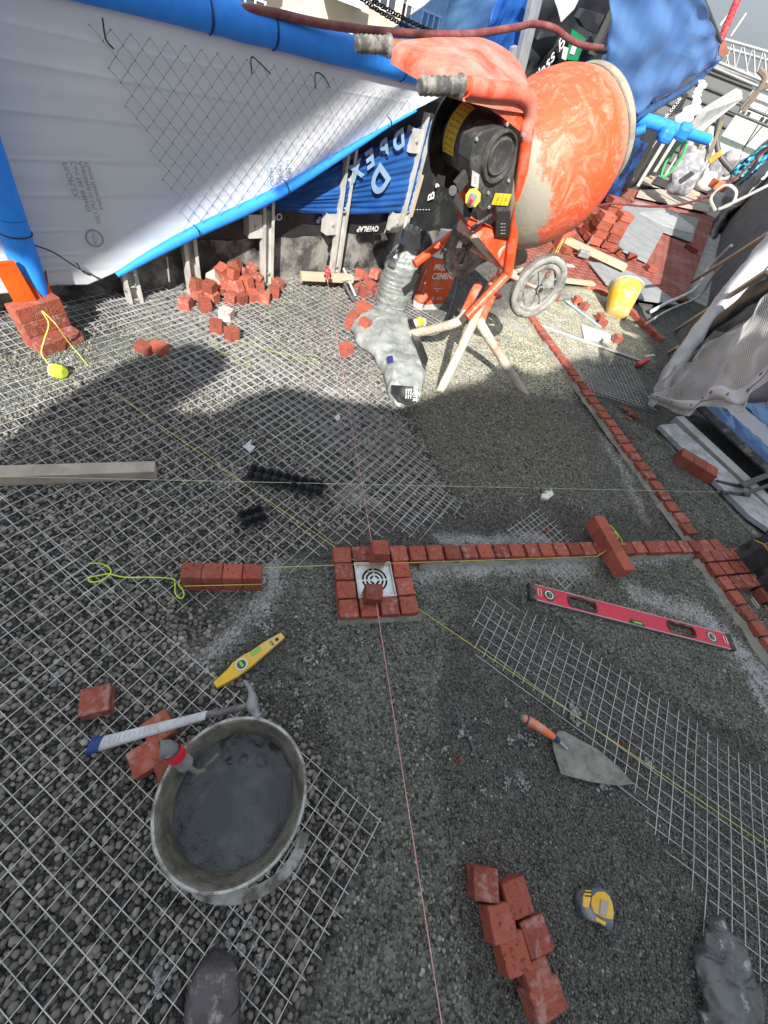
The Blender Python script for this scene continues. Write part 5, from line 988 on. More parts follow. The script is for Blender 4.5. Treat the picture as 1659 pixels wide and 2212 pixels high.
tag(MB().slab([W_p(x, y, .03) for x, y in ((1290, 150), (1318, 90), (1326, 92), (1330, 108), (1305, 140), (1308, 165))], WN * .01).build('white_strap_sheet', white_m), 'white sheet end hanging just above the drum mouth', 'plastic flap')
tag(MB().tube(smoothpts([W_p(1283, 108, -.05), W_p(1310, 112, -.05), W_p(1345, 85, -.05), W_p(1360, 50, -.05), W_p(1368, -10, -.05)], 6), .012, 8).build('black_strap', mat('dark_webbing', (.05,.05,.045), .8), smooth=True), 'dark webbing strap looping past the yellow tensioner', 'strap')
# ================================================================== BAGS
cg = empty('cement_bag', G(945, 668, 0), 'upright orange and white paper bag of cement against the parapet', 'cement bag')
cb0 = G(922, 664, .0); cx_ = (G(990, 660, .0) - G(900, 664, .0)).normalized(); cn_ = Vector((cx_.y, -cx_.x, 0)); Wc = .140; Hc = .54
def bagmat():
    m = bpy.data.materials.new('cement_bag_paper'); m.use_nodes = True; t = m.node_tree; p = t.nodes['Principled BSDF']; tc = t.nodes.new('ShaderNodeTexCoord'); sx = t.nodes.new('ShaderNodeSeparateXYZ'); t.links.new(tc.outputs['Object'], sx.inputs[0]); rp = t.nodes.new('ShaderNodeValToRGB'); rp.color_ramp.interpolation = 'CONSTANT'
    dv = t.nodes.new('ShaderNodeMath'); dv.operation = 'DIVIDE'; dv.inputs[1].default_value = Hc; t.links.new(sx.outputs['Z'], dv.inputs[0]); t.links.new(dv.outputs[0], rp.inputs[0])
    e = rp.color_ramp.elements; e[0].color = (.72, .72, .70, 1); e[1].color = (.72, .10, .02, 1); e[1].position = .10; q = e.new(.69); q.color = (.03, .03, .2, 1); q = e.new(.70); q.color = (.74, .74, .73, 1)
    nz = t.nodes.new('ShaderNodeTexNoise'); nz.inputs['Scale'].default_value = 9; nz.inputs['Detail'].default_value = 8; t.links.new(tc.outputs['Object'], nz.inputs['Vector']); mr = t.nodes.new('ShaderNodeMapRange'); mr.inputs[1].default_value = .5; mr.inputs[2].default_value = .75; mr.inputs[4].default_value = .5; t.links.new(nz.outputs['Fac'], mr.inputs[0])
    mx_ = t.nodes.new('ShaderNodeMix'); mx_.data_type = 'RGBA'; mx_.inputs[7].default_value = (.45, .42, .38, 1); t.links.new(mr.outputs[0], mx_.inputs[0]); t.links.new(rp.outputs[0], mx_.inputs[6]); t.links.new(mx_.outputs[2], p.inputs['Base Color']); p.inputs['Roughness'].default_value = .6
    b = t.nodes.new('ShaderNodeBump'); b.inputs['Strength'].default_value = .6; b.inputs['Distance'].default_value = .015; t.links.new(nz.outputs['Fac'], b.inputs['Height']); t.links.new(b.outputs[0], p.inputs['Normal']); return m
mb = MB(); rg = []
for k in range(19):
    z = Hc * k / 18; v = k / 18; wd = Wc * (.90 + .16 * math.sin(math.pi * min(1, v * 1.25)) - .10 * v); th = .060 * (min(1, .55 + v * 3)) * (1 - .75 * max(0, v - .55) / .45) + .004
    rg.append((cb0 + up * z - cn_ * .0 + cx_ * .012 * v, cx_, cn_, wd, th, .55))
lofted(mb, rg, None, 44)
for i, v in enumerate(mb.v): mb.v[i] = v + (cn_ * .007 + cx_ * .005) * mn.noise(v * 14)
bgo = mb.build('paper_sack', bagmat(), cg, smooth=True)
fz = lambda z: .062 * (1 - .75 * max(0, z / Hc - .55) / .45) + .006
for st_, z, sz, m_, dx_ in (('Rugby', .43, .070, navyp, .0), ('PREMIUM', .328, .054, whitep, .0), ('CEMENT', .270, .058, whitep, .0), ('Weatherproof', .185, .016, whitep, -.02), ('25kg', .168, .016, whitep, -.02)):
    text(st_, sz, cb0 + up * z + cn_ * (fz(z) + .004) + cx_ * dx_, cx_, up, m_, 'print', cg, bold=.0018 if sz > .03 else 0)
text('PREMIUM', .036, cb0 + up * .22 - cx_ * .146 + cn_ * .022, up + cx_ * .1, -cx_ * .4 - cn_ * .9 * -1, whitep, 'print', cg, bold=.001)
for k, (x_, r_) in enumerate(((-.035, .019), (.02, .012), (.05, .012))):
    MB().lathe([(r_ - .0015, 0), (r_, 0), (r_, .001), (r_ - .0015, .001), (r_ - .0015, 0)], cb0 + up * .105 + cx_ * x_ + cn_ * .067, cn_, 24).build('symbol', whitep, cg); MB().lathe([(0, .001), (r_ * .35, .001), (r_ * .35, 0)], cb0 + up * .105 + cx_ * x_ + cn_ * .067, cn_, 12).build('symbol', whitep, cg)
# full grit bag, upright
gb = empty('grit_bag', G(840, 672, 0), 'upright clear plastic bag full of grey grit with black print, twisted shut', 'grit bag'); gb0 = G(842, 664, .0); gx = Vector((.87, .5, 0)).normalized(); gn = Vector((.5, -.87, 0)); mb = MB(); rg = []; Hg = .51
for k in range(91):
    v = k / 90; z = Hg * v; wd = .118 * (1 + .05 * math.sin(v * 4)) if v < .62 else .118 * 1.03 * (1 - .62 * ((v - .62) / .38) ** .9); th = .095 if v < .62 else .095 * (1 - .72 * ((v - .62) / .38)); q_ = 1 + .014 * math.sin(v * 95 + 2 * math.sin(v * 17)); wd *= q_; th *= q_
    if k == 0: wd *= .85; th *= .85
    rg.append((gb0 + up * z + gx * (.028 * v), gx, gn, wd, th, .75))
lofted(mb, rg, None, 40)
for i, v in enumerate(mb.v): mb.v[i] = v + (gn * .007 + gx * .005) * mn.noise(v * 15) + gn * .004 * abs(mn.noise(Vector((v.x * 12, v.y * 12, v.z * 60))))
mb.build('filled_film', cloudbag, gb, smooth=True)
mb = MB(); tp_ = gb0 + up * Hg + gx * .03
for k in range(7):
    a = k * .9; d = (gx * math.cos(a) + gn * math.sin(a)) ; mb.grid(lambda u, v: tp_ + d * (.012 + .035 * u) + (d.cross(up)) * (.03 * (v - .5)) + up * (-.05 + .075 * u + .02 * mn.noise(Vector((u * 5, v * 5, k)))), 5, 5)
mb.build('twisted_neck', clearbag, gb, smooth=True, thick=.001)
def bagface(u, v, r=1.02):      # black printed panels wrapped on the shoulder
    pass
for a0, a1, z0, z1, st_ in ((-2.75, -2.15, .30, .44, 'tuffgrit'), (-.95, -.25, .30, .43, 'tuffgrit')):
    def pf(u, v, a0=a0, a1=a1, z0=z0, z1=z1):
        a = a0 + (a1 - a0) * u; z = z0 + (z1 - z0) * v; k = z / Hg; i = min(89, int(k * 90)); c, xd, yd, wd, th, pw = rg[i]; ca, sa = math.cos(a), -math.sin(a) * -1
        q = gb0 + up * z + gx * (.028 * k) + gx * math.copysign(abs(ca) ** .75, ca) * (wd + .010) + gn * math.copysign(abs(math.sin(-a)) ** .75, math.sin(-a)) * (th + .010); return q
    MB().grid(pf, 12, 10).build('black_panel', mat('black_bag_print', (.02,.02,.022), .35, bump=.3, bs=20, dust=.3, dcol=(.3,.3,.3)), gb, smooth=True, thick=.001)
    m_ = pf(.5, .5); out = (m_ - gb0); out.z = 0; out.normalize(); tx = (pf(.9, .5) - pf(.1, .5)).normalized(); 
    if a0 < -2: text(st_, .034, m_ + out * .008, up, -tx, whitep, 'print', gb, bold=.001)
    else: text(st_, .038, m_ + out * .010 + up * .04, tx, up, whitep, 'print', gb, bold=.001)
# empty grit bag, lying
eb = empty('empty_grit_bag', G(840, 790, 0), 'crumpled nearly empty clear bag with black print lying on the mesh', 'grit bag')
sp = [(757, 712, 815, 672, .10), (770, 735, 868, 682, .12), (800, 765, 893, 712, .13), (822, 790, 905, 745, .12), (832, 820, 918, 790, .13), (838, 850, 918, 820, .12), (852, 872, 910, 850, .07), (868, 884, 895, 880, .03)]
mb = MB(); ring_ = []; n = 64
for k, (xa, ya, xb, yb, hh) in enumerate(sp):
    a = G(xa, ya, hh * .4); b = G(xb, yb, hh * .4); c = (a + b) / 2; xd = (b - a); wd = xd.length / 2; xd.normalize(); ring_.append((Vector((c.x, c.y, hh * .5)), xd, up, wd, hh * .5, .8))
R2 = []
for k in range(len(ring_) - 1):
    for j in range(9):
        t = j / 9; A1_, B1_ = ring_[k], ring_[k + 1]; R2.append((A1_[0].lerp(B1_[0], t), A1_[1].lerp(B1_[1], t).normalized(), up, A1_[3] * (1 - t) + B1_[3] * t, A1_[4] * (1 - t) + B1_[4] * t, .8))
R2.append(ring_[-1]); lofted(mb, R2, None, n)
for i, v in enumerate(mb.v): q = Vector((mn.noise(v * 13), mn.noise(v * 13 + Vector((4, 0, 0))), mn.noise(v * 13 + Vector((0, 7, 0))))); mb.v[i] = v + q * .014 + up * .030 * (abs(mn.noise(Vector((v.x * 26 + v.y * 10, v.y * 7, 3)))) - .18) + up * .012 * (abs(mn.noise(v * 42)) - .2); mb.v[i].z = max(mb.v[i].z, .012)
mb.build('film', clearbag, eb, smooth=True)
def panel(pts, nm, h): return MB().slab([G(x, y, h_) for (x, y), h_ in zip(pts, h)], up * .002).build(nm, mat('black_bag_print', (0,0,0)), eb)
panel([(845, 800 + 32), (905, 836), (902, 866), (885, 875), (862, 868), (846, 848)], 'black_panel', [.125, .125, .11, .10, .10, .12])
panel([(880, 690), (892, 690), (905, 725), (925, 775), (918, 800), (905, 770), (893, 735)], 'black_panel', [.13, .12, .13, .12, .125, .13, .135])
tx = (G(900, 862, .12) - G(902, 836, .12)).normalized(); text('tuffgrit', .052, G(899, 851, .136), tx, Vector((-tx.y, tx.x, 0)), whitep, 'print', eb, bold=.001)
for k in range(3): text('Aggregate blend', .014, G(888 - 5 * k, 850, .132), tx, Vector((-tx.y, tx.x, 0)), whitep, 'print', eb)
MB().slab([G(835, 770, .15), G(848, 768, .15), G(850, 782, .15), G(838, 784, .15)], up * .001).build('small_print', navyp, eb)
# yellow connector, clamp, timber etc
pg = empty('site_plug', G(910, 700, 0), 'yellow and white site power plug lying on the mesh by the mixer', 'plug'); a = G(866, 702, .03); b = G(930, 694, .03); d = (b - a).normalized()
MB().tube([a + d * .05, a + d * .055, a + d * .14, a + d * .145], [.014, .022, .026, .02], 16).build('plug_body', white_m, pg, smooth=True); MB().tube([a + d * .145, a + d * .15, a + d * .20, a + d * .205], [.027, .030, .028, .024], 16).build('socket', yellow_p, pg, smooth=True)
MB().tube([a + d * .208, a + d * .216], .03, 16).build('flange', white_m, pg, smooth=True); MB().tube(smoothpts([a - d * .15 + up * -.01, a - d * .03, a + d * .05], 4), .006, 8).build('cord', yellow_p, pg, smooth=True); MB().box(a + d * .17 + up * .03, (.03, .02, .02)).build('latch', yellow_p, pg, bevel=.004)
tag(MB().bar(G(650, 596, .10), G(762, 602, .10), .05, .045).build('clamped_timber', wood, bevel=.003), 'short pale timber offcut clamped to the channel post over red bricks', 'timber')
ck = empty('red_clamp', G(707, 600, .12), 'red clamp gripping the pale timber, tied with the pink string', 'clamp'); MB().box(G(708, 590, .14), (.035, .05, .05), Matrix.Rotation(R(25), 3, 'Z')).build('jaw', red_m, ck, bevel=.008); MB().bar(G(705, 575, .17), G(712, 604, .12), .022, .02).build('lever', red_m, ck, bevel=.005)
for s in (-1, 1): MB().box(G(708 + 6 * s, 596, .155), (.012, .012, .012)).build('pin', blackp, ck)
g2 = empty('bar_clamp', G(755, 615, .05), 'small steel screw clamp leaning between the timber and the grit bag', 'clamp'); MB().tube([G(742, 580, .14), G(768, 640, .03)], .011, 10).build('screw', steel, g2, smooth=True); MB().bar(G(740, 606, .10), G(775, 602, .10), .02, .012).build('arm', steel, g2, bevel=.002); MB().tube([G(744, 612, .10), G(764, 652, .02)], [.014, .010], 10).build('handle', black_dusty, g2, smooth=True)
tag(MB().bar(G(-60, 1030, .035), G(337, 1016, .035), .058, .050).build('square_timber', wood_grey, bevel=.002), 'long square weathered timber lying on the mesh, entering from the left edge', 'timber')
# string spool
sl_ = empty('string_spool', G(125, 805, 0), 'spool of bright lime builders line lying on the mesh', 'string spool'); a = G(115, 800, .035); d = Vector((.9, .12, .12)).normalized()
MB().lathe([(0, 0), (.030, 0), (.030, .003), (0, .003)], a, d, 28).build('flange', white_m, sl_, smooth=False); MB().lathe([(.020, .003), (.028, .006), (.031, .025), (.029, .044), (.021, .050), (.0, .050)], a, d, 24).build('wound_line', lime, sl_, smooth=True); MB().lathe([(0, .051), (.019, .051), (.019, .054), (0, .054)], a, d, 24).build('flange', lime, sl_)
# strings
def line(name, pts, r, m, lab): tag(MB().tube(pts, r, 5).build(name, m, smooth=True), lab, 'string')
line('string_line', sag(G(706, 600, .15), G(806, 1190, .10), 20, .0) , .0013, pink, 'taut pink string from the red clamp to the brick behind the drain'); line('string_line', sag(G(812, 1298, .085), G(965, 2280, .30), 20, .0), .0013, pink, 'taut pink string from the brick on the drain to the bottom edge')
line('string_line', sag(G(-60, 1028, .06), G(1612, 1064, .05), 30, 0), .0011, mat('pale_lime_string', (.55,.68,.4), .7, bump=0), 'thin pale green string stretched straight across the whole bed')
line('string_line', sag(G(570, 1226, .05), G(1290, 1202, .09), 30, 0), .0011, yellows, 'yellow string stretched from the block of four to the upright stack')
line('string_line', sag(G(240, 845, .03), G(800, 1235, .06), 30, 0), .0010, yellows, 'thin yellow string running diagonally from the far left to the drain'); line('string_line', sag(G(845, 1275, .05), G(1720, 1870, .05), 30, 0), .0011, yellows, 'thin yellow string running diagonally from the drain to the lower right edge')
dull_lime = mat('dusty_lime_string', (.42,.50,.13), .8, bump=0)
def wig(pts, r, m, lab, z=.014): line('loose_string', smoothpts([G(x, y, z) for x, y in pts], 7), r, m, lab)
wig([(190, 1218), (215, 1217), (235, 1226), (238, 1240), (215, 1255), (195, 1257), (192, 1248), (215, 1243), (235, 1240), (270, 1247), (320, 1247), (370, 1250), (378, 1262), (378, 1280), (388, 1292), (397, 1288), (395, 1275), (386, 1262), (396, 1242)], .0022, lime, 'loose curling lime string left of the block of four bricks', .030)
wig([(455, 735), (470, 745), (475, 760), (500, 765), (520, 785), (540, 790), (530, 765), (508, 745)], .0014, dull_lime, 'tangled end of lime string beside the sunlit single bricks', .03); wig([(508, 735), (540, 742), (580, 757), (630, 768), (655, 778), (680, 778), (688, 772), (665, 765)], .0014, dull_lime, 'lime string trailing from the single bricks towards the pink string', .03)
line('loose_string', smoothpts([G(90, 672, .20), G(105, 700, .19), G(95, 735, .12), G(90, 765, .08), G(110, 790, .04), G(125, 800, .03)], 6), .0022, yellows, 'yellow string draped over the brick stack down to the spool'); line('loose_string', smoothpts([G(92, 672, .21), G(120, 700, .19), G(145, 735, .10), G(170, 765, .03), G(190, 790, .02)], 6), .0022, yellows, 'second yellow string draped over the right of the brick stack')
line('loose_string', [G(397, 1266, .075), G(400, 1266, .075), G(565, 1262, .075)], .0013, yellows, 'yellow string pulled along the face of the block of four')
line('loose_string', smoothpts([G(1310, 1133, .10), G(1322, 1138, .11), G(1335, 1160, .11), G(1328, 1160, .11), G(1330, 1148, .115), G(1342, 1165, .10), G(1345, 1172, .09)], 6), .0022, lime, 'bright lime string knotted on the upright brick stack'); line('loose_string', [G(1290, 1202, .09), G(1330, 1175, .10), G(1352, 1175, .08)], .0013, yellows, 'yellow string wound round the upright brick stack')
line('loose_string', [G(1612, 1064, .05), G(1600, 1050, .07), G(1608, 1040, .08)], .002, lime, 'bright lime string tied to the steel bars at the right edge')
# drainage strips
navy_pl = mat('dark_blue_plastic', (.006,.010,.022), .5, bump=.05); stud_m = mat('black_stud', (.003,.003,.005), .6, bump=0)
def strip(a, b, nx, lab, wd=.085):
    root = empty('drainage_strip', (a + b) / 2, lab, 'drainage mat', 'pieces of studded drainage mat'); d = (b - a); L_ = d.length; d.normalize(); s = Vector((-d.y, d.x, 0)); z = up * .026
    mb = MB()
    mb.slab([a - s * wd / 2 + z, b - s * wd / 2 + z, b + s * wd / 2 + z, a + s * wd / 2 + z], up * -.002)
    mb.build('base_mat', navy_pl, root)
    for i in range(nx):
        for j in (-1, 1):
            c = a + d * (L_ * (i + .5) / nx) + s * (j * wd * .25) + z; MB().lathe([(.0175, 0), (.015, .006), (.008, .026), (.0055, .030), (0, .030)], c, up, 12).build('stud', stud_m, root, smooth=True)
strip(G(536, 1027, .01), G(698, 1065, .01), 9, 'long strip of dark studded drainage mat lying on the mesh above the green string'); strip(G(520, 1131, .01), G(572, 1114, .01), 3, 'short piece of dark studded drainage mat on the mesh')
# yellow bucket
yb = empty('yellow_bucket', G(1330, 685, 0), 'yellow bucket with mortar inside and a bent rim, standing tilted in the mortar', 'bucket'); y0 = G(1330, 684, .02); y1 = G(1352, 620, .22); ay = (y1 - y0).normalized(); hy = (y1 - y0).length
MB().lathe([(0, 0), (.098, 0), (.103, .006), (.152, hy), (.147, hy), (.098, .01), (0, .01)], y0, ay, 48).build('bucket_wall', yellow_bucket, yb, smooth=True)
MB().lathe([(.151, hy - .012), (.163, hy - .012), (.164, hy + .002), (.152, hy + .004), (.148, hy - .004), (.151, hy - .012)], y0, ay, 48).build('rim', mat('dusty_rim', (.5,.49,.42), .8, bump=.3), yb, smooth=True)
ux_ = ay.orthogonal().normalized(); vx_ = ay.cross(ux_)
MB().grid(lambda u, v: y0 + ay * (hy - .038 + .016 * mn.noise(Vector((u * 9, v * 9, 4)))) + (ux_ * math.cos(6.2832 * u) + vx_ * math.sin(6.2832 * u)) * (.132 * v), 32, 8).build('mortar_fill', mortar_in, yb, smooth=True)
MB().tube(smoothpts([y0 + ay * hy + (ux_ * math.cos(t) + vx_ * math.sin(t)) * .158 - ay * .02 * math.sin((t - 2.2) * 1.0) for t in np.linspace(2.2, 5.3, 7)], 4), .004, 8).build('handle', mat('dusty_rim', (0,0,0)), yb, smooth=True)
# blue hammer, mortar lump, hawk pieces
h2 = empty('lump_hammer', G(1260, 680, 0), 'short hammer with pale blue handle lying before the yellow bucket', 'hammer'); MB().tube([G(1222, 650, .03), G(1298, 708, .02)], [.010, .013], 12).build('handle', mat('pale_blue_handle', (.28,.42,.50), .6, dust=.5, ds=20), h2, smooth=True); MB().bar(G(1207, 645, .04), G(1233, 640, .04), .04, .035).build('head', iron, h2, bevel=.006)
h3 = empty('sledge', G(1215, 555, 0), 'small grey hammer head with handle lying on the far timber', 'hammer'); MB().tube([G(1262, 540, .10), G(1302, 475, .20)], .012, 10).build('handle', mat('red_grey_handle', (.35,.18,.17), .6), h3, smooth=True); MB().bar(G(1250, 545, .10), G(1272, 552, .10), .07, .07).build('head', iron, h3, bevel=.01)
tag(MB().bar(G(1205, 572, .03), G(1238, 578, .03), .05, .05).build('mortar_offcut', concrete, bevel=.01), 'small grey lump standing on the kerb line behind the bucket', 'mortar lump')
mbx = empty('mortar_board', G(1300, 718, 0), 'small white board with mortar lying at the edge of the mesh patch', 'board'); MB().slab([G(1256, 700, .03), G(1322, 722, .03), G(1318, 735, .03), G(1262, 730, .03)], up * -.02).build('board', white_plastic, mbx, bevel=.003)
# long metal rod, chips
tag(MB().tube([G(1160, 700, .03), G(1390, 782, .03)], .011, 12).build('metal_rod', steel, smooth=True), 'long galvanised rod lying from the mixer wheel to the netting', 'metal rod'); tag(MB().bar(G(1165, 706, .018), G(1360, 772, .018), .035, .004).build('flat_bar', concrete), 'pale mortar-covered flat bar along the metal rod', 'metal bar')
tag(MB().slab([G(x, y, .05) for x, y in ((1180, 1035), (1192, 1052), (1197, 1068), (1185, 1078), (1170, 1073), (1173, 1055))], up * -.03).build('concrete_shard', white_m, bevel=.004), 'white pointed shard standing beside the mortar pile', 'concrete shard')
rb = MB()
for (x, y, r) in ((1350, 885, .03), (1362, 892, .035), (1375, 900, .03), (1358, 905, .025)): clump(rb, G(x, y, .02), r, 0)
tag(rb.build('broken_brick', mat('pale_red_clay', (.36,.14,.11), .9, bump=.5)), 'broken pinkish brick crumbled on the mesh patch', 'broken brick')
rb = MB(); clump(rb, G(1180, 1148, .015), .020, 0); tag(rb.build('brick_fragment', brick), 'red brick fragment lying between the mesh scrap and the row', 'brick fragment')
tag(MB().slab([G(x, y, .018) for x, y in ((525, 965), (545, 948), (540, 960), (552, 965), (540, 978))], up * .002).build('plastic_scrap', white_plastic), 'small grey scrap of film on the shadowed mesh', 'plastic scrap')
tag(MB().slab([G(x, y, .018) for x, y in ((722, 902), (733, 893), (735, 905), (728, 910))], up * .002).build('plastic_scrap', white_m), 'small white scrap right of the pink string', 'plastic scrap')
for (x0, y0, x1, y1, lab) in ((980, 1520, 1035, 1650, 'loose dark wire below the drain pointing to the brick pile'), (1123, 1262, 1130, 1310, 'loose wire beside the black end of the red level'), (1590, 1580, 1600, 1620, 'short loose wire near the right edge'), (1615, 1570, 1640, 1625, 'longer loose wire near the right edge')):
    tag(MB().tube([G(x0, y0, .02), G((x0 + x1) / 2 + 3, (y0 + y1) / 2, .025), G(x1, y1, .02)], .0022, 6).build('loose_wire', mat('dull_wire', (.16,.17,.19), .5, metal=.4, bump=0), smooth=True), lab, 'wire')
# clear bag at the bottom right corner
cbg = empty('plastic_bag', G(1560, 2150, 0), 'torn clear plastic bag lying in the bottom right corner', 'plastic bag'); mb = MB(); rg = []
for k, (xa, ya, xb, yb, hh) in enumerate(((1530, 1985, 1545, 1985, .03), (1508, 2010, 1575, 2012, .05), (1500, 2050, 1590, 2050, .06), (1498, 2110, 1605, 2090, .06), (1505, 2160, 1620, 2140, .06), (1515, 2240, 1640, 2230, .06))):
    a = G(xa, ya, hh * .4); b = G(xb, yb, hh * .4); xd = b - a; wd = xd.length / 2; c = (a + b) / 2; rg.append((Vector((c.x, c.y, hh * .5 + .01)), xd.normalized(), up, wd, hh * .5, .8))
lofted(mb, [(rg[i][0].lerp(rg[i + 1][0], t), rg[i][1], up, rg[i][3] * (1 - t) + rg[i + 1][3] * t, rg[i][4], .8) for i in range(len(rg) - 1) for t in (0, .2, .4, .6, .8)], None, 44); 
for i, v in enumerate(mb.v): mb.v[i] = v + Vector((mn.noise(v * 25), mn.noise(v * 25 + Vector((4, 0, 0))), 0)) * .022 + up * .035 * (abs(mn.noise(Vector((v.x * 22, v.y * 30, 2)))) - .15)
mb.build('film', mat('dark_clear_film', (.13,.14,.145), .2, (.22,.23,.235), 12, (.45,.6), bump=.8, bs=25, spec=.9, dust=.8, dcol=(.7,.72,.74), ds=16, dthr=(.58,.64), trans=(.3,(.85,.9,.9),.2)), cbg, smooth=True, sub=1)  # white streaks of the dust mix stand in for highlights on the film
# ================================================================== RIGHT SIDE AND PASSAGE
RD = Vector((.28, .96, 0)).normalized(); RN = Vector((.96, -.28, 0)).normalized(); RO = Vector((1.64, 3.1, 0)); LO = Vector((.02, 4.9, 0))
def Rp(px, py, off=0.): return WP(px, py, RO + RN * off, RN)
def Lp(px, py, off=0.): return WP(px, py, LO + RN * off, RN)
def thick(name, pts, m, lab, cat, off): return tag(MB().slab(pts, off).build(name, m, bevel=.002), lab, cat)
def cD(pts): return cr(pts, 2350, 1250, 530, 1172)
# concrete ledge
L = cD([(245, 785), (375, 770), (1110, 1440), (1060, 1500), (960, 1560)])
flat('dusty_ledge', [G(x, y, .022) for x, y in ((1418, 925), (1452, 921), (1660, 1112), (1690, 1150), (1690, 1175), (1610, 1120))], mat('cement_dusted_slab', (.46,.48,.52), .9, (.30,.31,.32), 14, (.4,.6), .4, 80), 'flat cement-dusted slab beside the concrete kerb at the right edge', 'slab', -.03)
tag(MB().bar(G(1461, 905, .03) , G(1700, 1130, .03), .10, .06).build('concrete_kerb', concrete, bevel=.006), 'pale concrete kerb running to the right edge under the blue film', 'kerb')
w0 = G(1490, 893, .06); w1 = G(1720, 1110, .06)
def band(o0, o1, z0, z1, nm, m, lab, cat):
    d = (w1 - w0).normalized(); s = Vector((-d.y, d.x, 0)) * -1
    s = -s if s.x < 0 else s
    P = [w0 + s * o0 + up * z0, w1 + s * o0 + up * z0, w1 + s * o1 + up * z1, w0 + s * o1 + up * z1]; return thick(nm, P, m, lab, cat, (0, 0, -.012))
band(.0, .035, .06, .09, 'black_gasket', black_rubber, 'black rubber strip along the foot of the wrapped window unit', 'strip'); fb_ = band(.035, .14, .09, .11, 'blue_wrap_strip', blue_film_dark, 'blue film wrapped strip beside the concrete kerb', 'plastic film')
band(.15, .34, .12, .15, 'grey_sill', mat('grey_sill_paint', (.32,.33,.36), .35, (.28,.29,.32), 2, bump=.02), 'smooth grey metal sill between bands of blue film', 'window sill'); band(.34, .50, .15, .17, 'blue_wrap_strip', blue_film_dark, 'broad blue film band right of the grey sill', 'plastic film')
band(.50, .72, .17, .17, 'brown_board', mat('brown_board', (.20,.17,.13), .7), 'brown board with an orange edge at the right side', 'board'); band(.60, .625, .18, .18, 'orange_edge', mat('orange_cord', (.75,.38,.04), .6), 'orange cord along the brown board', 'cord'); band(.72, 1.3, .17, .2, 'pale_board', mat('pale_grey_board', (.42,.42,.45), .7), 'pale lilac grey board at the far right edge', 'board')
dW = (w1 - w0).normalized(); sW = Vector((dW.y, -dW.x, 0)); sW = -sW if sW.x < 0 else sW
for o0, o1, z0, z1, lab, sd in ((.03, .15, .075, .12, 'wrinkled blue film lying along the edge of the concrete kerb', 1), (.33, .52, .15, .185, 'wrinkled dark blue film between the grey sill and brown board', 2)):
    tag(MB().grid(lambda u, v: w0.lerp(w1, u) + sW * (o0 + (o1 - o0) * v) + up * (z0 + (z1 - z0) * v + .012 * mn.noise(Vector((u * 6, v * 5 + u * 14, sd))) + .010 * abs(mn.noise(Vector((u * 14, v * 16 + u * 30, sd + 3))))), 90, 16).build('blue_film_run', mat('steel_blue_film', (.045,.18,.42), .25, (.02,.09,.24), 5, (.42,.6), .3, 12), smooth=True, thick=.001), lab, 'plastic film')
bs = empty('tie_bars', G(1630, 1070, 0), 'short black steel bars and bracket tied with lime string at the right edge', 'steel bars')
[MB().tube(q_, .012, 8).build('short_bar', black_dusty, bs, smooth=True) for q_ in ([G(1547, 1040, .05), G(1600, 1050, .06)], [G(1557, 1063, .05), G(1618, 1070, .06)])]; MB().bar(G(1600, 1050, .10), G(1700, 1010, .12), .035, .02).bar(G(1605, 1068, .10), G(1700, 1035, .12), .02, .02).build('bracket', black_dusty, bs)
# debris netting with reinforced band
net = empty('debris_netting', Rp(1500, 880), 'bunched white debris netting with a reinforced eyelet band at the right', 'netting')
TP = [(1436, 824), (1462, 800), (1478, 784), (1500, 766), (1530, 745), (1560, 728), (1590, 705), (1625, 676), (1665, 640), (1720, 600)]
BP = [(1404, 858), (1420, 872), (1450, 886), (1490, 893), (1530, 884), (1560, 878), (1592, 884), (1632, 852), (1680, 810), (1740, 760)]
T3 = smoothpts([Rp(*p, -.06) for p in TP], 8); B3 = smoothpts([Rp(*p, -.06 + .012 * k) for k, p in enumerate(BP)], 8); NT = len(T3)
def netf(i, v):
    p = T3[i].lerp(B3[i], v); return p + RN * -(.035 * math.sin(v * 7 + i * .22) * (1 - i / NT * .6) + .03 * mn.noise(Vector((i * .12, v * 4, 9)))) + up * .01 * mn.noise(Vector((i * .2, v * 6, 2)))
T3d = T3
mb = MB(); NI = 130
def netq(u, v):
    x = u * (NT - 1); i = min(int(x), NT - 2); return netf(i, v).lerp(netf(i + 1, v), x - i)
for i in range(NI): mb.tube([netq(i / (NI - 1), v) for v in np.linspace(0, 1, 22)], .0016, 4, cap=False)
for j in range(34): mb.tube([netq(u, j / 33) for u in np.linspace(0, 1, 90)], .0012, 3, cap=False)
net_w = mat('white_net_thread', (.62,.62,.62), .7, bump=0); mb.build('mesh_threads', net_w, net)
mb = MB(); mb.grid(lambda u, v: netq(u, .80 + .13 * v) - RN * .006, 120, 3).build('reinforced_band', white_plastic, net, thick=.001, smooth=True)
for k in range(9): MB().lathe([(0, .002), (.008, .002), (.009, 0)], netq(.12 + k * .1, .865) - RN * .009, -RN, 12).build('eyelet', black_dusty, net)
# translucent sheet seen through the netting
billow('sheet_behind_net', [Rp(1470, 880, .10), Rp(1760, 860, .10), Rp(1760, 600, .10), Rp(1480, 775, .10)], mat('mottled_film', (.25,.32,.45), .4, (.33,.27,.2), 3, (.42,.58), .4, 6), 'mottled blue and brown film behind the white netting', 'plastic film', .03, seed=5)
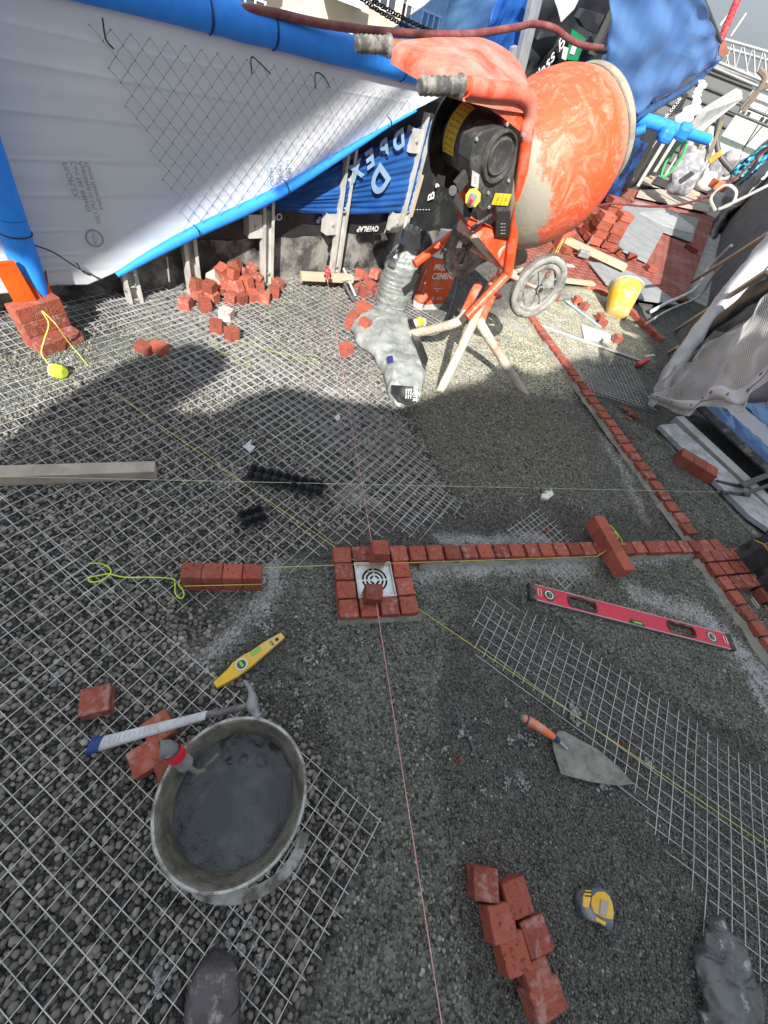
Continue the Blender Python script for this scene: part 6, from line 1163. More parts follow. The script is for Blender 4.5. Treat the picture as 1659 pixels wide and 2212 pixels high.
# white sheet roll/tube and black membrane
def roll(name, pts, rad, m, lab, cat, seed=0, flatn=.55):
    P = smoothpts(pts, 8); mb = MB(); k = len(P); rg = []
    for i, p in enumerate(P):
        t = (P[min(i + 1, k - 1)] - P[max(i - 1, 0)]).normalized(); s = t.cross(RN).normalized(); r = rad[0] + (rad[1] - rad[0]) * i / k; rg.append((p, s, RN, r * (1 + .15 * mn.noise(p * 4)), r * flatn, .9))
    lofted(mb, rg, None, 24)
    for i, v in enumerate(mb.v): mb.v[i] = v + Vector((mn.noise(v * 9 + Vector((seed, 0, 0))), mn.noise(v * 9 + Vector((4, 0, 0))), mn.noise(v * 9 + Vector((0, 7, 0))))) * rad[0] * .35
    return tag(mb.build(name, m, smooth=True), lab, cat)
roll('white_sheet_roll', [Rp(1400, 872, -.02), Rp(1425, 845, -.02), Rp(1450, 800, -.02), Rp(1490, 745, -.02), Rp(1560, 655, -.02), Rp(1640, 560, -.02), Rp(1700, 490, -.02)], (.06, .15), white_plastic, 'rolled white plastic sheet sloping down beside the netting', 'plastic sheet')
roll('black_sheet_edge', [Rp(1443, 812, .03), Rp(1462, 785, .03), Rp(1510, 735, .03), Rp(1590, 665, .03), Rp(1700, 590, .03)], (.05, .08), membrane, 'black membrane showing between the white roll and the netting', 'membrane', 3)
roll('white_sheet_end', [Rp(1380, 800, -.03), Rp(1385, 825, -.04), Rp(1395, 850, -.03), Rp(1412, 868, -.05)], (.035, .05), white_plastic, 'crumpled white end of sheet by the red rod tip', 'plastic sheet', 6)
roll('black_sheet_heap', [Rp(1372, 800, -.0), Rp(1395, 790, .0), Rp(1425, 750, .02), Rp(1440, 700, .05)], (.06, .10), membrane, 'black membrane heap under the leaning battens', 'membrane', 8)
roll('black_roll', [Rp(1440, 740, .15), Rp(1470, 670, .15), Rp(1500, 590, .15), Rp(1530, 520, .15), Rp(1560, 470, .15)], (.16, .22), mat('blue_black_membrane', (.035,.04,.05), .45, (.05,.055,.065), 3, bump=.6, bs=9), 'creased blue-black membrane banked along the right of the passage', 'membrane', 2)
rm_ = mat('grey_timber_cladding', (.16,.155,.15), .85, (.10,.10,.10), 8, bump=.4, bs=30)
billow('grey_side_sheet', [Rp(1470, 700, .30), Rp(1800, 760, .30), Rp(1800, 250, .30), Rp(1560, 470, .30)], rm_, 'dark grey boarded side wall along the right of the passage', 'wall', .03, seed=3)
billow('grey_hanging_sheet', [Rp(1520, 440, .22), Rp(1570, 470, .22), Rp(1700, 330, .22), Rp(1659, 300, .22)], mat('grey_felt', (.26,.26,.28), .8, (.2,.2,.22), 4, bump=.6, bs=8), 'grey felt sheet hanging along the right of the passage', 'plastic sheet', .12, seed=13)
tg = MB()
for k, (a, b, lab) in enumerate((((1388, 676), (1680, 492), 'long timber batten leaning over the end of the grey board, upper of two'), ((1412, 745), (1660, 585), 'timber batten leaning below the first one, its end over the black heap'), ((1405, 788), (1465, 750), 'short timber batten beside the red rod tip'))):
    tag(MB().bar(Rp(*a, -.03), Rp(*b, -.03), .038, .03, RN).build('leaning_batten', wood, bevel=.002), lab, 'timber', 'battens leaning on the right side')
rr_ = empty('rod_end', G(1398, 780, .03), 'red plastic end on the galvanised rod by the black sheet', 'rod end'); MB().bar(G(1378, 788, .05), G(1402, 775, .05), .035, .03).build('red_end', red_m, rr_, bevel=.004); MB().bar(G(1392, 772, .06), G(1412, 768, .06), .03, .02).build('catch', steel, rr_, bevel=.003)
tag(MB().tube(smoothpts([G(1408, 672, .05), G(1440, 655, .06), G(1500, 625, .12), Rp(1530, 580, .05), Rp(1580, 530, .05)], 6), .02, 8).build('white_pipe', white_m, smooth=True), 'white corrugated pipe curving out from under the membrane', 'pipe')
tag(MB().tube(smoothpts([G(1395, 700, .05), G(1440, 672, .06), G(1510, 640, .12), Rp(1545, 590, .0), Rp(1590, 550, .0)], 6), .012, 8).build('grey_hose', alu, smooth=True), 'thin grey conduit beside the white corrugated pipe', 'conduit')
# paving of the passage
def pave_mat():
    m = bpy.data.materials.new('laid_brick_paving'); m.use_nodes = True; t = m.node_tree; p = t.nodes['Principled BSDF']; tc = t.nodes.new('ShaderNodeTexCoord'); mp = t.nodes.new('ShaderNodeMapping'); mp.inputs['Rotation'].default_value = (0, 0, R(-28)); b = t.nodes.new('ShaderNodeTexBrick')
    t.links.new(tc.outputs['Object'], mp.inputs[0]); t.links.new(mp.outputs[0], b.inputs['Vector']); b.inputs['Scale'].default_value = 1; b.inputs['Brick Width'].default_value = .16; b.inputs['Row Height'].default_value = .10; b.inputs['Mortar Size'].default_value = .009; b.inputs['Color1'].default_value = (.36, .095, .06, 1); b.inputs['Color2'].default_value = (.27, .07, .045, 1); b.inputs['Mortar'].default_value = (.07, .035, .03, 1)
    nz = t.nodes.new('ShaderNodeTexNoise'); nz.inputs['Scale'].default_value = 1.6; nz.inputs['Detail'].default_value = 7; t.links.new(tc.outputs['Object'], nz.inputs['Vector']); mx_ = t.nodes.new('ShaderNodeMix'); mx_.data_type = 'RGBA'; mr = t.nodes.new('ShaderNodeMapRange'); mr.inputs[1].default_value = .5; mr.inputs[2].default_value = .7; mr.inputs[4].default_value = .4; t.links.new(nz.outputs['Fac'], mr.inputs[0]); t.links.new(mr.outputs[0], mx_.inputs[0]); t.links.new(b.outputs['Color'], mx_.inputs[6]); mx_.inputs[7].default_value = (.42, .28, .24, 1); t.links.new(mx_.outputs[2], p.inputs['Base Color'])
    bp_ = t.nodes.new('ShaderNodeBump'); bp_.invert = True; bp_.inputs['Strength'].default_value = 1; bp_.inputs['Distance'].default_value = .03; t.links.new(b.outputs['Fac'], bp_.inputs['Height']); t.links.new(bp_.outputs[0], p.inputs['Normal']); p.inputs['Roughness'].default_value = .85; return m
o = MB().slab([G(x, y, .035) for x, y in ((1080, 560), (1150, 480), (1230, 470), (1340, 405), (1420, 415), (1545, 470), (1480, 650), (1405, 640), (1350, 640), (1215, 602))], (0, 0, -.03)).build('brick_pavement', pave_mat()); o['kind'] = 'structure'
cP = lambda pts: cr(pts, 1880, 700, 1000)
def brd(pts, z, m, lab, cat='board', nm='sheet_board'): return thick(nm, [G(x, y, z) for x, y in cP(pts)], m, lab, cat, (0, 0, -.015))
brd([(690,150),(850,90),(1230,200),(1185,345),(1010,280),(905,470),(600,320)], .07, board_m, 'large grey board covering the far brick paving'); brd([(540,465),(690,480),(900,570),(1110,735),(870,700),(650,600)], .065, board_m, 'grey board behind the yellow bucket')
o_ = brd([(860,160),(950,150),(1040,140),(1100,175),(1200,250),(1190,290),(1120,275),(1000,235)], .078, mat('pale_puddle', (.42,.43,.44), .5, (.33,.34,.35), 2), 'pale puddle lying on the large grey board', 'cement patch', 'puddle_sheet')  # puddle on the board, laid as a thin pale sheet
brd([(860,20),(1000,15),(1300,120),(1290,160),(1150,130),(840,60)], .09, wood_grey, 'weathered board lying across the passage beyond the grey board'); brd([(900,-60),(1180,30),(1330,90),(1310,110),(1000,10),(860,-20)], .10, mat('sandy_board', (.40,.34,.27), .85, dust=.4), 'sandy coloured board across the passage, farther off')
brd([(850,-95),(1160,0),(1280,60),(1270,75),(1130,30),(845,-70)], .12, wood, 'pale orange plank across the passage below the blue tarpaulin posts'); brd([(970,-70),(1060,-30),(1030,10),(940,-25)], .14, membrane, 'black mat lying on the boards in the passage'); brd([(1170,-60),(1340,10),(1320,60),(1150,-10)], .13, membrane, 'dark sheet lying before the stacked grey sacks')
tag(MB().bar(G(*cP([(390, 325)])[0], .12), G(*cP([(775, 505)])[0], .12), .12, .06).build('long_timber', wood, bevel=.004), 'long pale timber lying across the brick paving', 'timber'); tag(MB().bar(G(*cP([(330, 575)])[0], .06), G(*cP([(575, 605)])[0], .06), .07, .03).build('short_timber', wood, bevel=.004), 'pale timber lying on the edging behind the wheel', 'timber')
for i in range(3): p = G(*cP([(335 + 22 * i, 395 - 6 * i)])[0], 0); put(FAR[i % 2], p.x, p.y, .03, R(25), 'brick on end at the head of the long timber, %s from the left' % ordw(i), 'bricks at the head of the long timber', 'stacked_brick', sc_=(.9, 1.2, 3))
for i, (x, y) in enumerate(((625, 395), (665, 415), (700, 432), (790, 470), (905, 540), (380, 430), (1150, 400), (1180, 420))): p = G(*cP([(x, y)])[0], 0); put(FAR[i % 2], p.x, p.y, .04, R(30 + 20 * i), 'loose brick on the far paving, %s of the scattered ones from the timber outward' % ordw(i), None, 'loose_brick', sc_=(1.6, 1.2, 1))
wig([(1200, 545), (1218, 515), (1205, 545)], .004, yellows, 'yellow string looped round the bricks at the head of the timber', .20)
# left side of the passage: wall, posts, blue film
tag(MB().grid(lambda u, v: LO + RD * (-1 + 22 * u) + up * (1.25 * v) + RN * .03 * mn.noise(Vector((u * 40, v * 4, 1))), 120, 8).build('passage_wall', membrane, thick=.02, smooth=True), 'black membrane wall along the left of the passage beyond the drum', 'wall')
for k, (a, b, lab) in enumerate((((1378, 402), (1436, 292), 'first'), ((1414, 372), (1462, 290), 'second'), ((1437, 380), (1500, 272), 'third'), ((1455, 388), (1515, 285), 'fourth'))):
    p = Lp(*a, .12 + .1 * k); t_ = Lp(*b, .12 + .1 * k); tag(MB().bar(p, Vector((p.x, p.y, t_.z)), .07, .05, RD).build('steel_channel', alu), 'galvanised post beyond the drum by the blue film, %s going away' % lab, 'steel post', 'posts along the passage')
T1 = [Lp(1285, 165, .25), Lp(1372, 248, .25), Lp(1562, 128, .25), Lp(1500, -40, .25), Lp(1320, -40, .25)]
def tarp(u, v):
    a = Lp(1300, 190, .25).lerp(Lp(1375, 246, .25), u / .25) if u < .25 else Lp(1375, 246, .25).lerp(Lp(1566, 118, .25), (u - .25) / .75); b = Lp(1330, -45, .25).lerp(Lp(1508, -25, .25), u); p = a.lerp(b, v)
    return p + RN * .06 * mn.noise(Vector((u * 4, v * 4, 3))) + RN * .03 * math.sin(u * 30) * (1 - v) ** 3
big = MB().grid(tarp, 60, 30).build('blue_tarpaulin', mat('bright_blue_film', (.20,.40,.74), .4, (.15,.33,.68), 2, bump=.25, bs=4, trans=(.30,(.55,.75,1),.35)), smooth=True, thick=.002); tag(big, 'large bright blue translucent tarpaulin stretched above the passage behind the drum', 'tarpaulin')
flat('grey_shelf', [Lp(1395, 205, .08), Lp(1455, 160, .08), Lp(1535, 108, .08), Lp(1552, 130, .08), Lp(1480, 185, .08), Lp(1405, 238, .08)], steel, 'pale sheet metal flashing seen through the blue tarpaulin', 'flashing')
MB().tube(smoothpts([Lp(1368, 255, .22), Lp(1430, 222, .22), Lp(1500, 178, .22), Lp(1562, 118, .22)], 6), .05, 12).build('folded_hem', blue_film_dark, big, smooth=True)
MB().tube([Lp(1502, -30, .22), Lp(1530, 30, .22), Lp(1566, 112, .22)], .03, 10).build('edge_pole', mat('dark_edge', (.05,.05,.06), .7), big, smooth=True)
MB().bar(Lp(1402, 196, .2), Lp(1418, 236, .2), .05, .03, RN).build('dark_strap', mat('navy_strap', (.01,.03,.12), .7), big); MB().bar(Lp(1457, 130, .2), Lp(1470, 172, .2), .05, .03, RN).build('dark_strap', mat('navy_strap', (0,0,0)), big)
lf = billow('blue_film_lower', [Lp(1300, 425, .1), Lp(1330, 445, .1), Lp(1400, 310, .1), Lp(1345, 280, .1)], blue_film, 'blue film hanging to the ground left of the passage posts', 'plastic film', .08, seed=21)
text('X=FR', .22, Lp(1352, 335, -.03), RD * .3 + up * .9, -RD * .9 + up * .3, bluegreyp, 'print', lf)
text('DD', .55, Lp(1395, 345, .0), RD * .3 + up * .9, -RD * .9 + up * .3, whitep, 'emblem', lf, bold=.02)
tag(MB().slab([Lp(*p, .05) for p in ((1310, 395), (1318, 392), (1345, 425), (1340, 430))], RN * -.02).build('red_strap', red_m), 'red strap end at the foot of the lower blue film', 'strap')
# padded cross tube with ties
ct = empty('padded_cross_tube', A(1430, 265, 9), 'cross tube padded in blue foam over the passage posts', 'padded tube')
MB().tube([A(1375, 256, 8.), A(1408, 264, 8.2), A(1462, 282, 8.4)], .075, 14).build('foam_sleeve', blue_tape, ct, smooth=True); MB().tube([A(1476, 285, 8.6), A(1530, 302, 9.)], .06, 14).build('foam_sleeve', blue_foam, ct, smooth=True)
MB().box(A(1438, 292, 8.2), (.20, .14, .16), Matrix.Rotation(.5, 3, 'Z')).build('taped_joint', blue_tape, ct, bevel=.05); MB().box(A(1476, 284, 8.4), (.18, .16, .18), Matrix.Rotation(.3, 3, 'X')).build('taped_joint', blue_tape, ct, bevel=.05); MB().tube([A(1375, 285, 8.), A(1395, 278, 8.)], .05, 10).build('foam_sleeve', blue_tape, ct, smooth=True)
wf = tag(MB().grid(lambda u, v: A(1462, 268, 9).lerp(A(1520, 175, 10), u) + (A(1482, 264, 9) - A(1462, 268, 9)) * v * (.6 + .5 * math.sin(u * 5)) + RN * .15 * mn.noise(Vector((u * 5, v * 4, 8))), 24, 8).build('torn_white_sheet', white_m, thick=.01, smooth=True), 'torn bright white sheet beside the sheet metal duct', 'plastic sheet')
thick('metal_duct', [A(1490, 275, 10), A(1515, 235, 10), A(1590, 190, 11), A(1592, 208, 11), A(1500, 280, 10)], steel, 'folded galvanised metal channel in front of the grey cladding', 'metal channel', RN * .1)
tag(MB().slab([A(1440, 250, 9.5), A(1462, 240, 9.5), A(1480, 200, 9.5), A(1460, 222, 9.5)], RN * .05).build('printed_membrane', membrane), 'black membrane with small white print under the blue hem', 'membrane')
text('omk.co.uk', .075, A(1448, 240, 9.2), (A(1465, 218, 9.2) - A(1440, 250, 9.2)), up, whitep, 'print', COL.objects[-1])
# sacks, tools and clutter at the end
def sack(px0, py0, px1, py1, d, r, m, lab, grp=None, seed=0):
    a = A(px0, py0, d); b = A(px1, py1, d); t = (b - a).normalized(); s = t.cross(Vector((0, 1, 0))).normalized(); mb = MB(); rg = []
    for k in range(13): v = k / 12; rr = r * math.sqrt(max(.04, 1 - (2 * v - 1) ** 4)); rg.append((a.lerp(b, v), s, t.cross(s), rr, rr * .6, .8))
    lofted(mb, rg, None, 20)
    for i, v in enumerate(mb.v): mb.v[i] = v + Vector((mn.noise(v * 6 + Vector((seed, 0, 0))), mn.noise(v * 6), mn.noise(v * 6 + Vector((0, seed, 3))))) * r * .25
    tag(mb.build('grey_sack', m, smooth=True), lab, 'sack', grp)
for k in range(7):
    y = 300 + 15 * k; x = 1508 - 6 * k; sack(x - 28, y - 5, x + 32, y + 8, 13.5 - .15 * k, .22, bagplastic, 'grey plastic sack in the tall pile beneath the cladding, %s from the top' % ordw(k), 'sacks piled below the cladding', k)
for k, (x, y, c, lab) in enumerate(((1548, 365, bagplastic, 'grey sack on the low heap right of the tall pile'), (1575, 350, bagplastic, 'crumpled silver sack farther right on the low heap'), (1600, 372, mat('grey_sack_dark', (.2,.2,.22), .5, bump=.6), 'dark sack nearest the blue netting'), (1530, 385, white_m, 'white sack end on the low heap'))): sack(x - 18, y - 4, x + 18, y + 6, 14, .22, c, lab, seed=k + 10)
tag(MB().box(A(1552, 400, 12), (.28, .2, .14), Matrix.Rotation(.4, 3, 'Z')).build('orange_block', mat('orange_block', (.75,.2,.08), .8), bevel=.01), 'orange hollow block by the low heap of sacks', 'block'); tag(MB().bar(A(1530, 350, 12), A(1560, 328, 12), .12, .10).build('orange_tool', mat('orange_tool', (.8,.35,.05), .6), bevel=.02), 'orange tool lying against the posts by the sacks', 'tool')
tag(MB().tube([A(1455, 345, 11) + Vector((.10 * math.cos(t), 0, .25 * math.sin(t))) for t in np.linspace(0, 6.28, 24)[:-1]], .02, 6, closed=True).build('green_hose_coil', mat('green_hose', (.05,.5,.12), .5), smooth=True), 'coil of green hose hanging between the passage posts', 'hose')
for pts, r, lab, m in (([(1285, 445), (1330, 440), (1400, 446), (1470, 442), (1540, 418), (1600, 375), (1680, 300)], .012, 'dark cable hanging across the passage over the grey board', rust), ([(1545, 455), (1535, 430), (1550, 410), (1572, 400), (1590, 415), (1580, 440), (1552, 452), (1600, 430), (1660, 400)], .014, 'coiled grey conduit at the right of the passage', alu), ([(1590, 400), (1630, 360), (1640, 330), (1680, 310)], .014, 'dark cable running along the grey felt sheet', blackp)):
    tag(MB().tube(smoothpts([A(x, y, 6.0) for x, y in pts], 6), r, 6).build('cable', m, smooth=True), lab, 'cable')
tag(MB().tube(smoothpts([A(1560, 240, 13), A(1548, 290, 13), A(1555, 335, 13), A(1585, 372, 13)], 6), .05, 8).build('curved_pipe', mat('dark_pipe', (.10,.09,.09), .5), smooth=True), 'curved dark pipe bending down in front of the distant houses', 'pipe')
for k, (a, b, lab) in enumerate((((1500, 350), (1545, 235), 'olive batten leaning against the cladding, left one'), ((1530, 345), (1560, 262), 'olive batten leaning against the cladding, right one'))): tag(MB().bar(A(*a, 13), A(*b, 13), .10, .06).build('leaning_batten', mat('olive_batten', (.22,.2,.12), .8)), lab, 'timber')
# grey clad plant room
cl = empty('clad_plant_room', A(1560, 250, 20), 'grey horizontally clad rooftop plant room at the end of the passage', 'building'); d0 = 20.
cA, cB = A(1540, 117, d0), A(1636, 180, d0)
xax = (cB - cA); xax.z = 0; zt_ = cB.z; c0_ = Vector((cA.x * 2 - cB.x, cA.y * 2 - cB.y, 0)); c1_ = Vector((cB.x, cB.y, 0)); nrm = (c1_ - c0_).cross(up).normalized()
nrm = nrm if nrm.y < 0 else -nrm
topz = cB.z
MB().slab([c0_ + up * -.2, c1_ + up * -.2, c1_ + up * topz, c0_ + up * topz], -nrm * 1.2).build('wall', cladding, cl)
nn_ = 9
for k in range(nn_): z = topz - .12 - k * (topz + .1) / nn_; MB().bar(c0_ + up * z + nrm * .03, c1_ + up * z + nrm * .03, .05, .035).build('cladding_joint', mat('dark_joint', (.09,.09,.095), .6), cl)
MB().bar(c0_ + up * (topz + .03) + nrm * .05, c1_ + up * (topz + .08) + nrm * .05, .16, .12).build('eaves_flashing', mat('pale_flashing', (.30,.31,.32), .5), cl)
# scaffold truss, red pole
td = 15.
ts = empty('scaffold_truss', A(1600, 130, td), 'aluminium lattice scaffold beams above the grey cladding against the sky', 'scaffold beam')
grey_tube = mat('grey_scaffold_tube', (.36,.37,.38), .5, (.28,.29,.3), 3, metal=.3, bump=0)
def tube2(a, b, r=.026, m=grey_tube, nm='chord', par=ts): return MB().tube([a, b], r, 8).build(nm, m, par, smooth=True)
U0, U1 = A(1540, 78, td), A(1720, 130, td); D0, D1 = A(1545, 132, td), A(1720, 205, td)
for a, b in ((U0, U1), (D0, D1), (A(1555, 100, td + 1), A(1720, 148, td + 1)), (A(1540, 145, td + 1), A(1720, 222, td + 1)), (A(1470, 60, td + .5), A(1560, 90, td + .5)), (A(1460, 100, td + .5), A(1550, 130, td + .5))): tube2(a, b)
for k in range(9):
    a = U0.lerp(U1, k / 8); b = D0.lerp(D1, (k + .5) / 8.5) if k % 2 else D0.lerp(D1, k / 8); tube2(a, b, .014, grey_tube, 'brace'); tube2(D0.lerp(D1, k / 8), U0.lerp(U1, min(1, (k + .9) / 8)), .014, grey_tube, 'brace')
for y0 in (240, 262): tube2(A(1560, y0 - 30, td), A(1720, y0 + 36, td), .025, mat('dark_scaffold', (.12,.12,.13), .5, metal=.4), 'ledger')
rp_ = empty('red_pole', A(1568, 60, 12), 'red scaffold pole with a brown plate rising from the corner of the tarpaulin', 'pole'); MB().tube([A(1556, 88, 12), A(1606, -30, 12)], .055, 12).build('pole', red_m, rp_, smooth=True); MB().slab([A(1556, 92, 12), A(1568, 88, 12), A(1574, 115, 12), A(1562, 125, 12), A(1552, 118, 12)], Vector((0, .06, 0))).build('plate', mat('rust_plate', (.30,.11,.07), .7), rp_)
for k, (a, b) in enumerate((((1578, 78), (1612, 28)), ((1555, 55), (1582, 20)))): tag(MB().tube([A(*a, 13), A(*b, 13)], .022, 8).build('thin_rod', alu, smooth=True), 'thin rod beside the red pole, %s' % ('right of it' if k == 0 else 'left of it with a knotted end'), 'rod')
tag(MB().tube(smoothpts([A(1640, 150, 14), A(1652, 170, 14), A(1625, 215, 14), A(1605, 240, 14)], 5), .05, 6).tube([A(1600, 235, 14), A(1630, 200, 14), A(1680, 175, 14)], .04, 6).build('tangled_ropes', mat('brown_rope', (.2,.16,.13), .9, bump=.5), smooth=True), 'brown ropes tangled round the scaffold joint at the right edge', 'rope')
for k, (a, b) in enumerate((((1600, 330), (1700, 170)), ((1585, 345), (1700, 210)))): tag(MB().tube([A(*a, 16), A(*b, 16)], .012, 5).build('guy_wire', blackp, smooth=True), 'thin dark wire crossing the sky by the white tower, %s' % ('upper' if k == 0 else 'lower'), 'wire')
tag(billow('teal_netting', [A(1575, 372, 11), A(1612, 392, 11), A(1700, 300, 11), A(1640, 318, 11)], mat('teal_net', (.03,.30,.42), .7, (.25,.5,.6), 30, (.5,.6), .6, 40), 'x', 'x', .2, seed=4), 'teal netting bundled along the right side before the houses', 'netting')
# ================================================================== CITY BEYOND
def tower(name, cx, cy, wx, wy, z0, z1, rz, wall_m, lab, nfl, ncol, trim=None, roofm=None, cat='building', balcony=0):
    root = empty(name, (cx, cy, z0), lab, cat); Rm = Matrix.Rotation(rz, 3, 'Z'); ctr = Vector((cx, cy, (z0 + z1) / 2)); MB().box(ctr, (wx, wy, z1 - z0), Rm).build('wall', wall_m, root)
    ex = Rm @ Vector((1, 0, 0)); ey = Rm @ Vector((0, 1, 0)); fh = 3.; 
    for fl in range(nfl):
        z = z1 - 1.6 - fl * fh
        for face, (u, n_, L_, D_) in enumerate(((ex, -ey, wx, wy), (ey, -ex, wy, wx))):
            nc = ncol if face == 0 else max(2, int(ncol * wy / wx)); base = Vector((cx, cy, z)) + n_ * (D_ / 2)
            for c in range(nc):
                p = base + u * (L_ * ((c + .5) / nc - .5)); wv = MB().box(p + n_ * .03, (L_ / nc * .62, .10, 1.5), Matrix((u, n_, up)).transposed()).build('window', glass_dark, root)
                mbw = MB(); wd = L_ / nc * .62
                for s in (-.5, -.17, .17, .5): mbw.box(p + n_ * .08 + u * (wd * s), (.10, .10, 1.6), Matrix((u, n_, up)).transposed())
                for s in (-.8, .8): mbw.box(p + n_ * .08 + up * s, (wd + .2, .12, .12), Matrix((u, n_, up)).transposed())
                mbw.build('frame', whitep, wv)
            if balcony and fl % 1 == 0 and face == 0:
                for c in range(0, nc, balcony): p = base + u * (L_ * ((c + .5) / nc - .5)) + up * -1.0; MB().box(p + n_ * .7, (L_ / nc * .9, 1.4, .15), Matrix((u, n_, up)).transposed()).box(p + n_ * 1.35 + up * .5, (L_ / nc * .9, .05, .9), Matrix((u, n_, up)).transposed()).build('balcony', whitep, root)
    MB().box(Vector((cx, cy, z1 + .2)), (wx + .5, wy + .5, .4), Rm).build('roof', roofm or concrete, root); return root
ground_city = MB().slab([(-900, -200, -34), (900, -200, -34), (900, 2500, -34), (-900, 2500, -34)], (0, 0, -2)).build('city_ground', mat('distant_ground', (.12,.13,.11), .9, (.16,.15,.13), .05, bump=0)); ground_city['kind'] = 'structure'
cream = mat('cream_brick', (.52, .46, .38), .9, (.45,.40,.33), .6, bump=0); grey_w = mat('grey_render', (.42,.42,.43), .9, bump=0); white_w = mat('white_render', (.74,.74,.73), .8, bump=0)
p = A(640, 20, 46); tower('cream_apartment_block', p.x, p.y, 11, 12, -34, 9, R(38), cream, 'cream brick apartment block with balconies seen over the blue rail, left of the film', 12, 4, balcony=2)
p = A(775, 20, 50); tower('pale_apartment_block', p.x, p.y, 9, 12, -34, 11, R(38), grey_w, 'paler block with long window bands right of the cream one, partly behind the film', 12, 4)
p = A(540, -10, 60); tower('far_grey_block', p.x, p.y, 9, 9, -34, 9, R(30), grey_w, 'grey block at the upper left above the red hose', 12, 3)
def rightbox(px, py, d, wx, wy, zt, rz, m, lab, nfl, nc, nm='distant_building', roofm=None):
    q = A(px, py, d); return tower(nm, q.x, q.y, wx, wy, -34, zt, rz, m, lab, nfl, nc, roofm=roofm)
q = A(1595, 250, 70); rightbox(1600, 250, 70, 7, 8, A(1628, 217, 70).z, R(-15), white_w, 'white high-rise tower leaning out beside the grey cladding', 7, 3, 'white_tower')
rightbox(1585, 335, 38, 6.5, 6, A(1590, 305, 38).z, R(-20), mat('pale_green_render', (.42,.50,.46), .9, bump=0), 'pale green house with white sash windows below the white tower', 3, 3, 'green_house')
rightbox(1612, 335, 48, 5, 6, A(1625, 295, 48).z, R(-15), cream, 'cream house right of the pale green one', 3, 2, 'cream_house'); rightbox(1650, 320, 60, 8, 8, A(1650, 288, 60).z, R(-10), white_w, 'low white houses near the right edge below the sky', 2, 3, 'white_house')
for k in range(7):
    dd2 = 170 + 25 * k; az_ = R(12 + 5 * k); tower('hill_house', dd2 * math.sin(az_), dd2 * math.cos(az_), 14 + k, 10, -34, -14 + 2 * (k % 3), R(20 * k), (cream, white_w, grey_w)[k % 3], 'small distant house %s from the left on the skyline beyond the roofs' % ordw(k), 1, 3)
# ================================================================== UNSEEN CASTERS ADDED BEHIND THE CAMERA TO SHADE BED AND SHEET
SHD = SUN_DIR; tE = math.tan(SUN_EL)
def toplane(p, Y):
    k = (p.y - Y) / SHD.y; return Vector((p.x - SHD.x * k, Y, p.z + k * tE))
Yc = -3.0
bd = [(0, 1085), (60, 1060), (110, 1040), (0, 1005), (60, 925), (150, 850), (300, 770), (420, 740), (495, 765), (490, 800), (415, 850), (368, 888), (465, 892), (540, 852), (620, 835), (720, 860), (860, 880), (940, 850), (1040, 820), (1075, 790), (1090, 780), (1130, 802), (1165, 808), (1200, 795), (1225, 778), (1262, 770), (1345, 800), (1345, 740), (1395, 715), (1440, 640), (1500, 560)]
prof_ = [toplane(G(*p), Yc) for p in bd]  # screen outline traced back along the sun from the wanted shadow edge
pl_ = [Vector((prof_[0].x, Yc, -.3))] + prof_ + [Vector((prof_[-1].x + .4, Yc, prof_[-1].z + .6)), Vector((7, Yc, prof_[-1].z + .8)), Vector((7, Yc, -.3))]
scf = MB().slab(pl_, (0, -.12, 0)).build('shade_screen', mat('caster_sheeting', (.45,.46,.48), .8, (.38,.39,.41), 2, bump=.2)); tag(scf, 'unseen screen added behind the camera, cut to shade the near bed', 'scaffold')  # unseen screen, added and shaped only to throw the bed's shadow
s1, s2, s3 = S_(235, 535), S_(576, 333), S_(776, 180); t1, t3 = toplane(s1, Yc - .5), toplane(s3, Yc - .5)
dq = (t3 - t1); P2 = [t1 - dq * .12, t3 + dq * .35, Vector((t3.x + .5, Yc - .5, t3.z + 3)), Vector((-5, Yc - .5, t3.z + 3)), Vector((-5, Yc - .5, t1.z - dq.z * .12 + .25))]
tag(MB().slab(P2, (0, -.1, 0)).build('shade_panel', mat('caster_sheeting', (0,0,0))), 'tall hoarding panel added unseen behind the camera to shade the white sheet', 'caster')  # unseen panel added to keep the sheet's upper left in shade
u1, u2 = toplane(S_(900, 170), -2), toplane(S_(600, 420), -2); tag(MB().tube([u1 + (u1 - u2) * .5, u2], .022, 10).build('shade_tube', steel, smooth=True), 'unseen raking tube added behind the camera to band the white sheet with shadow', 'scaffold tube')  # unseen tube added to cast the narrow shadow band across the sheet
# ================================================================== TOOL BAG
tb = empty('tool_bag', G(1640, 1230, 0), 'open black tool bag with bright yellow lining at the right edge', 'tool bag')
b0 = G(1655, 1262, .0); bx = Vector((.75, -.55, 0)).normalized(); by = Vector((.55, .75, 0)).normalized(); bx = (G(1640, 1296) - G(1566, 1198)).normalized(); by = Vector((-bx.y, bx.x, 0)); c = G(1566, 1198) + bx * .165 + by * .12
mb = MB(); rg = []
for k in range(15): v = k / 14; z = .005 + .27 * v; rg.append((c + up * z + by * (.05 * v), bx, by, .175 + .015 * math.sin(v * 3.1) - .02 * v, .12 + .02 * math.sin(v * 3.1), .45))
lofted(mb, rg, None, 48); mb.f = mb.f[:-1]
for i, v in enumerate(mb.v): mb.v[i] = v + Vector((mn.noise(v * 12), mn.noise(v * 12 + Vector((4, 0, 0))), 0)) * .010
mb.build('bag_body', canvas, tb, smooth=True, thick=.006)
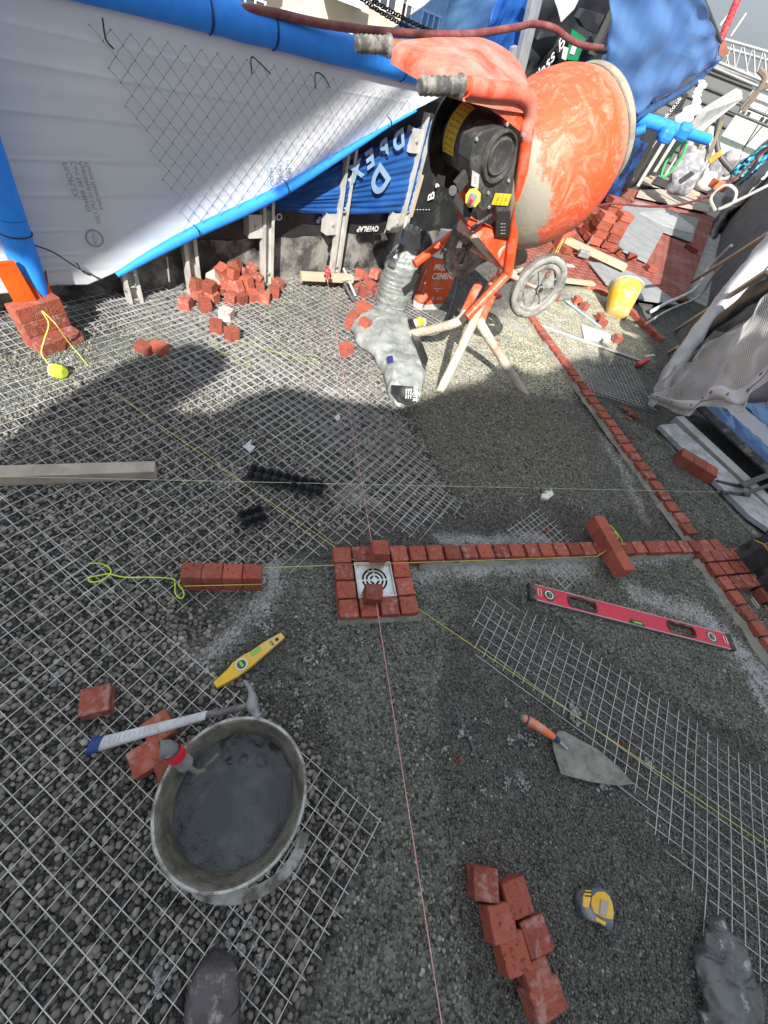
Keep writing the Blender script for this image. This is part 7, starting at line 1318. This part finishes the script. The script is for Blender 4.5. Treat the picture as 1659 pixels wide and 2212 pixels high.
MB().grid(lambda u, v: c + by * .045 + up * (.268 - .10 * v * (1 - .3 * math.sin(u * 12.56))) + bx * (.160 * math.copysign(abs(math.cos(u * 6.2832)) ** .5, math.cos(u * 6.2832)) * (1 - .45 * v)) + by * (.112 * math.copysign(abs(math.sin(u * 6.2832)) ** .5, math.sin(u * 6.2832)) * (1 - .45 * v)), 60, 8).build('lining', yellow_cloth, tb, smooth=True)
def face(u, z, o=.008): return c - bx * (.203 + o) * 1 + by * (-.12 + .24 * u) + up * z
def fr_(x, z, o=.012): return c - by * (.130 + o - .18 * z) + bx * x * .92 + up * z
for nm, pts in (('front_pocket', [(-.17, .02), (-.02, .02), (-.02, .17), (-.05, .19), (-.13, .19), (-.17, .17)]), ('front_pocket', [(.0, .02), (.16, .02), (.16, .16), (.03, .16)])):
    pk = MB().slab([fr_(x, z, .004) for x, z in pts], -by * .020).build(nm, canvas, tb, bevel=.004); MB().tube([fr_(x, z, .030) for x, z in pts[2:]] , .0028, 6).build('yellow_piping', yellow_cloth, pk, smooth=True)
MB().tube([c + by * .05 + up * .272 + bx * (.165 * math.copysign(abs(math.cos(t)) ** .5, math.cos(t))) + by * (.126 * math.copysign(abs(math.sin(t)) ** .5, math.sin(t))) for t in np.linspace(0, 2 * math.pi, 60)[:-1]], .008, 8, closed=True).build('rim_binding', canvas, tb, smooth=True)
MB().tube(smoothpts([c - bx * .17 - by * .08 + up * .22, c - bx * .20 + by * .0 + up * .31, c - bx * .14 + by * .12 + up * .34, c - bx * .02 + by * .16 + up * .30], 6), .010, 8).build('strap', canvas, tb, smooth=True)
MB().tube([fr_(-.19, .04, .02), fr_(.19, .02, .02)], .0028, 6).build('yellow_piping', yellow_cloth, tb, smooth=True); MB().lathe([(.006, 0), (.010, 0), (.010, .003), (.006, .003), (.006, 0)], fr_(-.12, .20, .02), -by, 16).build('rivet', steel, tb)
for k, (x, y) in enumerate(((.02, .02), (-.05, -.03), (.07, -.02))): MB().tube([c + bx * x + by * y + up * .12, c + bx * (x + .02) + by * y + up * .24], .014, 10).build('tool_handle', (black_rubber, red_m, yellow_p)[k], tb, smooth=True)
bkx = MB(); q = G(1625, 1290, .05); bkx.tube([q, q + bx * .05, q + bx * .06 - by * .02, q + bx * .01 - by * .02], .003, 6, closed=True).build('buckle', steel, tb, smooth=True)
